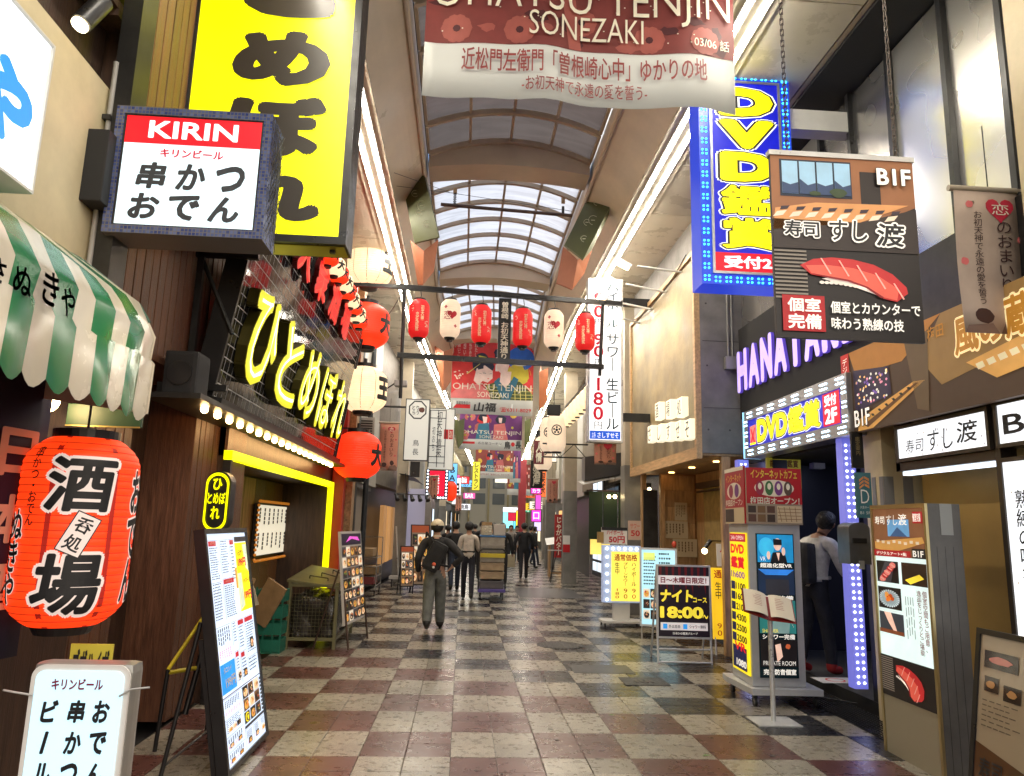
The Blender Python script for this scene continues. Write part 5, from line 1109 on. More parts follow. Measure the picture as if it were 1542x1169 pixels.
ct = bc('lantern_cream_text', (255, 225, 180)); 
HEART = bc('heart_crimson', (190, 16, 40)); PET = bc('petal_print', (250, 200, 180))
def heart(n=22): 
    o = []
    for i in range(n):
        a = 2*math.pi*i/n; o.append((16*math.sin(a)**3/34, (13*math.cos(a)-5*math.cos(2*a)-2*math.cos(3*a)-math.cos(4*a))/34))
    return o
lan = [(631, 481, 'crimson', 'first from the left'), (678, 481, 'ivory', 'second from the left, with a red heart'), (725, 489, 'crimson', 'third, left of the black board'), (787, 494, 'crimson', 'fourth, right of the black board'), (834, 496, 'ivory', 'fifth from the left, with a red heart'), (881, 501, 'crimson', 'sixth, next to the white price lightbox')]
for px, py, cn, wh in lan:
    k = (px-600)/335; Y = A.y+(C_.y-A.y)*k; c = P(px, py, Y=Y); R, H = .168, .64; top = A.lerp(C_, k)
    t, rad = lantern('oblong_paper_lantern', '%s oblong paper lantern on the black gantry, %s' % (cn, wh), c, R, H, PRS if cn == 'crimson' else PWS, 16, .42, 'oblong lanterns on the gantry')
    MB().path([(0, 0, H/2+.03), (.02, 0, H/2+.08), (0, 0, top.z-c.z)], .007, 6).build('hook', BLACK, t); MB().tube((0, 0, -H/2-.03), (0, 0, -H/2-.06), .05, 10).build('bottom_cap', BLACK, t)
    fa_ = math.atan2(-c.y, -c.x)
    if cn == 'crimson':
        wrap_text('初天神', t, rad, R, fa_+.30, .07, .055, .26, ct, .015, .004, vertical=True); wrap_text('恋愛成就', t, rad, R, fa_-.18, -.08, .055, .32, ct, .015, .004, vertical=True)
        m = MB(); rn = random.Random(px)
        for _ in range(26):
            s_ = rn.random(); a, z = fa_+(-.8+.25*rn.random(), .6+.35*rn.random())[s_ > .5], (.10+.10*rn.random(), -.06-.10*rn.random())[s_ > .5]
            r = rad(z)+.003; cc = Vector((r*math.cos(a), r*math.sin(a), z)); n_ = Vector((math.cos(a), math.sin(a), 0)); sd = Vector((-math.sin(a), math.cos(a), 0)); q = .009
            m.add([cc+(sd*math.cos(e*1.2566)+Vector((0, 0, 1))*math.sin(e*1.2566))*q for e in range(5)], [(0, 1, 2, 3, 4)])
        tag(m.build('petal_print', PET, shade(t)), kind='stuff')
    else:
        def decal(cx, cz, s, mt):
            m = MB(); vs = []
            for X, Z in heart(): r = rad(cz+Z*s)+.004; a = fa_+(cx+X*s)/R; vs.append((r*math.cos(a), r*math.sin(a), cz+Z*s))
            m.add(vs, [tuple(range(len(vs)))]); m.build('heart_print', mt, shade(t))
        decal(.03, .04, .17, HEART); wrap_text('恋', t, rad, R, fa_-.25, .03, .14, .15, bc('dark_crimson', (160, 20, 40)), .0, .006)
        for cx, cz in ((-.08, .17), (.09, -.15)):
            for dx, dz in ((-.014, 0), (.014, 0), (0, .016), (0, -.016)): decal(cx+dx, cz+dz, .03, HEART)
loc, w, h = rY(750, 450, 769, 546, 12.0)
t = thing('street_name_board', 'black vertical name board with white characters in the middle of the lantern gantry', 'sign', loc); MB().box(-w/2, w/2, -.03, .03, 0, h).build('board', BLACK, t); b = Board(t, w, h, 0, -.03); b.text('曽根崎', .22, .06, .8, .33, CRT, vertical=True, off=.015); b.text('お初天神通り', .2, .38, .82, .96, CRT, vertical=True, off=.02)
# ================================================================== SUSHI POSTER ON CHAINS
def nigiri(b, u, v, su, sv, lay=4, e=.0, rot=0):
    R1, R2, R3 = pr('tuna_red', (196, 44, 46), .30), pr('tuna_light', (226, 96, 78), .32), pr('fat_line', (245, 176, 160), .35); RC = pr('rice_white', (236, 226, 214), .35); R0 = pr('tuna_dark', (140, 22, 30), .28)
    T_ = lambda x, y: (u+su*(x*math.cos(rot)-y*math.sin(rot)), v+sv*(x*math.sin(rot)+y*math.cos(rot)))
    b.poly([T_(*p) for p in [(-.6, .15), (-.3, .3), (0, .42), (.3, .62), (.62, .85), (.8, .8), (.85, .2), (0, -.1)]], RC, lay)
    for k in range(16): x = -.6+k*.09; b.oval(*T_(x, .30+.28*max(0, x+.3)), .05*su, .07*sv, RC, lay, 7)
    top = [(-1, -.35), (-.75, -.62), (-.4, -.72), (0, -.68), (.4, -.5), (.75, -.15), (1, .35), (1.02, .6), (.8, .95), (.55, .85), (.25, .45), (-.1, .22), (-.45, .12), (-.8, .0)]
    b.poly([T_(*p) for p in top], R1, lay+1)
    b.poly([T_(*p) for p in [(-.9, -.35), (-.5, -.40), (0, -.32), (.45, -.08), (.85, .45), (.8, .9), (.55, .8), (.25, .4), (-.1, .16), (-.45, .06), (-.8, -.05)]], R2, lay+2)
    b.poly([T_(*p) for p in [(-.8, -.04), (-.45, .06), (-.1, .16), (.25, .4), (.55, .8), (.5, .84), (.22, .46), (-.12, .23), (-.46, .13)]], R0, lay+3)
    for k in range(5):
        x = -.62+k*.34; y = -.66+.10*k*k*.55; b.poly([T_(x, y), (T_(x+.03, y)), T_(x+.20, y+.62), T_(x+.17, y+.64)], R3, lay+4)
loc, w, h = rY(1165, 240, 1383, 512, 4.5)
t = thing('hanging_sushi_poster', 'hanging poster of tuna nigiri with white lettering, hung on two chains high on the right', 'poster', loc); PK = pr('charcoal_print', (30, 25, 24), .12)
MB().box(-w/2, w/2, .001, .03, 0, h).build('panel', PK, t); b = Board(t, w, h, 0, 0); AMB = pr('amber_wall_print', (150, 98, 62), .25); CT2 = pr('counter_print2', (214, 150, 92), .3)
b.poly([(0, 0), (1, 0), (1, .26), (.6, .40), (0, .36)], AMB); b.rect(.06, .02, .56, .23, pr('navy_screen', (26, 36, 54), .25), 2)
for k in range(4): b.rect(.075+k*.122, .03, .185+k*.122, .215-k*.003, pr('screen_sky', (150, 186, 208), .4), 3); b.poly([(.075+k*.122, .215), (.075+k*.122, .15-.02*(k % 2)), (.13+k*.122, .165), (.185+k*.122, .15), (.185+k*.122, .215)], pr('screen_hill', (46, 66, 100), .3), 4)
b.blob(.46, .20, .07, .03, pr('screen_tree', (52, 70, 40), .2), 5); b.blob(.30, .21, .05, .015, pr('screen_tree', (52, 70, 40), .2), 5)
b.rect(.62, .07, .76, .26, pr('door_print', (42, 34, 32), .1), 2)
b.poly([(.02, .30), (.30, .26), (.95, .25), (.60, .36), (.0, .42)], CT2, 3)
for k in range(8): b.poly([(.06+k*.11, .29), (.12+k*.11, .285), (.10+k*.11, .305), (.05+k*.11, .31)], pr('tray_print', (60, 48, 60), .1), 5); b.poly([(.03+k*.11, .32), (.10+k*.11, .31), (.07+k*.11, .34), (.0+k*.11, .35)], pr('white_mat_print', (235, 215, 190), .3), 4)
b.poly([(0, .36), (.6, .36), (1, .27), (1, .52), (0, .52)], pr('shade_print', (52, 42, 38), .12), 3)
for k in range(13): b.rect(.0, .53+k*.021, .22, .54+k*.021, pr('slate_line', (140, 130, 118), .2), 3)
nigiri(b, .53, .66, .36, .135, 5); b.rect(.04, .775, .325, .965, pr('red_tag', (166, 24, 30), .4), 5); b.done()
WLP = pr('white_lit_print', (240, 235, 225), .5)
b.text('B1F', .73, .05, .97, .145, WLP, off=.03, layer=9, outline=((.03, INK),)); b.text('寿司', .07, .37, .31, .46, INK, off=.02, layer=8, outline=((.07, WLP),)); b.text('すし', .38, .355, .64, .47, INK, off=.01, layer=8, outline=((.07, WLP),), shear=.1); b.text('渡', .70, .36, .90, .49, INK, off=.02, layer=8, outline=((.07, WLP),), shear=.1)
b.text('個室', .07, .79, .295, .865, WLP, off=.03, layer=9); b.text('完備', .07, .875, .295, .955, WLP, off=.03, layer=9); b.text('個室とカウンターで', .36, .80, .97, .865, WLP, off=.022, layer=9); b.text('味わう熟練の技', .36, .885, .85, .95, WLP, off=.022, layer=9)
MB().box(-w/2-.01, w/2+.01, -.012, .045, h, h+.035).build('top_rail', ALU, t)
for x in (-w/2+.13, w/2-.1):
    m = MB(); n = 46
    for i in range(n):
        z0 = h+.035+i*.042; e = .011
        if i % 2: m.path([(x-e, .02, z0), (x-e, .02, z0+.05), (x+e, .02, z0+.05), (x+e, .02, z0), (x-e, .02, z0)], .0035, 4)
        else: m.path([(x, .02-e, z0), (x, .02-e, z0+.05), (x, .02+e, z0+.05), (x, .02+e, z0), (x, .02-e, z0)], .0035, 4)
    m.build('chain', mat('old_chain', (.09, .07, .06), .4, .8), t)
# ================================================================== LOVE PILGRIMAGE SCROLLS
SCP = [mat('scroll_cloth', (.50, .38, .30), .7, noise=.12, nscale=4), mat('scroll_cloth_orange', (.55, .25, .17), .7, noise=.12, nscale=4)]
def scroll(label, rect, Y, pink=0, detail=True, emit=0):
    loc, w, h = rY(*rect, Y); t = thing('hanging_scroll_banner', label, 'banner', loc, 0, 'pilgrimage scroll banners along the street')
    MB().box(-w/2, w/2, .001, .004, 0, h).build('cloth', SCP[pink], t); b = Board(t, w, h, 0, 0); HT = bc('scroll_heart', (186, 40, 62)); TX = bc('scroll_ink', (60, 34, 34))
    hp = [(.62+x*.42, .13-z*.42*w/h) for x, z in heart()]; b.poly(hp, HT)
    for u, v in ((.2, .10), (.88, .34), (.10, .5), (.86, .68)): b.blob(u, v, .06, .06*w/h, bc('scroll_petal', (214, 110, 110)), 1)
    b.blob(.30, .88, .15, .06, TX); b.blob(.72, .84, .12, .06, TX); b.poly([(.5, 1), (.6, .90), (.9, .88), (1, .93), (1, 1)], bc('scroll_kimono', (120, 96, 86))); b.poly([(0, 1), (.05, .95), (.4, .93), (.48, 1)], bc('scroll_kimono', (120, 96, 86)))
    b.done()
    if detail: b.text('恋', .50, .09, .74, .17, CRT); 
    b.text('のおまいり', .56, .22, .76, .70, TX, vertical=True, off=.0); b.text('お初天神で永遠の愛を誓う', .24, .15, .36, .80, TX, vertical=True)
    cloth_warp(t, lambda x, z: .012*math.sin(z*5+x*3), [0], [h*j/6 for j in range(1, 6)])
    m = MB().tube((-w/2-.03, 0, h+.015), (w/2+.03, 0, h+.015), .022, 10); m.build('roller', mat('roller_beige', (.4, .34, .26), .5), t)
    MB().tube((0, 0, h+.03), (0, 0, h+.5), .004, 4).build('cord', DARK, t)
scroll('large beige pilgrimage scroll banner with a red heart at the right edge of the street', (1444, 290, 1552, 503), 4.6)
scroll('orange lit pilgrimage scroll banner just right of the lowest red round lantern', (571, 638, 599, 709), 14.6, 1)
scroll('beige scroll banner hung partly under the white price lightbox', (895, 668, 928, 700), 14.2, 1, False)
scroll('scroll banner in front of the red LED edged sign on the left', (645, 718, 659, 752), 22, 1, False)
scroll('small scroll banner at the corner of the lilac shopfront far on the left', (686, 747, 695, 770), 27, 1, False)
scroll('scroll banner beyond the second right hand pillar', (824, 722, 840, 758), 24, 1, False)
# ================================================================== STREET STANDS AND SIGNS ON THE GROUND
def caster(parent, x, y, r=.035, z=0):
    MB().tube((x-.012, y, z+r), (x+.012, y, z+r), r, 14).box(x-.02, x+.02, y-.02, y+.02, z+r*1.7, z+r*2.3).build('caster', BLACK, parent)
LBL = glow('cool_backlight', (218, 234, 255), .85)
# --- left menu lightboard (A frame, faces the street, leans back)
bl, br_ = P(340, 1169, Z=.02), P(413, 1108, Z=.02)
xb = -1.40; ya, yb = bl.y-.05, br_.y+.02; tl_ = P(303, 797, Y=ya); tr_ = P(370, 803, Y=yb)
ht = (tl_.z+tr_.z)/2; lean = math.atan2(xb-(tl_.x+tr_.x)/2, ht); H_ = ht/math.cos(lean)
t = thing('menu_lightboard', 'tall leaning backlit menu board crowded with prices and food pictures in the left foreground', 'menu board', (xb, (ya+yb)/2, .02), LEFT, tilt=-lean)
w = yb-ya; lightbox('', '', '', None, w, H_, .06, 0, .035, BLACK, LBL, base=t); b = Board(t, w-.07, H_-.07, .035, -.001)
RDH = pr('menu_red', (190, 40, 50), .45); YM = pr('menu_yellow', (250, 225, 20), .8); BM = pr('menu_blue', (40, 140, 215), .7); IK = mat('menu_ink', (.05, .05, .06), .5, emit=.04); LN = mat('menu_rule', (.12, .05, .05), .5, emit=.05); PKM = pr('menu_pink', (220, 130, 150), .6)
FOOD = [pr('food_orange', (206, 110, 50), .5), pr('food_brown', (130, 70, 40), .4), pr('food_red', (180, 50, 40), .45), pr('food_green', (110, 130, 60), .45), pr('food_dark', (50, 40, 36), .3), pr('food_cream', (226, 190, 150), .6)]
def cell(u0, v0, u1, v1, head=None, n=8, vert=False, food=0):
    b.rect(u0, v0, u1, v0+.0014, LN, 2); b.rect(u0, v0, u0+.004, v1, LN, 2)
    if head: b.rect(u0+.01, v0+.004, u0+.01+(u1-u0)*head, v0+.026, RDH, 3); v0 += .028
    if vert: b.lines(u0+.03, v0+.008, u1-.02, v1-(v1-v0)*.45, n, IK, 3, True, .4); b.lines(u0+.03, v1-(v1-v0)*.35, u1-.02, v1-.01, n, PKM, 3, True, .35)
    else: b.lines(u0+.02, v0+.006, u1-.02, v1-.008, n, IK, 3, False, .35)
    for k in range(food): c0 = u0+(u1-u0)*(.22+.5*k/max(1, food-1) if food > 1 else .5); b.food(c0-.04, v0+(v1-v0)*.5, c0+.05, v0+(v1-v0)*.82, 4)
cell(.02, .03, .26, .22, .7, 14); cell(.28, .03, .50, .20, None, 13); cell(.52, .03, .64, .24, .8, 10); cell(.02, .22, .26, .40, None, 13); cell(.28, .21, .58, .40, .85, 15)
b.rect(.66, .02, .98, .045, IK, 3); b.rect(.66, .05, .98, .385, YM, 2); b.rect(.60, .17, .65, .27, pr('beer_print', (200, 150, 60), .6), 3)
b.poly([(.86, .06), (.97, .06), (.97, .20), (.90, .18)], pr('glass_print', (200, 215, 190), .6), 3); b.poly([(.66, .20), (.76, .20), (.78, .36), (.66, .38)], pr('glass_print', (200, 215, 190), .6), 3)
cell(.02, .415, .36, .57, None, 6, True); cell(.38, .415, .50, .52, None, 7); cell(.52, .415, .68, .56, .9, 7); cell(.70, .415, .98, .60, .8, 12, False, 1)
b.rect(.03, .575, .37, .70, BM, 2); cell(.39, .55, .50, .70, .7, 8, False, 1); cell(.52, .565, .68, .70, .6, 6, False, 1); cell(.70, .61, .98, .69, None, 4)
b.rect(.0, .712, 1, .716, LN, 3)
cell(.02, .72, .42, .80, None, 9, True); cell(.02, .805, .42, .872, None, 7, False, 3); cell(.02, .876, .42, .935, None, 7, True, 2); cell(.02, .94, .42, .995, None, 8, True, 2)
for r_ in range(3):
    for c_ in range(3):
        if r_ == 2 and c_ == 0: b.rect(.46, .835, .60, .885, IK, 3); b.oval(.53, .86, .05, .021, YM, 4); b.oval(.53, .86, .038, .016, IK, 5); b.oval(.53, .86, .018, .010, YM, 6); continue
        b.food(.47+c_*.15, .722+r_*.056, .61+c_*.15, .774+r_*.056)
for k in range(3): b.rect(.45, .722+k*.053, .92, .7235+k*.053, LN, 2)
for k in range(9): b.rect(.935, .73+k*.018, .975, .742+k*.018, IK, 3)
b.rect(.45, .893, .98, .905, IK, 3); cell(.45, .91, .64, .99, None, 6, True, 1); cell(.66, .91, .82, .99, None, 5, True, 1); cell(.84, .91, .98, .99, None, 5, True, 1)
b.done('menu_print')
b.text('レモンサワー', .68, .085, .86, .115, INK, off=.02, layer=5); b.text('199円', .68, .125, .90, .17, RDH, off=.05, layer=5); b.text('ハイボール', .76, .225, .97, .255, INK, off=.02, layer=5); b.text('199円', .77, .29, .97, .335, RDH, off=.05, layer=5)
b.text('タコハイ', .08, .59, .26, .615, CRT, off=.02, layer=5); b.text('199円', .10, .635, .33, .68, CRT, off=.03, layer=5)
b.text('カクテル', .045, .037, .16, .052, CRT, layer=6); b.text('ワイン', .54, .037, .60, .052, CRT, layer=6); b.text('ハイボール', .32, .217, .48, .232, CRT, layer=6)
MB().box(-w/2+.02, -w/2+.05, .07, .10, .02, H_*.55).box(w/2-.05, w/2-.02, .07, .10, .02, H_*.55).build('rear_frame', BLACK, t)
m = MB(); 
for x in (-w/2+.04, w/2-.04): m.tube((x, .08, H_*.62), (x, .42, .05), .014, 6)
m.tube((-w/2+.04, .38, .14), (w/2-.04, .38, .14), .010, 6); m.build('rear_leg', BLACK, t)
# yellow folding stand behind it
q = P(290, 960, X=-2.0); t = thing('yellow_folding_stand', 'yellow and black folded barrier stand leaning behind the leaning menu lightboard', 'stand', (-1.98, q.y, 0))
MB().tube((-.05, -.35, .55), (.12, .05, 1.02), .015, 6).tube((.12, .05, 1.02), (.12, .12, .50), .022, 6).tube((.12, .12, .5), (-.05, -.35, .53), .016, 6).build('frame', mat('safety_yellow', (.62, .50, .02), .4), t)
MB().tube((.02, -.12, .2), (.12, .03, .98), .024, 6).tube((-.05, -.35, .55), (-.1, -.3, 0), .016, 6).tube((.12, .12, .5), (.1, .15, 0), .016, 6).build('leg', BLACK, t)
# --- stand lightbox bottom left
loc, w, h = rY(33, 998, 189, 1250, 2.95); z0 = loc.z
t = thing('stand_lightbox', 'rounded white lit stand sign with maroon beer line and black brush characters', 'sign', (loc.x, 2.95, 0), rz=.0)
m = MB().box(-w/2, w/2, 0, .10, z0, z0+h, bv=.035); m.build('housing', mat('grey_aluminium_housing', (.42, .41, .38), .35, .7), t)
SF = mat('cool_white_face', (.4, .5, .55), .35, emit=.80, ecol=hexc(190, 236, 252))
def rrect(w, h, r, n=6):
    o = []
    for cx, cz, a0 in ((w/2-r, h/2-r, 0), (-w/2+r, h/2-r, 90), (-w/2+r, -h/2+r, 180), (w/2-r, -h/2+r, 270)):
        for i in range(n+1): a = math.radians(a0+90*i/n); o.append((cx+r*math.cos(a), cz+r*math.sin(a)))
    return o
MB().prism([(x, z+z0+h/2) for x, z in rrect(w-.012, h-.012, .045)], -.012, -.001).build('bezel', WHITE, t); MB().prism([(x, z+z0+h/2) for x, z in rrect(w-.05, h-.05, .03)], -.018, -.0125).build('face', SF, t)
b = Board(t, w-.05, h-.05, z0+.025, -.019); vv_ = lambda py: 1-(P(115, py, Y=2.95).z-z0-.025)/(h-.05)
b.text('キリンビール', .20, vv_(1020), .78, vv_(1037), mat('beer_maroon', hexc(120, 20, 50), .5, emit=.1), off=.035)
for i, (s_, u) in enumerate((('おでん', .70), ('串かつ', .42), ('ビール', .12))):
    for j, ch in enumerate(s_): b.text('｜' if ch == 'ー' else ch, u+(.04 if ch == 'ー' else 0), vv_(1052+j*47), u+(.12 if ch == 'ー' else .19), vv_(1086+j*47), BRUSH, off=.04, shear=.12)
MB().box(-w/2+.08, w/2-.08, .02, .08, 0, z0).build('pedestal', ALU, t); MB().box(-w/2-.02, w/2+.02, -.08, .28, 0, .04).build('base', DARK, t)
m = MB(); zh = P(150, 1046, Y=2.9).z
m.path([(w/2-.03, -.03, zh-.01), (w/2+.01, -.03, zh+.015), (w/2+.07, -.02, zh+.02)], .004, 5); m.path([(-w/2+.03, -.03, zh-.01), (-w/2-.04, -.03, zh), (-w/2-.08, -.02, zh+.004)], .004, 5); m.build('hook_wire', ALU, t)
# yellow poster behind stand sign
loc, w, h = rY(104, 970, 168, 1020, 3.6); t = thing('yellow_handwritten_poster', 'yellow poster with black handwriting low behind the rounded white stand sign', 'poster', loc); MB().box(-w/2, w/2, 0, .01, -.5, h).build('sheet', mat('yellow_card', (.62, .52, .06), .5), t); b = Board(t, w, h+.5, -.5, 0); b.text('ゴボハイボ', .1, .03, .95, .22, INK, off=.03)
# navy noren on the far left
q = P(0, 600, X=-2.05); t = thing('navy_noren', 'dark navy shop curtain with large cream characters behind the big red lantern', 'curtain', (-2.1, 3.25, .95), LEFT)
w, h = 1.15, 1.35; MB().box(-w/2, w/2, .001, .004, 0, h).build('cloth', mat('navy_cloth', (.018, .014, .045), .8, noise=.2), t); b = Board(t, w, h, 0, 0)
CRN = mat('cream_dye', (.6, .5, .36), .7)
un = lambda px: (P(px, 680, X=-2.1).y-3.25+w/2)/w; vn = lambda py: (.95+h-P(25, py, X=-2.1).z)/h
for i, ch in enumerate('日本酒'): b.text(ch, un(2), vn(645+i*100), un(48), vn(718+i*100), CRN, off=.035, vertical=False)
cloth_warp(t, lambda x, z: .02*math.sin(x*9), [(-w/2+w*i/12) for i in range(1, 12)])
MB().tube((-w/2-.05, 0, h+.01), (w/2+.05, 0, h+.01), .015, 8).build('rod', WOODD, t)
# --- mesh bin
a_, b_, c_ = P(430, 977, Z=0), P(503, 975, Z=0), P(512, 950, Z=0)
zt2 = P(435, 876, Y=a_.y).z; w = b_.x-a_.x+.02; d = 1.45
t = thing('mesh_waste_bin', 'olive steel framed rubbish cage with a sloping lid in front of the izakaya door', 'bin', (a_.x, a_.y, 0)); OL = mat('olive_steel', (.17, .16, .08), .4, .3, noise=.15, nscale=5)
m = MB()
for x in (0, w): 
    for y in (0, d): m.box(x-.02, x+.02, y-.02, y+.02, 0, zt2)
for z in (.12, zt2-.04):
    for y in (0, d): m.box(.02, w-.02, y-.015, y+.015, z-.02, z+.02)
    for x in (0, w): m.box(x-.015, x+.015, .02, d-.02, z-.02, z+.02)
m.build('frame', OL, t)
m = MB(); m.add([(-.04, -.04, zt2+.0), (w+.04, -.04, zt2-.08), (w+.04, d+.04, zt2-.0), (-.04, d+.04, zt2+.10), (-.04, -.04, zt2+.03), (w+.04, -.04, zt2-.05), (w+.04, d+.04, zt2+.03), (-.04, d+.04, zt2+.13)], [(0, 3, 2, 1), (4, 5, 6, 7), (0, 1, 5, 4), (1, 2, 6, 5), (2, 3, 7, 6), (3, 0, 4, 7)]); m.build('lid', OL, t)
m = MB()
for k in range(3): m.path([(w*.3+k*.1, .3+k*.3, zt2+.01+k*.02), (w*.3+k*.1, .3+k*.3, zt2+.06+k*.02), (w*.7+k*.06, .3+k*.3, zt2+.03), (w*.7+k*.06, .3+k*.3, zt2-.02)], .008, 5)
m.build('handle', DARK, t)
BAG = mat('black_bin_bag', (.018, .015, .012), .25, noise=.4, bump=.6, bscale=12)
m = MB(); rn = random.Random(2)
n = 12; vs = []; 
b3 = bmesh.new(); bmesh.ops.create_cube(b3, size=1); bmesh.ops.subdivide_edges(b3, edges=b3.edges[:], cuts=9, use_grid_fill=True)
from mathutils import noise as MN
for v in b3.verts:
    v.co = Vector((w/2+v.co.x*(w-.05), d/2+v.co.y*(d-.05), .12+(v.co.z+.5)*(zt2-.32))); nn = MN.noise_vector(v.co*6)*.07; v.co += Vector((max(-.02, min(.02, nn.x)), nn.y*.4, nn.z if v.co.z > .5 else 0))
b3.verts.index_update(); m.add([v.co for v in b3.verts], [[v.index for v in f.verts] for f in b3.faces], 0, True); b3.free(); m.build('rubbish_bag', BAG, t)
m = MB()
for i in range(int(w/.045)):
    m.tube((.03+i*.045, -.005, .14), (.03+i*.045, -.005, zt2-.08), .0016, 4, cap=False)
for j in range(int((zt2-.2)/.045)): m.tube((0, -.005, .14+j*.045), (w, -.005, .14+j*.045), .0016, 4, cap=False)
tag(m.build('wire_mesh', OL, t), kind='stuff')
# green crates with cardboard
GC_ = mat('green_plastic', (.012, .13, .085), .4, noise=.1); KR = mat('cardboard', (.30, .19, .09), .75, noise=.2, nscale=6)
def crate(label, x, y, z, w, d, h, rz, tilt, cat='crate'):
    t = thing('plastic_crate', label, cat, (x, y, z), rz, 'green crates by the izakaya door', tilt); m = MB()
    m.box(-w/2, w/2, -d/2, d/2, 0, .012); 
    for k in range(4): z0, z1 = .02+k*h/4, .02+(k+.72)*h/4; m.box(-w/2, w/2, -d/2, -d/2+.012, z0, z1).box(-w/2, w/2, d/2-.012, d/2, z0, z1).box(-w/2, -w/2+.012, -d/2+.012, d/2-.012, z0, z1).box(w/2-.012, w/2, -d/2+.012, d/2-.012, z0, z1)
    for x_ in (-w/2, -w/6, w/6, w/2-.02): m.box(x_, x_+.02, -d/2-.004, -d/2, 0, h)
    m.build('basket', GC_, t); return t
crate('tall green plastic crate standing against the mesh bin', -2.33, 9.75, 0, .34, .30, .78, 0, 0)
crate('green plastic crate tilted against the door post with cardboard inside', -2.62, 9.0, 0, .40, .34, .62, .3, .18)
for i, (dx, dz, rz, ty, lb_) in enumerate(((-.12, .45, .3, .3, 'flattened brown cardboard box leaning in the green crate'), (.02, .55, .1, -.35, 'cream card sheet leaning between the green crates'), (.08, .38, -.3, .5, 'folded carton stuffed beside the mesh bin'))):
    m = MB().box(-.14, .14, -.02, .02, 0, .52); o = m.build('cardboard_box', KR if i != 1 else mat('pale_card', (.5, .44, .33), .7), loc=(-2.55+dx*1.2, 9.15+i*.2, dz), label=lb_, cat='cardboard'); o.rotation_euler = (0, ty, rz)
# magazine stand board
q = P(518, 985, Z=0); q2 = P(548, 955, Z=0)
t = thing('poster_easel', 'leaning easel board plastered with food photographs beside the mesh bin', 'menu board', (q.x+.02, (q.y+q2.y)/2-.1, .30), LEFT-.12, tilt=-.12); w, h = 1.05, 1.18
MB().box(-w/2, w/2, 0, .03, 0, h).build('board', mat('board_white', (.5, .47, .44), .5), t); b = Board(t, w-.04, h-.04, .02, -.001)
rn = random.Random(11)
for i in range(5):
    for j in range(7): b.food(.01+i*.198, .16+j*.12, .195+i*.198, .27+j*.12, 1, rn)
b.rect(.02, .01, .98, .14, paint('dark_header', (40, 26, 60))); b.poly([(.2, .11), (.4, .04), (.8, .05), (.9, .1), (.5, .07)], pr('pink_streak', (220, 90, 200), .6), 2); b.done()
m = MB()
for x in (-w/2+.03, w/2-.03): m.tube((x, .0, .4), (x, -.02, -.30), .014, 6).tube((x, .05, .7), (x, .45, -.29), .012, 6)
m.build('leg', WOODD, t)
# chrome trolley and cases
q = P(565, 895, Z=0); t = thing('chrome_rack_cart', 'low chrome wire rack cart with crates parked at the left shopfront', 'cart', (q.x-.25, q.y, 0)); m = MB(); CHR = mat('chrome', (.7, .7, .68), .15, 1)
for z in (.22, .42, .62, .82):
    m.path([(-.3, -.5, z), (.3, -.5, z), (.3, .5, z), (-.3, .5, z), (-.3, -.5, z)], .010, 6)
for x, y in ((-.3, -.5), (.3, -.5), (.3, .5), (-.3, .5)): m.tube((x, y, .1), (x, y, .95), .011, 6)
m.path([(-.3, .5, .9), (-.3, .5, 1.25), (.3, .5, 1.25), (.3, .5, .9)], .011, 6); m.build('wire_frame', CHR, t)
for x, y in ((-.28, -.48), (.28, -.48), (.28, .48), (-.28, .48)): caster(t, x, y, .05)
for i, (z, dx) in enumerate(((.24, 0), (.45, .03), (.84, -.05))): MB().box(-.24, .24, -.4, .35, 0, .17, bv=.01).build('cardboard_box', KR if i else mat('red_crate', (.2, .03, .03), .5), loc=(t.location.x+dx, t.location.y, z), label=['dark red case on the bottom shelf of the chrome rack cart', 'brown carton on the middle shelf of the chrome rack cart', 'brown carton on top of the chrome rack cart'][i], cat='box')
q = P(599, 884, Z=0); t = thing('folded_trolley', 'folded delivery trolley standing upright beside the chrome rack cart', 'trolley', (q.x, q.y, 0)); MB().tube((0, 0, .25), (-.12, 0, 1.5), .02, 8).box(-.22, .16, -.2, .2, .20, .27).build('handle', ALU, t)
for x in (-.15, .1): caster(t, x, -.1, .09)
# two menu easels farther up on the left
for (px, py, pw, ph, Y, lb_) in ((603, 822, 22, 62, 17.6, 'low menu easel with photographs just left of the walking man in the cap'), (619, 796, 30, 92, 18.8, 'tall menu easel with an orange photo sheet behind the low one on the left')):
    loc, w, h = rY(px, py, px+pw, py+ph, Y); t = thing('menu_easel', lb_, 'menu board', loc, .35, 'menu easels on the left', tilt=-.12); t.location.z = max(.1, loc.z); MB().box(-w/2, w/2, 0, .03, 0, h).build('board', BLACK, t); b = Board(t, w-.05, h-.05, .025, -.001)
    b.rect(0, 0, 1, 1, paint('dim_menu', (150, 130, 110))); rn = random.Random(px)
    for i in range(3):
        for j in range(4): b.food(.04+i*.31, .15+j*.21, .33+i*.31, .33+j*.21, 2, rn)
    b.rect(0, 0, 1, .12, paint('orange_header', (190, 90, 50)), 2); b.done(); m = MB()
    for x in (-w/2+.02, w/2-.02): m.tube((x, .02, h*.2), (x, .02, -.4), .015, 6).tube((x, .03, h*.6), (x, .4, -.4), .012, 6)
    m.build('leg', BLACK, t)
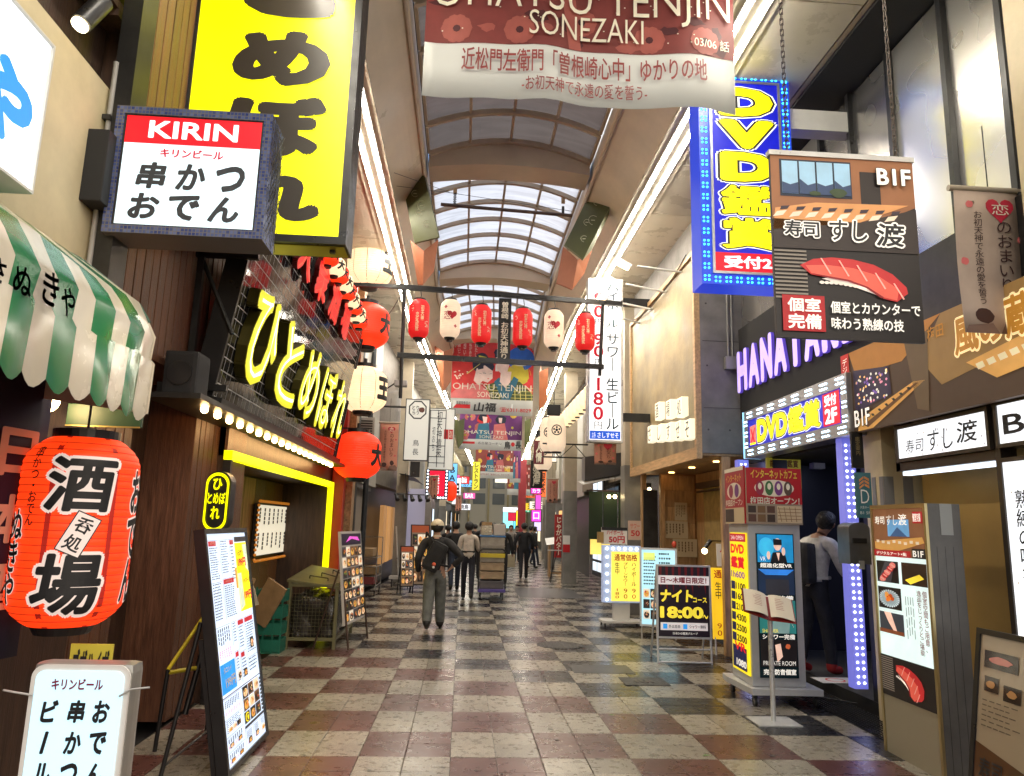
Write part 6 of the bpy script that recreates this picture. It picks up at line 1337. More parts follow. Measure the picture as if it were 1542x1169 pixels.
# ---------------------------------------------------------------- right hand stands
# yellow price sign with LED border
Yg = 12.6; loc, w, h = rY(908, 822, 965, 908, Yg)
t = thing('led_price_stand', 'wheeled price stand with a yellow handwritten panel and white LED border', 'sign', (loc.x, Yg, 0)); z0 = loc.z
MB().box(-w/2, w/2, .0, .16, z0, z0+h).build('housing', mat('pale_housing', (.5, .52, .58), .4, emit=.35, ecol=hexc(150, 180, 230)), t)
MB().box(-w/2+.14, w/2-.02, -.02, -.001, z0+.03, z0+h-.10).build('panel', glow('warm_yellow_panel', (250, 226, 90), .9), t); b = Board(t, w-.2, h-.17, z0+.05, -.021, .06)
b.done(); b.text('通常価格', .06, .02, .94, .17, RED, off=.02)
for i, s_ in enumerate(('生中', 'プレーンサワー', 'ハイボール')): b.text(s_, .08+i*.32, .20, .26+i*.32, .70 if i else .46, INK, vertical=True, off=.01)
for i, s_ in enumerate(('180', '90', '90')): b.text(s_, .10+i*.32, .76, .24+i*.32, .97, RED, vertical=True)
m = MB(); BLD = glow('led_blob', (215, 235, 255), 6)
for k in range(7): m.sphere((-w/2+.07, -.01, z0+.05+k*(h-.1)/6), .022, 0, 8)
for k in range(1, 6): m.sphere((-w/2+.07+k*(w-.14)/5, -.01, z0+h-.05), .022, 0, 8)
tag(m.build('led_border', BLD, t), kind='stuff')
MB().box(-.14, .14, .03, .13, .10, z0).build('post', WHITE, t); MB().box(-.34, .34, -.12, .28, .07, .105).build('base', WHITE, t)
for x in (-.3, .3): caster(t, x, -.08, .03); caster(t, x, .24, .03)
hd = MB().box(-.34, .10, .04, .07, z0+h+.02, z0+h+.30).box(-.34, .10, .03, .038, z0+h+.25, z0+h+.30, 1); hd.build('header_card', [mat('cream_card', (.6, .54, .45), .5, emit=.15), INK], t)
b = Board(t, .44, .25, z0+h+.02, .035, -.12); b.text('ハイボール', .20, .05, .85, .38, RED, off=.02, layer=1); b.text('50円', .28, .45, .9, .92, RED, off=.03, layer=1); MB().box(-.42, -.31, .0, .03, z0+h+.04, z0+h+.22).build('beer_mug_print', mat('beer_amber', (.4, .25, .08), .5), t)
MB().box(.12, .34, .05, .07, z0+h+.1, z0+h+.42).build('side_card', mat('peach_card', (.6, .42, .32), .5), t); b = Board(t, .22, .32, z0+h+.1, .048, .23); b.text('サワー', .15, .15, .9, .4, RED, layer=1); b.text('50', .2, .5, .9, .8, RED, off=.02, layer=1)
# light blue backlit menu (leaning)
loc, w, h = rY(966, 828, 1017, 932, 11.3)
t = thing('pale_blue_menu_stand', 'pale blue backlit menu stand leaning back behind the night course A-frame board', 'menu board', (loc.x, 11.3, .18), -.25, tilt=-.10); h = 1.15; w = .56
lightbox('', '', '', None, w, h, .05, 0, .03, ALU, glow('pale_cyan_backlight', (176, 226, 238), .85), base=t); b = Board(t, w-.06, h-.06, .03, -.001); b.lines(.06, .04, .45, .5, 10, mat('teal_ink', (.05, .12, .14), .5), 1, False, .4); b.lines(.52, .04, .94, .9, 14, mat('teal_ink', (.05, .12, .14), .5), 1, False, .4); b.rect(.06, .04, .4, .14, pr('lime_patch', (210, 226, 120), .6), 2)
for k in range(6): b.food(.05+.21*(k % 2), .53+.14*(k//2), .24+.21*(k % 2), .65+.14*(k//2), 2)
b.done(); MB().tube((-w/2+.03, .03, .2), (-w/2+.03, .03, -.18), .012, 6).tube((w/2-.03, .03, .2), (w/2-.03, .03, -.18), .012, 6).tube((0, .05, .7), (0, .4, -.17), .012, 6).build('leg', ALU, t)
MB().lathe([(.001, 0), (.05, 0), (.05, .012), (.001, .012)], n=20, sx=.7, sy=1).xform(Matrix.Translation((w/2-.04, -.02, h+.06)) @ Matrix.Rotation(math.pi/2, 4, 'X')).build('red_tag', mat('red_tag_card', (.55, .06, .03), .5), t)
# A-frame night course
Ya = 9.35; loc, w, h = rY(989, 851, 1070, 962, Ya); bz = loc.z
t = thing('a_frame_board', 'A-frame board with a dark curtain print advertising a night course in yellow letters', 'A-frame sign', (loc.x, Ya, 0), -.05); AW = mat('white_aluminium', (.66, .66, .66), .35, .3)
lightbox('', '', '', None, w, h, .03, 0, .022, AW, pr('plum_black_print', (34, 20, 34), .10), base=t, z0=bz); b = Board(t, w-.044, h-.044, bz+.022, -.001)
for k in range(8): b.poly([(.02+k*.125, 0), (.07+k*.125, 0), (.06+k*.125, .30+.1*((k*k) % 3)), (.03+k*.125, .26)], pr('curtain_red', (110, 16, 26), .14))
b.rect(.0, .13, 1, .26, pr('pale_band', (226, 216, 214), .4), 2); b.rect(.04, .80, .96, .91, pr('pale_band', (226, 216, 214), .4), 2); b.rect(.09, .82, .17, .89, BM, 3); b.rect(.48, .82, .56, .89, BM, 3); b.done()
b.text('日〜木曜日限定！', .05, .15, .95, .24, pr('maroon_bold', (130, 14, 34), .15), off=.03); b.text('ナイト', .04, .33, .68, .51, pr('night_yellow', (240, 214, 60), .6), off=.05, outline=((.03, INK),), shear=.08); b.text('コース', .68, .44, .95, .51, pr('night_yellow', (240, 214, 60), .6), off=.02); b.text('18:00', .03, .57, .88, .74, pr('night_yellow', (240, 214, 60), .6), off=.05, outline=((.03, INK),)); b.text('～', .86, .68, .97, .74, pr('night_yellow', (240, 214, 60), .6), off=.02)
b.text('外出自由', .20, .83, .42, .88, INK, off=.01, layer=4); b.text('シャワー無料', .60, .83, .92, .88, INK, off=.01, layer=4); b.text('日本DVD鑑賞グループ', .28, .935, .76, .97, WLP)
m = MB(); 
for x in (-w/2+.012, w/2-.012): m.tube((x, .01, bz+.02), (x, -.03, 0), .014, 8).tube((x, .03, bz+h-.03), (x, .42, 0), .013, 8)
m.tube((-w/2+.012, -.028, .02), (w/2-.012, -.028, .02), .013, 8).tube((-w/2+.012, -.005, .17), (w/2-.012, -.005, .17), .010, 8).tube((-w/2+.012, .39, .1), (w/2-.012, .39, .1), .010, 8); m.build('stand_frame', AW, t)
# yellow handwritten stand beside it
loc, w, h = rY(1068, 836, 1100, 930, 10.15)
t = thing('yellow_price_easel', 'yellow handwritten price easel half hidden behind the DVD tower', 'sign', (loc.x+.1, 10.0, .2), -.12, tilt=-.08); w, h = .50, .92
MB().box(-w/2, w/2, 0, .03, 0, h, bv=.012).build('panel', glow('amber_yellow_panel', (240, 190, 30), .75), t); b = Board(t, w, h, 0, -.001); b.text('通常価格', .08, .03, .92, .15, RED, off=.02)
for i, s_ in enumerate(('生中', 'プレーンサワー', 'ハイボール')): b.text(s_, .10+i*.3, .20, .26+i*.3, .72 if i else .44, INK, vertical=True, off=.01)
for i in range(3): b.text('90', .12+i*.3, .78, .24+i*.3, .95, RED, vertical=True)
MB().box(-.16, .18, .0, .02, h+.02, h+.32).build('header_card', mat('cream_card', (.6, .54, .45), .5, emit=.15), t); b = Board(t, .34, .3, h+.02, -.001); b.text('ハイ', .15, .08, .8, .4, RED, off=.02); b.text('50', .35, .5, .95, .9, RED, off=.03)
MB().tube((-w/2+.03, .02, .1), (-w/2+.03, -.02, -.2), .012, 6).tube((w/2-.03, .02, .1), (w/2-.03, -.02, -.2), .012, 6).build('leg', ALU, t)
o = thing('clip_lamp', 'small clip lamp glowing warmly above the pale blue menu stand', 'lamp', P(1061, 830, Y=10.3)); MB().sphere((0, 0, 0), .04, 0, 12).build('bulb', glow('warm_globe', (255, 226, 170), 14), o); MB().tube((0, 0, .03), (.1, .05, .14), .03, 10).tube((.1, .05, .14), (.3, .1, .14), .008, 5).build('shade', BLACK, o)
# --- DVD tower on wheels, three sided
Yt = 7.35; pA, pB, pC = P(1100, 1050, Z=0), P(1133, 1062, Z=0), P(1216, 1062, Z=0)
fl = P(1130, 900, Y=7.25).x; fr_ = P(1208, 900, Y=7.25).x; sl_ = P(1099, 900, Y=7.85).x
t = thing('dvd_tower_stand', 'wheeled silver tower with lit video shop posters and a red internet cafe header', 'sign tower', ((fl+fr_)/2, 7.25, 0), -.02)
w = fr_-fl; cx = t.location.x; SX_ = sl_-cx; ztop = P(1170, 790, Y=7.25).z; zhd = P(1170, 712, Y=7.25).z
SILV = mat('satin_silver', (.60, .61, .62), .32, .35, noise=.06)
foot = [(-w/2, 0), (w/2, 0), (w/2+.02, .55), (-w/2-.0, .62), (SX_, .6)]
def pris(poly, z0, z1, nm, m_): 
    n = len(poly); vs = [(x, y, z0) for x, y in poly]+[(x, y, z1) for x, y in poly]; MB().add(vs, [tuple(range(n-1, -1, -1)), tuple(range(n, 2*n))]+[(i, (i+1) % n, n+(i+1) % n, n+i) for i in range(n)]).build(nm, m_, t)
pris([(-w/2, 0), (w/2, 0), (w/2, .55), (SX_+.0, .60)], .17, ztop, 'cabinet', SILV)
pris([(-w/2-.04, -.10), (w/2+.12, -.10), (w/2+.12, .62), (SX_-.08, .68), (SX_-.1, .5)], .11, .165, 'base_plate', SILV)
for x, y in ((-w/2, -.04), (w/2+.07, -.04), (w/2+.05, .55), (SX_-.02, .55)): caster(t, x, y, .045)
# front face posters
MB().box(-w/2+.07, w/2-.07, -.012, -.001, .25, ztop-.09).build('front_window', mat('dark_backlit', (.01, .03, .04), .25), t); b = Board(t, w-.16, ztop-.36, .26, -.013)
BLV = pr('vr_blue', (20, 120, 170), .8); BLD_ = pr('deep_teal', (16, 60, 74), .6); SKN = pr('skin_print', (220, 180, 160), .7); SUIT = pr('suit_print', (16, 18, 24), .2)
b.rect(0, 0, 1, .20, BLV); b.oval(.25, .09, .22, .07, pr('vr_ring', (50, 160, 200), .8), 2); b.poly([(.35, .20), (.42, .13), (.62, .12), (.78, .15), (.82, .20)], SUIT, 3); b.oval(.56, .07, .11, .045, SKN, 4); b.poly([(.44, .03), (.68, .035), (.68, .075), (.45, .075)], SUIT, 5); b.poly([(.52, .13), (.62, .13), (.58, .19)], SKN, 4); b.oval(.30, .15, .05, .03, SKN, 5); b.oval(.72, .12, .05, .03, SKN, 5)
b.rect(0, .245, 1, .43, pr('room_blue', (22, 40, 66), .5)); b.poly([(0, .25), (1, .25), (.8, .29), (.2, .29)], pr('screen_glow', (40, 110, 190), .8), 2); b.rect(.2, .32, .85, .43, pr('seat_print', (50, 50, 58), .3), 2)
b.rect(0, .47, 1, .70, pr('shower_teal', (40, 120, 116), .5)); b.poly([(.3, .70), (.45, .54), (.6, .48), (.85, .58), (.8, .70)], pr('shower_steel', (120, 150, 146), .5), 2)
for k in range(12): b.oval(.7+.02*k, .52+.012*k, .012, .006, CRT, 3, 6)
b.rect(0, .745, 1, .93, pr('private_dark', (22, 16, 18), .3)); b.poly([(.4, .78), (.55, .77), (.6, .86), (.45, .90)], SKN, 2); b.blob(.75, .79, .08, .02, pr('curry', (190, 90, 50), .6), 2); b.done()
for s_, v0, v1 in (('超進化型VR', .205, .238), ('完全防備', .435, .465), ('シャワー完備', .705, .742), ('完全防音個室', .945, .985)): b.text(s_, .06, v0, .95, v1, WLP, off=.03)
b.text('VR', .06, .16, .22, .19, WLP, layer=4); b.text('SHOWER', .06, .67, .5, .695, pr('night_yellow', (240, 214, 60), .6), layer=4); b.text('PRIVATE ROOM', .06, .89, .94, .92, WLP, layer=4)
# left slanted side
sv = Vector((-w/2-SX_, -.60, 0)); sl2 = sv.length; ang = math.atan2(sv.y, sv.x)
sub = MB().box(-sl2/2+.05, sl2/2-.04, -.010, -.001, .25, ztop-.09).build('side_window', glow('yellow_backlight', (250, 222, 20), .8), t); sub.rotation_euler = (0, 0, ang); sub.location = (SX_+sv.x/2, .60+sv.y/2, 0)
b = Board(sub, sl2-.11, ztop-.36, .26, -.011); b.t = sub
b.rect(0, 0, 1, .06, RDH, 1); RDB = pr('bright_red_print', (200, 10, 30), .7)
for k in range(6): b.rect(.05, .36+k*.076, .3, .42+k*.076, pr('navy_tag', (20, 30, 80), .3), 2)
b.rect(.05, .83, .9, .99, pr('navy_tag', (20, 30, 80), .3), 2); b.done()
b.text('24h OPEN', .1, .015, .9, .045, WLP); b.text('DVD', .08, .08, .92, .15, RDB, off=.05); b.text('鑑賞', .08, .17, .92, .26, RDB, off=.05); b.text('1h600', .08, .28, .92, .33, pr('purple_digits', (110, 40, 150), .5), off=.02)
for k, s_ in enumerate(('1100', '1600', '2100', '4300', '2500', '2500')): b.text(s_, .35, .365+k*.076, .95, .415+k*.076, INK, off=.03)
b.text('VR', .2, .80, .9, .86, RDB, off=.03, layer=5); b.text('1080', .3, .92, .9, .97, WLP, off=.03, layer=5)
# red header boards
MB().box(-w/2-.02, w/2+.02, -.04, -.012, ztop+.0, zhd+.04).build('header_board', mat('header_map', (.34, .27, .2), .4), t); b = Board(t, w+.04, zhd+.04-ztop, ztop, -.041)
HR = paint('header_red', (176, 22, 34), .35); b.rect(0, 0, 1, .64, HR); b.oval(.5, .36, .36, .15, paint('header_cream', (232, 222, 200), .4), 2)
for k, c_ in enumerate(((150, 40, 70), (60, 110, 60), (120, 60, 130), (90, 70, 60))): b.oval(.24+k*.17, .36, .075, .13, paint('emblem_%d' % k, c_, .4), 3); b.oval(.24+k*.17, .33, .035, .06, CRT, 4, 10)
rn = random.Random(4)
for k in range(3): b.rect(.02+k*.17, .68, .16+k*.17, .80, paint('photo_%d' % k, [(60, 46, 40), (120, 90, 60), (90, 60, 50)][k]), 2); b.rect(.02+k*.17, .83, .16+k*.17, .96, paint('photo_%d' % (2-k), (90, 60, 50)), 2)
b.rect(.54, .67, .98, .97, paint('map_cream', (206, 186, 150), .5), 2)
for k in range(4): b.poly([(.56+k*.1, .69), (.57+k*.1, .69), (.62+k*.09, .95), (.61+k*.09, .95)], paint('map_line', (130, 90, 60)), 3); b.rect(.55, .72+k*.06, .97, .73+k*.06, paint('map_line', (130, 90, 60)), 3)
b.done(); b.text('インターネットカフェ', .08, .03, .92, .19, paint('header_yellow', (230, 200, 70), .4), off=.02); b.text('梅田店オープン！', .06, .52, .95, .65, CRT, off=.03)
sub2 = MB().box(-sl2/2, sl2/2+.0, -.03, -.012, ztop, zhd+.06).build('side_header_board', HR, t); sub2.rotation_euler = (0, 0, ang); sub2.location = sub.location
b = Board(sub2, sl2, zhd+.06-ztop, ztop, -.031); b.t = sub2; b.oval(.5, .42, .38, .15, paint('header_cream', (232, 222, 200), .4), 1); b.oval(.35, .42, .11, .12, paint('emblem_0', (150, 40, 70)), 2); b.oval(.65, .42, .11, .12, paint('emblem_2', (120, 60, 130)), 2); b.rect(0, .72, 1, 1, paint('map_cream', (206, 186, 150), .5), 1); b.rect(0.02, .74, .48, .97, paint('photo_0', (60, 46, 40)), 2); b.rect(0, 0, 1, .07, paint('header_cream', (232, 222, 200), .4), 2); b.done(); b.text('インターネット', .1, .12, .9, .26, paint('header_yellow', (230, 200, 70), .4), off=.01); b.text('梅田店オープン', .06, .57, .95, .69, CRT, off=.02)
b = None
# --- book stand
q = P(1165, 1088, Z=0); tp = P(1158, 915, Y=q.y)
t = thing('menu_book_stand', 'open menu book with red covers on a slim silver pedestal in front of the tower', 'menu stand', (q.x, q.y, 0))
MB().box(-.19, .19, -.16, .16, 0, .012, bv=.003).build('base_plate', ALU, t); MB().tube((0, 0, .012), (0, 0, tp.z-.06), .021, 16).build('pole', ALU, t)
bk = thing('menu_book', 'open menu book with cream pages and red cover lying on the silver pedestal', 'book', (q.x-.02, q.y+.0, tp.z), -.22, tilt=.62); bk.rotation_euler = (.62, .20, -.16)
RC_ = mat('red_leather', (.24, .018, .014), .35, noise=.15); PG = mat('cream_page', (.66, .58, .44), .6)
for s_ in (-1, 1):
    m = MB().box(0, .225, -.155, .155, -.012, -.006); m.xform(Matrix.Rotation(-.14*1, 4, 'Y') if s_ > 0 else Matrix.Rotation(math.pi+.14, 4, 'Y') @ Matrix.Scale(1, 4)); 
    if s_ < 0: m = MB().box(-.225, 0, -.155, .155, -.012, -.006).xform(Matrix.Rotation(.14, 4, 'Y'))
    m.build('cover', RC_, bk)
    m = MB(); n = 8
    vs = []
    for i in range(n+1):
        x = .012+.20*i/n; z = .012+.028*math.sin(math.pi*min(1, i/n*.9+.1))*(1-i/n*.5)+x*.10
        for y in (-.145, .145): vs.append((s_*x, y, z))
    m.add(vs, [(2*i, 2*i+1, 2*i+3, 2*i+2) if s_ < 0 else (2*i, 2*i+2, 2*i+3, 2*i+1) for i in range(n)], 0, True)
    m.build('page', PG, bk)
    m = MB(); rn = random.Random(s_)
    for k in range(7):
        i0 = .07; x0 = .06; x1 = .06+.08*rn.uniform(.6, 1); y = .09-k*.022; z = lambda x: .0135+.028*math.sin(math.pi*min(1, (x-.012)/.2*.9+.1))*(1-(x-.012)/.2*.5)+x*.10+.002
        m.add([(s_*x0, y, z(x0)), (s_*x1, y, z(x1)), (s_*x1, y-.005, z(x1)), (s_*x0, y-.005, z(x0))], [(0, 1, 2, 3)])
    m.build('print', bc('rosy_ink', (150, 80, 70)), bk)
MB().box(-.15, .15, -.10, .10, -.035, -.03).build('tray', ALU, bk)
# --- sushi pylon
Xp = 3.29; yf = 5.86; yn = P(1404, 900, X=Xp).y; zt3 = P(1327, 762, Y=5.86).z; w = yf-yn
t = thing('sushi_pylon', 'tall grey box pylon with a lit sushi restaurant poster facing the street', 'sign pylon', (Xp, (yf+yn)/2, 0), RIGHT)
GP = mat('grey_pylon', (.14, .13, .12), .5, .2, noise=.2, nscale=4)
MB().box(-w/2, w/2, .012, .25, 0, zt3).build('body', GP, t); m = MB().box(-w/2, -w/2+.025, -.01, .011, 0, zt3).box(w/2-.025, w/2, -.01, .011, 0, zt3).box(-w/2+.025, w/2-.025, -.01, .011, zt3-.03, zt3); m.build('brass_edge', mat('champagne_metal', (.50, .40, .20), .3, .8), t)
zl = .42; MB().box(-w/2+.025, w/2-.025, 0, .011, zl, zt3-.03).build('poster_face', glow('cool_backlight2', (214, 232, 228), .85), t); MB().box(-w/2+.025, w/2-.025, 0, .011, 0, zl-.002).build('kick_panel', mat('beige_metal', (.36, .32, .23), .4, .3), t)
m = MB()
for k in range(3): m.box(w/2, w/2+.001, .06+k*.06, .062+k*.06, 0, zt3-.3)
m.build('seam_line', DARK, t); MB().box(w/2+.0015, w/2+.003, .10, .19, zt3-.22, zt3-.0).build('patch', mat('pale_patch', (.3, .3, .28), .6), t)
b = Board(t, w-.05, zt3-.03-zl, zl, -.001)
b.rect(0, 0, 1, .26, pr('poster_brown', (120, 78, 50), .5)); b.rect(.30, .06, .72, .15, pr('fuji_blue', (90, 140, 180), .7), 2); b.poly([(.35, .15), (.5, .10), (.68, .15)], pr('fuji_deep', (50, 80, 120), .6), 3); b.poly([(.02, .18), (.95, .15), (.98, .18), (.4, .235), (.02, .22)], pr('counter_print', (214, 160, 84)), 2)
for k in range(8): b.rect(.06+k*.11, .17+.004*(k % 3), .12+k*.11, .185+.004*(k % 3), pr('white_mat_print', (235, 215, 190), .3), 3)
b.rect(.8, .02, .98, .08, pr('red_tag', (166, 24, 30), .4), 3); b.rect(0, .225, .72, .26, pr('red_tag', (166, 24, 30), .4), 3); b.rect(.75, .21, 1, .26, pr('charcoal_print', (30, 25, 24), .12), 3)
b.rect(.02, .285, .46, .40, pr('charcoal_print', (30, 25, 24), .12)); b.rect(.52, .285, .98, .40, pr('dark_photo', (50, 30, 16), .2)); b.poly([(.58, .375), (.85, .34), (.93, .36), (.68, .395)], pr('night_yellow', (240, 214, 60), .6), 2)
b.poly([(.03, .40), (.20, .29), (.40, .29), (.30, .40)], pr('plate_slate', (70, 70, 76), .3), 2)
for k in range(5): b.blob(.14+k*.065, .382-k*.019, .075, .020, pr('tuna_red', (196, 44, 46), .30) if k % 2 else pr('tuna_pink', (226, 130, 120), .4), 3+2*k, 11, .3); b.poly([(.10+k*.065, .378-k*.019), (.12+k*.065, .374-k*.019), (.19+k*.065, .386-k*.019), (.17+k*.065, .39-k*.019)], pr('fat_line', (245, 176, 160), .35), 4+2*k)
b.rect(.02, .425, .48, .54, pr('charcoal_print', (30, 25, 24), .12)); b.oval(.25, .485, .2, .045, pr('glass_blue', (150, 170, 176), .4), 2, 20)
for k in range(26): a_ = k*.2417; b.poly([(.25+.13*math.cos(a_), .485+.03*math.sin(a_)), (.25+.21*math.cos(a_+.07), .485+.047*math.sin(a_+.07)), (.25+.21*math.cos(a_+.13), .485+.047*math.sin(a_+.13))], pr('glass_white', (226, 232, 236), .5), 3)
for k in range(9): b.blob(.25+.08*math.cos(k*2.4)*(k/9), .478+.022*math.sin(k*2.4)*(k/9), .05, .014, [pr('urchin_orange', (226, 120, 40), .5), pr('urchin_gold', (240, 160, 70), .5), pr('urchin_deep', (190, 84, 26), .4)][k % 3], 4+k % 4, 9, .4)
b.rect(.02, .56, .50, .67, pr('slate_photo', (60, 66, 76), .25)); b.poly([(.12, .56), (.26, .56), (.36, .65), (.30, .655), (.2, .61)], SKN, 2); b.rect(.02, .65, .5, .67, pr('food_brown', (130, 70, 40), .4), 3)
for k in range(2): pass
b.rect(0, .79, 1, 1, pr('charcoal_print', (30, 25, 24), .12), 2)
for k in range(16): b.rect(.0, .80+k*.011, .24, .805+k*.011, pr('slate_line', (140, 130, 118), .2), 3)
nigiri(b, .55, .89, .36, .075, 4, rot=.55)
b.lines(.56, .46, .74, .70, 4, pr('thin_grey_text', (110, 110, 110), .2), 2, True, .25); b.done()
b.text('寿司', .06, .04, .26, .085, WLP, off=.01, layer=5); b.text('すし', .30, .035, .52, .09, WLP, off=.0, layer=5, shear=.1); b.text('渡', .54, .03, .70, .09, WLP, off=.01, layer=5); b.text('個室完備', .82, .028, .96, .072, WLP, layer=6, off=.01); b.text('デジタルアート×鮨', .06, .233, .66, .252, WLP, layer=6, off=.01); b.text('B1F', .78, .22, .97, .252, WLP, layer=6, off=.02)
b.text('個室空間もご用意、', .88, .42, .96, .72, MR, vertical=True, off=.008); b.text('逸品をじっくりとご堪能', .78, .42, .86, .74, MR, vertical=True, off=.008)
# --- leaning menu stand bottom right
yf = P(1470, 945, X=2.82).y; z1_ = P(1470, 945, X=2.82).z; w = 1.0
t = thing('sushi_menu_stand', 'leaning black framed menu stand with a glossy cover at the bottom right corner', 'menu board', (2.66, yf-w/2, 0), RIGHT, tilt=-.15); h = z1_/math.cos(.15)
f = MB().box(-w/2, w/2, .012, .05, 0, h, bv=.008).box(-w/2, -w/2+.03, -.01, .012, 0, h).box(w/2-.03, w/2, -.01, .012, 0, h).box(-w/2+.03, w/2-.03, -.01, .012, h-.03, h).box(-w/2+.03, w/2-.03, -.01, .012, 0, .03); f.build('frame', BLACK, t)
def gp(nm, rgb): return mat(nm, hexc(*rgb), .05, spec=.8, coat=1)
MB().box(-w/2+.03, w/2-.03, 0, .011, .03, h-.03).build('menu_sheet', gp('glossy_cream', (168, 150, 124)), t); b = Board(t, w-.06, h-.06, .03, -.0002)
MB_ = gp('glossy_brown', (96, 66, 44)); b.poly([(0, .50), (1, .66), (1, 1), (0, 1)], MB_); b.poly([(.16, .70), (.42, .76), (.42, .93), (.14, .88)], gp('glossy_blue', (100, 120, 130)), 2); b.poly([(0, .84), (.5, .94), (.6, 1), (0, 1)], gp('glossy_timber', (190, 140, 90)), 2)
for k in range(6): b.poly([(.02+k*.08, .87+k*.015), (.07+k*.08, .88+k*.015), (.06+k*.08, .90+k*.015), (.01+k*.08, .89+k*.015)], gp('glossy_black', (40, 30, 26)), 3)
GB = gp('glossy_black', (40, 30, 26)); b.rect(.04, .07, .30, .15, GB, 2); b.blob(.17, .11, .1, .02, gp('glossy_pink', (200, 120, 110)), 3); b.rect(.05, .19, .16, .26, GB, 2); b.rect(.20, .21, .33, .28, GB, 2); b.blob(.10, .225, .04, .02, gp('glossy_timber', (190, 140, 90)), 3); b.blob(.265, .245, .04, .02, gp('glossy_timber', (190, 140, 90)), 3)
b.rect(.55, .15, .8, .24, GB, 2); b.rect(.55, .30, .68, .37, GB, 2); b.lines(.04, .30, .34, .44, 6, gp('glossy_grey', (110, 98, 84)), 2, False, .2); b.done('menu_print')
b.text('寿司', .04, .56, .22, .66, INK, off=.01, layer=3); b.text('すし', .30, .58, .60, .74, INK, layer=3, shear=.1); b.text('渡', .66, .64, .86, .78, INK, layer=3)
MB().tube((-w/2+.04, .06, h*.8), (-w/2+.04, .5, .1), .012, 6).tube((w/2-.04, .06, h*.8), (w/2-.04, .5, .1), .012, 6).build('leg', BLACK, t)
# ================================================================== FAR STREET
def bldg(name, label, side, y0, y1, z_low, mlow, mup, x=None, zt=6.9, recess=.25):
    t = thing(name, label, 'building', (0, (y0+y1)/2, 0)); yc = (y0+y1)/2; X = x if x is not None else (-2.2 if side < 0 else 3.75)
    m = MB(); xa, xb = (X-3, X) if side < 0 else (X, X+3); m.box(xa, xb, y0-yc, y1-yc, z_low, zt); m.v = [(a+bend(b+yc), b, c) for a, b, c in m.v]; m.build('upper_wall', mup, t)
    m = MB(); xa, xb = (X-3, X-recess) if side < 0 else (X+recess, X+3); m.box(xa, xb, y0-yc, y1-yc, 0, z_low); m.v = [(a+bend(b+yc), b, c) for a, b, c in m.v]; m.build('lower_wall', mlow, t)
    return t
PALE = mat('pale_render', (.26, .245, .22), .5, noise=.15, nscale=2); WPAN = mat('white_wall_panel', (.34, .325, .29), .4, noise=.08, nscale=2); SHUT = mat('grey_shutter', (.24, .24, .24), .4, .4, noise=.15); DKF = mat('dark_front', (.03, .026, .024), .4, noise=.3)
bA = bldg('white_panel_building', 'white panelled building with grey shutters and dark downpipes past the red column on the left', -1, 13.4, 18, 2.4, PALE, WPAN)
for k in range(9): MB().box(-2.2, -2.185, 13.5-15.7+k*.5, 13.97-15.7+k*.5, 2.5, 4.1).build('wall_panel', WPAN, bA)
for k in range(9): MB().box(-2.2, -2.185, 13.5-15.7+k*.5, 13.97-15.7+k*.5, 4.14, 5.9).build('wall_panel', WPAN, bA)
m = MB()
for k in range(36): m.box(-2.45, -2.43, -2.2, 0.6, .05+k*.06, .10+k*.06)
tag(m.build('shutter_slats', SHUT, bA), kind='stuff')
MB().box(-2.45, -2.2, -1.6, 4.0 - 1.8, 2.30, 2.42).build('shutter_box', SHUT, bA)
PIPE = mat('dark_pipe', (.03, .035, .04), .4, .3)
for i, (y, r) in enumerate(((13.7, .05), (14.3, .07), (14.6, .04), (16.2, .06))):
    t = thing('downpipe', 'dark vertical downpipe on the white panelled wall, %s' % ['nearest', 'second and thickest', 'third and thinnest', 'farthest'][i], 'pipe', (-2.10, y, 0), 0, 'downpipes on the left wall'); MB().tube((0, 0, 0), (0, 0, 6), r, 10).build('pipe', PIPE, t)
    MB().box(-.1, .02, -.08, .08, 1.2, 1.24).box(-.1, .02, -.08, .08, 3.2, 3.24).build('clamp', PIPE, t)
q = P(603, 578, Y=15.5); t = thing('wall_floodlight', 'boxy grey floodlight on a bracket high on the white panelled wall', 'floodlight', q); MB().box(-.12, .14, -.1, .1, -.06, .06, bv=.01).build('head', SHUT, t); MB().tube((-.12, 0, 0), (-.4, 0, -.2), .015, 6).build('arm', BLACK, t)
bB = bldg('dark_awning_shop', 'dark shopfront with a grey fabric awning behind the walking man in the cap', -1, 18, 24, 2.5, DKF, mat('dim_upper', (.16, .14, .12), .5, noise=.3))
m = MB(); n = 8
vs = [(-2.0+.9*math.sin(math.pi/2*i/n), y, 2.9-.9*(1-math.cos(math.pi/2*i/n))) for y in (-.8, 2.6) for i in range(n+1)]; m.add([(x+bend(21), y, z) for x, y, z in vs], [(i, i+1, n+2+i, n+1+i) for i in range(n)], 0, True); m.build('fabric_awning', mat('grey_fabric', (.12, .12, .13), .5, noise=.3), bB)
for k in range(5): MB().box(-2.2+bend(20), -2.1+bend(20), -2.6+k*1.1, -1.9+k*1.1, .6, 2.0).build('shop_window', mat('amber_window%d' % (k % 2), (.3, .15, .05), .4, emit=.22+.12*(k % 2), ecol=(1, .5, .18)), bB)
bC = bldg('lilac_shopfront', 'lilac and white lit shopfront with a brown poster far on the left', -1, 24, 33, 2.6, mat('lilac_panel', (.5, .48, .6), .4, emit=.12, ecol=(.7, .68, .95)), WPAN)
MB().box(-2.42+bend(28), -2.40+bend(28)+.05, -2.8, 1.5, .9, 2.2).build('brown_poster', mat('brown_poster', (.2, .07, .05), .5, emit=.12, ecol=(.6, .2, .15)), bC)
MB().box(-2.0, -1.25, -3.6, -3.55, 0, 2.7).build('side_panel', mat('lilac_panel', (.5, .48, .6), .4), bC)
b = None
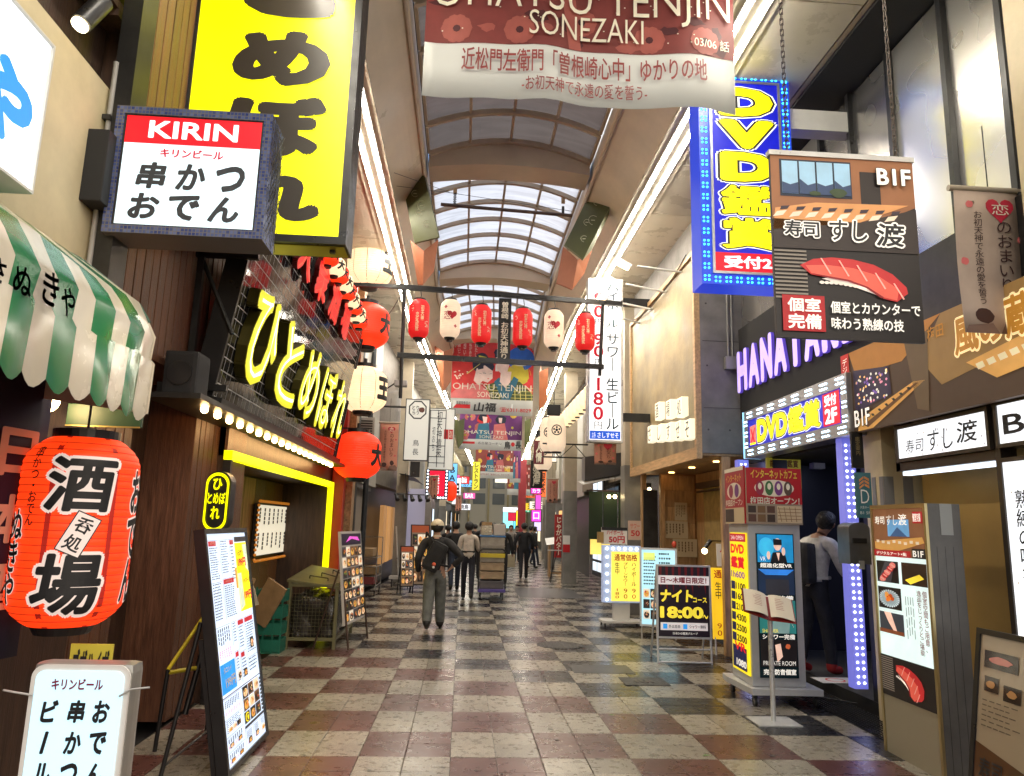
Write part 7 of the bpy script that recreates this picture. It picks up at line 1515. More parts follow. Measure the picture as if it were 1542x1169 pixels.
bD = bldg('ribbed_white_building', 'white building with thin vertical ribs on its upper floor in the distance', -1, 33, 62, 2.8, DKF, mat('bright_render', (.46, .44, .37), .5))
m = MB()
for k in range(60): m.box(-2.2, -2.12, -13.8+k*.45, -13.7+k*.45, 4.0, 5.9); 
m.v = [(a+bend(b_+47.5), b_, c) for a, b_, c in m.v]; tag(m.build('ribs', mat('rib_metal', (.3, .26, .14), .4, .5), bD), kind='stuff')
eA = bldg('timber_glass_shop', 'dark timber and glass shopfront behind the white price lightbox', 1, sy1+.0, 18.2, 2.7, mat('timber_dark_gloss', (.05, .035, .025), .25, noise=.3), mat('dim_upper2', (.20, .16, .11), .5, noise=.3), 3.5)
eB = bldg('dark_panel_shop', 'shopfront with dark glossy panels between the first and second right hand pillars', 1, 18.2, 24, 2.7, mat('black_gloss', (.02, .02, .022), .15), mat('dim_upper2', (.20, .16, .11), .5), 3.45)
eC = bldg('lantern_shop', 'shopfront with cream lanterns and maroon signs beyond the second right hand pillar', 1, 24, 33, 2.6, DKF, WPAN, 3.5)
eD = bldg('distant_arcade_row', 'row of distant shopfronts with magenta and white signs on the right', 1, 33, 62, 2.8, DKF, mat('bright_render', (.46, .44, .37), .5), 3.4)
# end wall and bright shop displays
t = thing('end_building', 'pale building closing the far end of the arcade', 'building', (3, 62, 0)); MB().box(-9, 10, 0, 3, 0, 8).build('wall', mat('bright_render', (.46, .44, .37), .5), t)
for i, (x0, y0, x1, y1, Y, rgb, e, lb_) in enumerate((
    (757, 770, 775, 796, 52, (150, 240, 250), 1.1, 'pale cyan lit shop display in the distance, left one'), (773, 776, 790, 797, 50, (110, 215, 240), 1.0, 'pale cyan lit shop display in the distance, right one'),
    (757, 764, 790, 772, 51, (240, 246, 252), 1.2, 'white lit fascia above the cyan shop displays'), (765, 772, 777, 785, 48, (200, 30, 60), .9, 'small crimson lit sign between the distant cyan displays'),
    (800, 768, 815, 786, 34, (250, 70, 210), 1.1, 'magenta neon framed sign on the distant right'), (799, 735, 815, 744, 33, (245, 60, 190), 1.0, 'magenta lit sign with white strokes under the maroon vertical signs'),
    (806, 745, 815, 768, 33.5, (230, 90, 200), 1.0, 'thin magenta vertical neon on the distant right'), (804, 786, 815, 800, 40, (210, 200, 250), 1.0, 'lilac lit counter sign on the distant right'),
    (777, 769, 781, 797, 46, (255, 235, 40), 1.2, 'thin yellow lit vertical strip in the distance'), (745, 720, 800, 728, 55, (250, 246, 225), .9, 'long cream lit ceiling panel in the distance'), (790, 672, 800, 693, 45, (250, 240, 200), 1.0, 'cream lit square light panel under the distant roof'))):
    loc, w, h = rY(x0, y0, x1, y1, Y); t = thing('distant_shop_sign', lb_, 'sign', loc); MB().box(-w/2, w/2, .02, .2, 0, h).build('housing', DARK, t); MB().box(-w/2+.02, w/2-.02, 0, .019, .02, h-.02).build('face', glow('far_glow_%d' % i, rgb, e), t)
    if 'magenta neon' in lb_: Board(t, w, h, 0, -.001).text('口', .2, .2, .8, .8, WO, off=.02)
    if 'white strokes' in lb_: Board(t, w, h, 0, -.001).text('カラ', .15, .15, .9, .85, WO, off=.03)
    if 'white lit fascia' in lb_: Board(t, w, h, 0, -.001).text('OPEN', .3, .2, .7, .8, RED)
o = thing('red_distant_column', 'dark red square column far down the arcade', 'column', (P(785, 790, Y=44).x, 44, 0)); MB().box(-.22, .22, -.2, .2, 0, 5.4).build('shaft', mat('wine_red', (.28, .02, .03), .4, emit=.03), o)
# vertical signs on the left
loc, w, h = rY(609, 601, 646, 694, 18.5); IVO = mat('ivory_backlit', (.5, .49, .44), .5, emit=.30, ecol=(.95, .93, .85))
t, b = lightbox('octagon_logo_sign', 'ivory vertical sign with an octagon logo of hiragana and a small bird name below', 'sign', loc, w, h, .18, 0, .02, BLACK, IVO)
oc = [(.5+.42*math.cos(math.pi/8+i*math.pi/4), .17+.42*math.sin(math.pi/8+i*math.pi/4)*w/h) for i in range(8)]; oi_ = [(.5+(u-.5)*.86, .17+(v-.17)*.86) for u, v in oc]
for i in range(8): b.poly([oc[i], oc[(i+1) % 8], oi_[(i+1) % 8], oi_[i]], INK)
b.blob(.68, .17, .16, .05, bc('dark_brown_print', (90, 50, 40)), 1); b.done(); b.text('とり', .26, .10, .56, .17, INK, off=.02); b.text('らう', .28, .18, .56, .25, INK, off=.02); b.text('鳥', .36, .67, .62, .77, INK); b.text('長', .36, .82, .62, .92, INK)
MB().box(-w/2-.9, -w/2, .05, .1, h*.85, h*.88).build('arm', BLACK, t)
MB().box(-.12, .12, .04, .2, -.40, -.02).build('lamp_box', BLACK, t)
loc, w, h = rY(645, 615, 684, 708, 20.5)
t, b = lightbox('calligraphy_sign', 'ivory vertical sign of brush calligraphy behind a black grille with a red seal', 'sign', loc, w, h, .18, 0, .02, mat('olive_frame', (.12, .12, .08), .5), IVO)
b.text('初天神遺来', .30, .04, .52, .80, INK, vertical=True); b.text('初おち', .12, .3, .24, .7, INK, vertical=True); b.rect(.60, .34, .78, .50, RED, 1); b.rect(.80, .34, .97, .50, RED, 1); b.done(); b.text('お初', .81, .36, .95, .48, CRT, vertical=True, layer=4)
m = MB(); 
for u in (.02, .35, .66): m.box(b.X(u)-.01, b.X(u)+.01, -.08, -.06, b.Z(.97), b.Z(.03))
for v in (.03, .16, .62, .80, .90): m.box(b.X(.0), b.X(.68), -.06, -.045, b.Z(v)-.01, b.Z(v)+.01)
m.build('grille', BLACK, t)
loc, w, h = rY(641, 707, 675, 752, 24.5); t = thing('led_edged_red_sign', 'red lit sign with white characters edged by white LED bulbs far on the left', 'sign', loc); MB().box(-w/2, w/2, 0, .2, 0, h).build('housing', BLACK, t); MB().box(-w/2+.12, w/2-.12, -.01, -.001, .10, h-.05).build('face', glow('deep_red_face', (225, 12, 50), 1.0), t); Board(t, w-.24, h-.2, .1, -.011).text('焼肉', .35, .1, .65, .9, WO, vertical=True)
m = MB()
for k in range(9): m.sphere((-w/2+.06, -.02, .05+k*(h-.1)/8), .028, 0, 6); m.sphere((w/2-.06, -.02, .05+k*(h-.1)/8), .028, 0, 6)
for k in range(1, 7): m.sphere((-w/2+.06+k*(w-.12)/7, -.02, .05), .028, 0, 6)
tag(m.build('led_bulbs', glow('led_blob', (215, 235, 255), 6), t), kind='stuff')
lantern('red_round_lantern', 'red lit round lantern beside the LED edged red sign far on the left', P(679, 740, Y=25), .19, .62, PR, 10, .6)
loc, w, h = rY(711, 695, 723, 739, 33); t, b = lightbox('yellow_vertical_sign', 'yellow vertical sign with black katakana far down the left side', 'sign', loc, w, h, .15, 0, .015, BLACK, mat('yellow_lit2', (.5, .45, .05), .5, emit=.6, ecol=(.9, .8, .06))); b.text('レストラン', .2, .05, .8, .95, INK, vertical=True, off=.02)
# black spot lamps cluster
t = thing('spotlight_cluster', 'cluster of small black spotlights on a horizontal bar under the octagon logo sign', 'spotlight', P(625, 745, Y=18)); m = MB().tube((-.5, 0, 0), (.35, 0, .0), .012, 6).tube((-.2, 0, 0), (-.25, 0, .5), .012, 6)
m.build('bar', BLACK, t)
for k in range(5): MB().tube((-.45+k*.18, 0, -.02), (-.40+k*.18, -.1, -.14), .035, 8, r2=.055).build('spot_head', BLACK, t)
# right: cream lantern rows
for i in range(9):
    Y = 15.2+i*.62; lantern('eave_paper_lantern', 'small cream paper lantern, %s in the row under the eave behind the price lightbox' % (['nearest', 'second', 'third', 'fourth', 'fifth', 'sixth', 'seventh', 'eighth', 'farthest'][i]), (2.78, Y, 4.55), .15, .46, PWH, 6, .55, 'cream lanterns under the right eave')
t = thing('lantern_rail', 'black rail carrying the row of small cream lanterns on the right', 'rail', (2.78, 15, 4.9)); MB().box(-.02, .02, -.3, 5.6, 0, .04).build('bar', BLACK, t); MB().box(0, .8, 0, .04, 0, .04).box(0, .8, 5, 5.04, 0, .04).build('wall_arm', BLACK, t)
def crest(t, rad, R, z, s):
    fa = -math.pi/2-.1; m = MB()
    for (r0_, r1_) in ((.8, 1.0), (.0, .25)):
        for k in range(16):
            a, b_ = 2*math.pi*k/16, 2*math.pi*(k+1)/16; q = []
            for rr_, aa in ((r0_, a), (r1_, a), (r1_, b_), (r0_, b_)): X, Z = s*rr_*math.cos(aa), s*rr_*math.sin(aa)+z; r = rad(Z)+.005; q.append((r*math.cos(fa+X/R), r*math.sin(fa+X/R), Z))
            m.add(q, [(0, 1, 2, 3)])
    for p_ in range(5):
        A_ = p_*2*math.pi/5+.3; q = []
        for k in range(8): X, Z = s*.5*math.cos(A_)+s*.2*math.cos(k*math.pi/4), s*.5*math.sin(A_)+s*.2*math.sin(k*math.pi/4)+z; r = rad(Z)+.005; q.append((r*math.cos(fa+X/R), r*math.sin(fa+X/R), Z))
        m.add(q, [tuple(range(8))])
    tag(m.build('crest_print', BRUSH, shade(t)), kind='stuff')
for px, py, Y, R, H, lb_ in ((838, 652, 20.2, .26, 1.05, 'large cream crested lantern on the iron bracket beside the second right hand pillar'), (826, 655, 21.5, .25, 1.0, 'second cream lantern partly hidden behind the crested one'), (818, 683, 24.5, .30, 1.1, 'cream crested lantern lower and farther on the same bracket')):
    t, rad = lantern('crested_paper_lantern', lb_, P(px, py, Y=Y), R, H, PWS, 12, .45); crest(t, rad, R, .05, .15)
t = thing('lantern_bracket', 'black iron truss bracket below the crested lanterns', 'bracket', P(822, 684, Y=20.8)); MB().box(-.1, 1.2, -.02, .02, .28, .32).box(-.1, 1.2, -.02, .02, -.10, -.06).tube((0, 0, .3), (.4, 0, -.08), .012, 6).tube((.4, 0, -.08), (.8, 0, .3), .012, 6).tube((.8, 0, .3), (1.15, 0, -.08), .012, 6).build('truss', BLACK, t)
for px, py, Y in ((834, 618, 18.5), (815, 655, 25)): q = P(px, py, Y=Y); t = thing('black_speaker', 'small black speaker box under the right soffit %s' % ('above the crested lanterns' if Y < 20 else 'farther along the street'), 'speaker', q); MB().box(-.16, .16, -.12, .12, -.13, .13, bv=.02).build('cabinet', MATTE, t); MB().box(-.01, .01, -.01, .01, .13, 1.2).build('hanger', BLACK, t)
for px0, py0, px1, py1, Y, s_, m_, lb_ in ((804, 664, 819, 699, 24, '人情', mat('maroon_board', (.16, .02, .03), .5), 'maroon vertical sign board with pale characters on the far right'), (799, 694, 817, 735, 26, '居酒屋', BLACK, 'black vertical sign board with grey characters below the maroon one'), (835, 775, 848, 840, 22.9, 'じゃがバター', mat('red_vinyl_banner', (.35, .02, .02), .5, emit=.05), 'red vertical banner with white outlined hiragana beside the grey pillar')):
    loc, w, h = rY(px0, py0, px1, py1, Y); t = thing('vertical_sign_board', lb_, 'sign', loc); MB().box(-w/2, w/2, 0, .06, 0, h).build('board', m_, t); Board(t, w, h, 0, 0).text(s_, .18, .06, .82, .94, CRT if 'grey' not in lb_[:40] or 1 else WHITE, vertical=True, off=.03)
# shoji lattice window, noren and pendant lamps of the timber shop
t = thing('lattice_window', 'tall dark lattice with two columns of glowing white panes behind the price stand', 'window', (3.43, 0, 0)); ya, yb = P(907, 800, X=3.43).y, P(893, 800, X=3.43).y; n = 9
MB().box(0, .06, ya-.1, yb+.1, .4, 3.15).build('frame', BLACK, t)
me = MB().box(-.012, 0, 0, (yb-ya)/2-.12, 0, .22).mesh('pane', glow('shoji_glow', (226, 238, 250), .9))
for i in range(n):
    for j in (0, 1): o = bpy.data.objects.new('pane', me); COL.objects.link(o); o.parent = t; o.location = (0, ya+.06+j*(yb-ya)/2, .52+i*.285)
q = P(920, 790, Y=15.0); t = thing('green_noren', 'dark green split curtain over a glowing yellow doorway by the lattice window', 'curtain', (q.x, 15.0, q.z-.5)); 
for k in range(3): MB().box(-.45+k*.3, -.17+k*.3, .0, .004, .2, 1.15).build('cloth', mat('green_noren_cloth', (.02, .04, .018), .8), t)
MB().box(-.4, .0, .1, .11, -.1, .3).build('lit_panel', glow('yellow_paper', (250, 220, 110), .9), t); MB().tube((-.5, 0, 1.17), (.5, 0, 1.17), .015, 8).build('rod', WOODD, t)
for i, px in enumerate((917, 926)): q = P(px, 748, Y=14.8); t = thing('pendant_lamp', 'small warm pendant bulb %s over the green curtain' % ('left' if i == 0 else 'right'), 'lamp', q); MB().sphere((0, 0, 0), .04, 0, 10).build('bulb', glow('warm_globe', (255, 226, 170), 14), t); MB().tube((0, 0, .04), (0, 0, .4), .006, 5).build('cord', BLACK, t)
t = thing('slanted_shop_awning', 'small slanted metal awning with grey lettering under the price lightbox', 'awning', P(915, 715, Y=15.5)); MB().add([(-.5, -.1, -.15), (.5, -.1, .05), (.5, .3, .05), (-.5, .3, -.15), (-.5, -.1, .35), (.5, -.1, .5), (.5, .3, .5), (-.5, .3, .35)], [(0, 3, 2, 1), (4, 5, 6, 7), (0, 1, 5, 4), (1, 2, 6, 5), (2, 3, 7, 6), (3, 0, 4, 7)]).build('panel', mat('slate_panel', (.08, .08, .085), .3, .5), t); MB().add([(-.6, -.5, -.25), (.6, -.5, 0), (.6, .2, .08), (-.6, .2, -.15)], [(0, 1, 2, 3)]).build('canopy', PALE, t)
# menu lectern and A stand on the far right
t = thing('wooden_lectern', 'wooden menu lectern with a tilted white sheet near the far right pillars', 'lectern', (P(822, 860, Z=0).x, 24.5, 0)); m = MB().box(-.25, -.2, -.2, .2, 0, 1.0).box(.2, .25, -.2, .2, 0, 1.0).box(-.2, .2, -.2, .2, .1, .14); m.build('frame', WOODL, t); MB().add([(-.35, -.3, 1.0), (.35, -.3, 1.1), (.35, .2, 1.3), (-.35, .2, 1.2)], [(0, 1, 2, 3)]).build('menu_sheet', WHITE, t)
t = thing('black_folding_stand', 'black folding stand in front of the red vertical banner', 'stand', (P(843, 880, Z=0).x, 21.9, 0)); MB().tube((-.2, 0, 0), (-.1, .1, .95), .015, 6).tube((.2, 0, 0), (.1, .1, .95), .015, 6).tube((-.2, .35, 0), (0, .1, .9), .012, 6).tube((-.17, .02, .3), (.17, .02, .3), .012, 6).build('legs', BLACK, t); MB().box(-.3, .15, -.02, .02, .9, .93).build('tray', WHITE, t)

# more distant shop signs so that the far street stays busy
words = ['酒場', '焼鳥', '寿司', 'BAR', '喫茶', '串', '麺', '肉', '茶', '鮨', '天', 'カフェ']
cols = [(250, 240, 220), (230, 40, 50), (255, 210, 60), (120, 200, 255), (255, 120, 60), (245, 245, 250), (60, 170, 120), (240, 90, 170)]
cn_ = ['cream', 'red', 'amber', 'sky blue', 'orange', 'white', 'green', 'pink']
rn = random.Random(21)
for i in range(16):
    Y = 27+i*1.9; side = -1 if i % 2 else 1; x = (-1.45 if side < 0 else 2.75)+bend(Y)+rn.uniform(-.2, .2); z = rn.choice((2.5, 2.9, 3.4, 3.9)); w, h = ((.45, 1.3), (.9, .45))[i//8]; ci = i % 8
    t = thing('projecting_shop_sign', '%s %s projecting shop sign reading %s, on the distant %s side' % (cn_[ci], 'tall' if h > w else ('square' if h == w else 'wide'), words[i % 12]+(' again' if i > 11 else ''), 'left' if side < 0 else 'right'), 'sign', (x, Y, z)); MB().box(-w/2, w/2, .01, .15, 0, h).build('housing', DARK, t)
    f = MB().box(-w/2+.02, w/2-.02, 0, .009, .02, h-.02).build('face', glow('far_sign_%d' % ci, cols[ci], .8), t); wd = words[i % 12]
    Board(f, w-.04, h-.04, .02, -.001).text(wd, .15, .1, .85, .9, INK if ci not in (1, 6, 7) else WO, vertical=h > w, off=.02)
for i in range(12):
    Y = 34+i*2.3; side = -1 if i % 2 else 1; x = (-2.42 if side < 0 else 3.64)+bend(Y); 
    t = thing('lit_shop_window', 'glowing %s shop window at street level, %d metres beyond the trolley' % (['amber', 'cool white', 'cream'][i % 3], round(Y-17)), 'shop window', (x, Y, .5)); MB().box(-.02, .02, -.9, .9, -.05, 1.9).build('frame', DARK, t)
    for q in range(3): MB().box(.021 if side < 0 else -.03, .03 if side < 0 else -.021, -.86+q*.58, -.32+q*.58, .02, 1.8).build('pane', glow('win_%d' % (i % 3), [(255, 190, 110), (225, 240, 255), (255, 235, 200)][i % 3], .9), t)
eb = [o for o in COL.objects if o.name == 'end_building'][0]
for i in range(9):
    for j in range(3): MB().box(-7+i*1.6, -6+i*1.6, -.05, -.01, 3.2+j*1.3, 4.1+j*1.3).build('window', mat('end_window', (.1, .12, .13), .2), eb)
    MB().box(-7.4+i*1.6, -7.25+i*1.6, -.2, -.01, 0, 7.5).build('rib', mat('rib_metal', (.3, .26, .14), .4, .5), eb)

def cable(label, a, b_, sag, r=.008):
    t = thing('overhead_cable', label, 'cable', a); m = MB(); pts = [(b_-a)*(i/12)-Vector((0, 0, sag*4*(i/12)*(1-i/12))) for i in range(13)]; m.path(pts, r, 5); m.build('wire', BLACK, t)
cable('black cable sagging from the lantern gantry to the white panelled wall', P(606, 440, Y=11.9), Vector((-2.15, 14.0, 5.2)), .25)
cable('thin cable sagging along the white panelled wall above the octagon sign', Vector((-2.1, 13.3, 4.6)), Vector((-1.7, 18.4, 4.9)), .35)
cable('black power cable looping along the lit floodlights over the gold wall', Vector((SX-.06, sy0+.3, sz1+.02)), Vector((SX-.06, sy1-.1, sz1+.02)), .18)
cable('power lead lying on the floor from the DVD tower to the doorway step', Vector((3.3, 7.9, .012)), Vector((3.85, 7.2, .03)), .0)
t = thing('conduit_pair', 'pair of grey conduits with a junction box on the concrete side of the standing bar', 'pipe', (3.62, sy0-.02, 4.0))
for dx in (0, .06): MB().tube((dx, 0, 0), (dx, 0, 1.9), .014, 8).build('pipe', mat('grey_conduit', (.3, .29, .27), .5), t)
MB().box(-.06, .12, -.06, .02, -.18, .0, bv=.01).build('junction_box', mat('grey_conduit', (.3, .29, .27), .5), t)
t = thing('air_conditioner', 'boxy beige air conditioner unit hung on the white panelled wall past the red column', 'air conditioner', (-1.98, 15.2, 3.1)); MB().box(-.2, .16, -.4, .4, 0, .55, bv=.02).build('casing', WPAN, t); m = MB()
for k in range(9): m.box(-.16, .12, -.408, -.401, .06+k*.05, .085+k*.05)
tag(m.build('louvre', DARK, t), kind='stuff'); MB().box(-.2, .16, -.35, -.31, -.05, -.001).build('bracket', DARK, t)
# ================================================================== PEOPLE
SKIN = mat('skin', (.42, .24, .16), .5, spec=.3)
CLOTH = {}
def cl(nm, c, **k): return mat(nm, c, .85, noise=.4, nscale=7, bump=.9, bscale=9, **k)
def person(label, x, y, rz=0, H=1.70, top=None, legs=None, shoes=None, stride=.22, arms=None, bulk=1.0, legw=1.0, lean=0, head=(0, 0), group=None, hands=True, z=0, sleeve=True, hair=True, detail=2):
    """one continuous skinned body; local +y is the way the person faces; group of materials by bone"""
    H *= .945; k = H/1.72; t = thing('person', label, 'person', (x, y, z), rz, group)
    V, E, R, K = [], [], [], []   # vertices, edges, radii, kind of the bone that ends at the vertex
    def v(p, r, par, kind):
        V.append(Vector(p)); R.append(r if isinstance(r, tuple) else (r, r)); K.append(kind)
        if par is not None: E.append((par, len(V)-1))
        return len(V)-1
    L = lean; hy, hx = head
    pel = v((0, 0, .93), (.145*bulk, .11*bulk), None, 'legs')
    wa = v((0, L*.25, 1.06), (.140*bulk, .105*bulk), pel, 'top'); ch = v((0, L*.7, 1.27), (.170*bulk, .118*bulk), wa, 'top'); nk0 = v((0, L, 1.42), (.095*bulk, .08*bulk), ch, 'top')
    nk = v((hx*.3, L+.01+hy*.3, 1.49), .052, nk0, 'skin'); hb = v((hx*.7, L+.02+hy*.7, 1.565), (.070, .078), nk, 'skin'); hm = v((hx, L+.02+hy, 1.635), (.080, .094), hb, 'skin'); v((hx, L+.015+hy, 1.70), (.058, .066), hm, 'skin')
    nose = v((hx, L+.115+hy, 1.605), (.014, .016), hb, 'skin')
    arms = arms or [((.05, -.02), (.02, .08)), ((.05, -.02), (.02, .08))]
    for s, (el, wr) in zip((-1, 1), arms):
        sh = v((s*.165*bulk, L, 1.385), (.072*bulk, .07*bulk), nk0, 'top')
        e3 = el if len(el) == 3 else (el[0], el[1], -.29); w3 = wr if len(wr) == 3 else (wr[0], wr[1], -.25)
        E_ = (s*(.17*bulk+.03+e3[0]), L+e3[1], 1.385+e3[2]); W_ = (E_[0]+s*w3[0], E_[1]+w3[1], E_[2]+w3[2])
        ei = v(E_, .052*bulk, sh, 'top'); d = Vector(W_)-Vector(E_); 
        cu = v(Vector(E_)+d*.86, .043*bulk, ei, 'top' if sleeve else 'skin'); wi = v(W_, .027, cu, 'skin'); dn = d.normalized()
        palm = v(Vector(W_)+dn*.055, (.030, .020), wi, 'skin')
        if hands:
            side = Vector((0, 1, 0)) if abs(dn.z) > .5 else Vector((0, 0, 1)); side = (side-dn*side.dot(dn)).normalized()
            for f in range(4):
                a = v(Vector(W_)+dn*.095+side*(.026-.0175*f), .0095, palm, 'skin'); curl = Vector((-s*.018, 0, 0)); v(Vector(W_)+dn*(.135-.006*abs(f-1.3))+side*(.030-.0195*f)+curl, .0085, a, 'skin')
            th_ = v(Vector(W_)+dn*.045+side*.038, .010, palm, 'skin'); v(Vector(W_)+dn*.080+side*.052-Vector((s*.01, 0, 0)), .009, th_, 'skin')
    for s in (-1, 1):
        st = stride*s
        hp = v((s*.085, 0, .87), (.098*legw, .10*legw), pel, 'legs'); kn = v((s*.095, st*.45+.02, .49), (.068*legw, .072*legw), hp, 'legs')
        an = v((s*.10, st-.01 if s*stride < 0 else st, (.10 if legw < 1.2 else .085)+(.05 if st < 0 else 0)), (.056*legw, .060*legw), kn, 'legs')
        up = .05 if st < 0 else 0
        hl = v((s*.10, st-.03, .045+up), (.045 if legw < 1.2 else .060, .055), an, 'shoe'); v((s*.105, st+.15, .038), (.042, .032), hl, 'shoe')
    me = bpy.data.meshes.new('body'); me.from_pydata([tuple(p) for p in V], E, []); me.update()
    o = bpy.data.objects.new('body', me); COL.objects.link(o)
    md = o.modifiers.new('skin', 'SKIN'); md.use_smooth_shade = True; md.branch_smoothing = .4
    for i, sv_ in enumerate(me.skin_vertices[0].data): sv_.radius = R[i]; sv_.use_root = (i == 0)
    ss = o.modifiers.new('sub', 'SUBSURF'); ss.levels = detail; ss.render_levels = detail
    dg = bpy.context.evaluated_depsgraph_get(); dg.update(); nm = bpy.data.meshes.new_from_object(o.evaluated_get(dg)); bpy.data.objects.remove(o)
    mats_ = [SKIN, top, legs, shoes]; idx = {'skin': 0, 'top': 1, 'legs': 2, 'shoe': 3}
    nm.materials.clear()
    for m_ in mats_: nm.materials.append(m_)
    segs = [(V[a], V[b_], K[b_]) for a, b_ in E]
    for p in nm.polygons:
        c = p.center; best = (9, 0)
        for a, b_, kd in segs:
            d = b_-a; tt = max(0, min(1, (c-a).dot(d)/max(1e-9, d.length_squared))); q = (c-a-d*tt).length
            if q < best[0]: best = (q, idx[kd])
        p.material_index = best[1]; p.use_smooth = True
        if best[1] == 1 and c.z < .97 and abs(c.x) < .2 and False: p.material_index = 2
    for vv2 in nm.vertices: vv2.co *= k
    ob = bpy.data.objects.new('body', nm); COL.objects.link(ob); ob.parent = t
    for s in (-1, 1):
        MB().sphere((0, 0, 0), .022, 0, 8, 1.5, .6).build('ear', SKIN, t, loc=(k*(hx+s*.083), k*(L+.02+hy), k*1.615))
    if hair:
        HM = mat('black_hair', (.010, .009, .009), .55, bump=.8, bscale=60, noise=.3)
        m = MB().sphere((0, 0, 0), .104, 0, 20, 1.05, 1.10); rn = random.Random(int(x*100)); nv = []
        for p in m.v:
            q = Vector(p); 
            if q.y > .045 and q.z < .045: q.y = .045-(.02 if q.z < 0 else 0); 
            if q.z < -.055: q = Vector((q.x*.92, q.y*.95-.004, max(q.z, -.095)))
            q *= 1+.05*rn.random(); nv.append(tuple(q*k))
        m.v = nv; m.build('hair', HM, t, loc=(k*hx, k*(L+.005+hy), k*1.652))
    t['h'] = k; del t['h']
    return t, k
BLKT = cl('black_jacket', (.014, .013, .014)); KH = cl('washed_khaki_jeans', (.12, .125, .115)); SHO = mat('dark_shoe', (.015, .014, .014), .4); WSH = cl('white_shirt', (.62, .55, .47)); NVT = cl('navy_trousers', (.014, .015, .024)); DKT = cl('dark_suit', (.016, .016, .02)); JN = cl('dark_jeans', (.02, .028, .05)); GRJ = cl('pale_grey_jacket', (.5, .48, .45)); REDS = mat('red_shoe', (.35, .02, .02), .5)
# man in the cap
q = P(652, 948, Z=0)
t, k = person('man in a cream cap, black jacket and loose khaki jeans with a black sling bag', q.x, q.y, 0, 1.72, BLKT, KH, SHO, .20, [((.06, -.10, -.27), (-.02, .12, -.22)), ((.20, -.12, -.22), (-.16, .06, -.16))], 1.22, 1.38, hair=True)
CAPM = mat('cream_cap', (.72, .62, .44), .8, noise=.08, bump=.2, bscale=60)
m = MB(); n = 24; prof = [(.108*math.cos(a), .10*math.sin(a)) for a in [i*math.pi/2/8 for i in range(8)]]+[(.001, .10)]; m.lathe(prof, (0, 0, 0), n, 0, 1, 1.1); m.tube((0, 0, .096), (0, 0, .106), .01, 8)
m.add([(.09*math.cos(a)*1.0, .09*math.sin(a)*1.1+(.075 if j else 0)*math.sin(a), .005-.02*j) for j in (0, 1) for a in [math.pi*i/10 for i in range(11)]], [(i, i+1, 12+i, 11+i) for i in range(10)], 0, True); m.build('cap', CAPM, t, loc=(0, k*.015, k*1.665))
m = MB(); m.lathe([(.03, -.004), (.045, 0), (.03, .006)], (0, -.109, .012), 12, 0, .8, .3); m.build('cap_opening', SKIN, t, loc=(0, k*.015, k*1.665))
MB().lathe([(.060, -.02), (.074, .0), (.072, .02), (.06, .03)], n=20, sy=.95).build('collar', mat('cream_collar', (.5, .42, .32), .8), t, loc=(0, k*.005, k*1.475))
BAGM = cl('black_bag', (.010, .010, .011)); m = MB().box(-.13, .13, -.11, .02, -.26, .20, bv=.06); m.xform(Matrix.Rotation(.45, 4, 'Y')); m.build('sling_bag', BAGM, t, loc=(.0, -.145, 1.13))
MB().tube((-.05, -.15, 1.33), (-.16, -.07, 1.46), .018, 8).tube((-.16, -.07, 1.46), (-.17, .05, 1.40), .018, 8).tube((.06, -.16, .98), (.2, -.04, .95), .016, 8).build('bag_strap', BAGM, t)
MB().sphere((-.02, -.27, .99), .030, 0, 10).build('charm', mat('red_charm', (.6, .09, .03), .4, emit=.08), t); MB().sphere((-.025, -.275, .945), .02, 0, 8).build('charm_tag', PAPERW, t)
# white shirt man pushing the cart
q = P(703, 903, Z=0)
t, k = person('man in a white shirt and dark trousers walking away and pushing a loaded trolley', q.x, q.y, -.05, 1.72, WSH, NVT, SHO, -.20, [((.03, .02, -.28), (.0, .18, -.14)), ((.02, .10, -.26), (.04, .24, -.05))], 1.02, .95)
MB().lathe([(.150, 0), (.153, .02), (.150, .04)], n=24, sy=.75).build('belt', BLACK, t, loc=(0, .01, .99)); MB().box(-.03, .10, -.118, -.105, .93, 1.0).build('shirt_tail', WSH, t)
# cart
q = P(738, 903, Z=0); cyy = q.y+.1
t = thing('delivery_trolley', 'purple based delivery trolley with a folding tube handle and yellow band, piled with clear crates', 'trolley', (q.x+.02, cyy, 0))
PUR = mat('purple_plastic', (.09, .06, .30), .4); MB().box(-.30, .30, -.25, .6, .16, .23, bv=.02).build('platform', PUR, t)
for x in (-.24, .24):
    for y in (-.18, .5): caster(t, x, y, .065)
m = MB(); m.path([(-.29, -.24, .23), (-.29, -.24, 1.02), (-.22, -.24, 1.08), (.22, -.24, 1.08), (.29, -.24, 1.02), (.29, -.24, .23)], .016, 8); m.build('handle', DARK, t); MB().box(-.27, .27, -.275, -.265, .90, .99).build('yellow_band', mat('band_yellow', (.6, .48, .03), .5), t)
CLR = [mat('crate_grey', (.34, .31, .26), .45, noise=.2), mat('crate_tan', (.38, .28, .17), .5, noise=.2), mat('crate_dark', (.12, .11, .12), .5, noise=.2)]
for i, z in enumerate((.235, .44, .62, .80, 1.0, 1.16)):
    MB().box(-.26, .26, -.21, .5, z, z+(.165 if i != 1 else .155), bv=.012).box(-.27, .27, -.22, .51, z+.13, z+.145).build('storage_crate', [CLR[2], CLR[1], CLR[1], CLR[0], CLR[0], CLR[0]][i], loc=(t.location.x, cyy, 0), label='%s crate in the pile on the purple delivery trolley' % ['bottom dark', 'second, tan', 'third, tan', 'fourth, grey', 'fifth, grey', 'top grey'][i], cat='crate', group='crates on the delivery trolley')
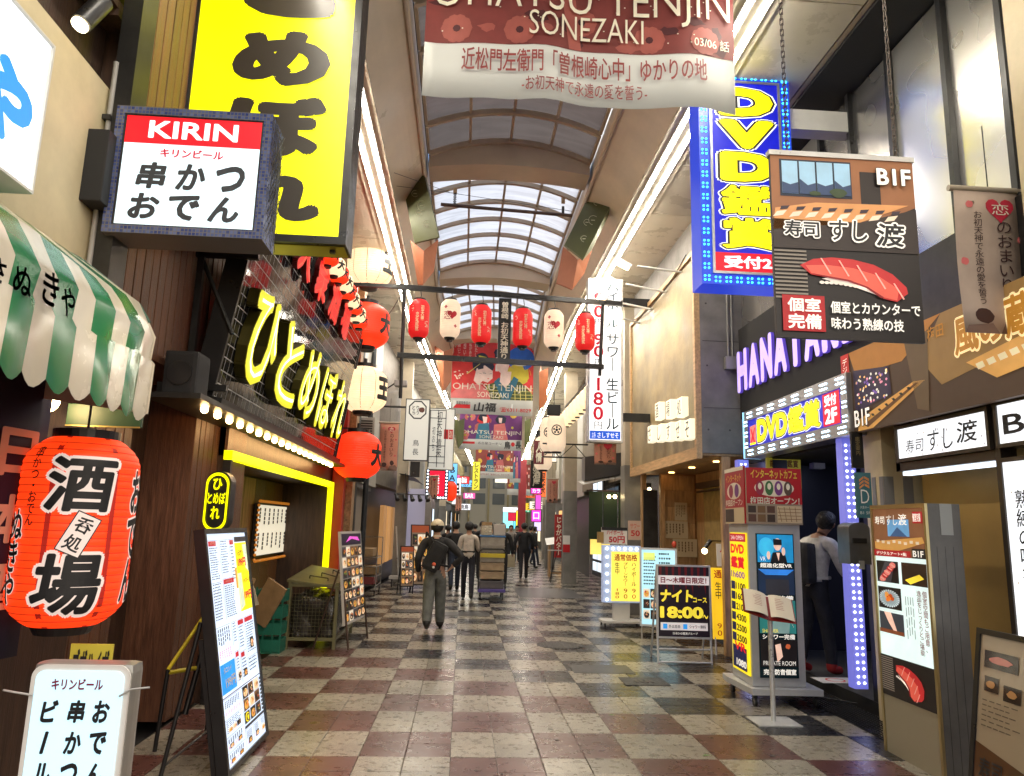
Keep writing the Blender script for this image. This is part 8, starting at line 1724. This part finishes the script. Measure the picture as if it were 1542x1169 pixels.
MB().box(-.28, .28, -.22, .5, 1.335, 1.37, bv=.01).build('blue_lid', mat('blue_lid', (.05, .18, .42), .4), loc=(t.location.x, cyy, 0), label='blue lid lying across the crates on the delivery trolley', cat='lid')
MB().box(.01, .27, -.2, .2, 1.375, 1.62, bv=.02).build('white_box', mat('white_carton', (.5, .46, .42), .6), loc=(t.location.x, cyy, 0), label='white carton on the right of the trolley load', cat='box'); MB().box(-.27, -.02, -.2, .2, 1.375, 1.58, bv=.02).build('foil_bag', mat('crinkled_foil', (.5, .46, .36), .25, .6, bump=1, bscale=25), loc=(t.location.x, cyy, 0), label='crinkled pale foil bag on the left of the trolley load', cat='bag')
MB().box(-.25, -.02, .0, .2, 1.585, 1.66, bv=.01).build('cardboard_box', KR, loc=(t.location.x, cyy, 0), label='small brown carton behind the foil bag on the trolley load', cat='box')
# others
def far_person(px, py, Y, label, top, legs, H=1.70, rz=0, stride=.15, **kk):
    x = P(px, 790, Y=Y).x; return person(label, x, Y, rz, H, top, legs, SHO, stride, kk.pop('arms', None), kk.pop('bulk', 1.1), 1.05, hands=False, detail=1, **kk)
far_person(687, 0, 18.6, 'man in a black coat and dark jeans walking just left of the white shirted man', BLKT, JN, 1.72, .1, .2, bulk=1.2)
q = P(788, 872, Z=0)
t, k = person('man in a dark suit walking away on the right with a cream shopping bag', q.x, q.y, 0, 1.74, DKT, DKT, SHO, .18, [((.08, -.02, -.28), (.03, .02, -.26)), ((.05, .03, -.28), (0, .12, -.2))], 1.12, 1.0)
m = MB().box(-.15, .15, -.06, .06, -.38, 0, bv=.02); m.build('shopping_bag', mat('cream_bag', (.5, .42, .28), .7, noise=.1, bump=.3), loc=(q.x-.42, q.y, .72), label='cream shopping bag hanging from the hand of the man in the dark suit', cat='bag')
far_person(727, 0, 22.5, 'dark haired man in a black jacket ahead of the loaded trolley, left of the group', BLKT, DKT, 1.76, 0)
far_person(744, 0, 21.5, 'man with an olive backpack strap ahead of the trolley, middle of the group', cl('olive_jacket', (.05, .055, .03)), DKT, 1.72, 0)
far_person(757, 0, 20.6, 'person in a black coat right ahead of the white carton on the trolley', BLKT, DKT, 1.72, 0, -.12, bulk=1.25)
far_person(675, 0, 23.0, 'dark haired person in black far behind the man in the cap', BLKT, DKT, 1.62, 0)
far_person(770, 0, 30, 'person with a white scarf walking towards the camera in the distance', cl('white_scarf_coat', (.3, .27, .25)), DKT, 1.66, math.pi)
far_person(779, 0, 33, 'distant person in dark clothes left of the suited man', DKT, DKT, 1.64, math.pi)
far_person(800, 0, 29, 'dark clad person at the lit counter on the distant right', BLKT, JN, 1.66, -1.2)
far_person(806, 0, 31, 'second dark clad person by the distant right counter', DKT, JN, 1.62, -1.4)
far_person(716, 0, 30, 'distant person in black between the trolley and the lilac shopfront', BLKT, DKT, 1.66, .2)
far_person(735, 0, 34, 'most distant dark figure in the middle of the arcade', DKT, DKT, 1.7, 0)
# man in the doorway
q = P(1243, 992, Y=8.25)
t, k = person('man in pale grey jacket, black backpack and red shoes inside the DVD doorway', q.x-.12, 8.2, -1.15, 1.80, GRJ, NVT, REDS, .12, [((.02, .06, -.28), (-.02, .20, -.10)), ((.04, .06, -.28), (0, .2, -.12))], 1.22, 1.1, lean=.10, head=(.03, .10), z=.12, detail=2)
BP = cl('black_backpack', (.012, .012, .014)); m = MB().box(-.14, .14, -.15, 0, -.22, .22, bv=.06); m.build('backpack', BP, t, loc=(0, -.085, 1.17))
m = MB()
for s in (-1, 1): m.path([(s*.11, -.10, 1.44), (s*.12, .06, 1.50), (s*.125, .20, 1.36), (s*.14, .16, 1.12), (s*.16, -.04, 1.05)], .018, 8)
m.build('shoulder_strap', BP, t); MB().lathe([(.185, 0), (.19, .015), (.185, .03)], n=24, sy=.8).build('jacket_hem', mat('white_hem', (.6, .58, .55), .7), t, loc=(0, .02, 1.0))
# ================================================================== separate loose pieces into parts of their own
def islands(me):
    par = {}
    def find(a):
        while par[a] != a: par[a] = par[par[a]]; a = par[a]
        return a
    key = [tuple(round(c, 4) for c in v.co) for v in me.vertices]
    for k in key: par.setdefault(k, k)
    for p in me.polygons:
        vs = [key[i] for i in p.vertices]
        for a in vs[1:]:
            ra, rb = find(vs[0]), find(a)
            if ra != rb: par[ra] = rb
    g = {}
    for p in me.polygons: g.setdefault(find(key[p.vertices[0]]), []).append(p)
    return list(g.values())
SPLIT = {'timber_post', 'edge_trim', 'bracket_beam', 'seam', 'arm', 'leg', 'rear_leg', 'drain_cap', 'wall_arm', 'shelf_bar', 'hook_wire', 'cord', 'soffit_board', 'rear_frame', 'inner_trim', 'fascia', 'batten', 'clamp', 'handle_bar', 'box', 'post', 'cable', 'bag_strap', 'shoulder_strap', 'letter_box', 'rafter', 'grip_bars', 'eave', 'lower_wall', 'canopy'}
for o in list(bpy.data.objects):
    if o.type != 'MESH' or not o.parent or o.get('kind') or o.get('category') or o.name.split('.')[0] not in SPLIT or len(o.data.polygons) > 900: continue
    gs = islands(o.data)
    if len(gs) < 2 or len(gs) > 12: continue
    base = o.name.split('.')[0]; ms = list(o.data.materials)
    for g in gs:
        idx = {}; vs = []; fs = []; mi = []; sm = []
        for p in g:
            for i in p.vertices:
                if i not in idx: idx[i] = len(vs); vs.append(tuple(o.data.vertices[i].co))
            fs.append([idx[i] for i in p.vertices]); mi.append(p.material_index); sm.append(p.use_smooth)
        me = bpy.data.meshes.new(base); me.from_pydata(vs, [], fs)
        for m_ in ms: me.materials.append(m_)
        me.polygons.foreach_set('material_index', mi); me.polygons.foreach_set('use_smooth', sm); me.update()
        c = bpy.data.objects.new(base, me); COL.objects.link(c); c.parent = o.parent; c.matrix_local = o.matrix_local.copy()
    bpy.data.objects.remove(o)
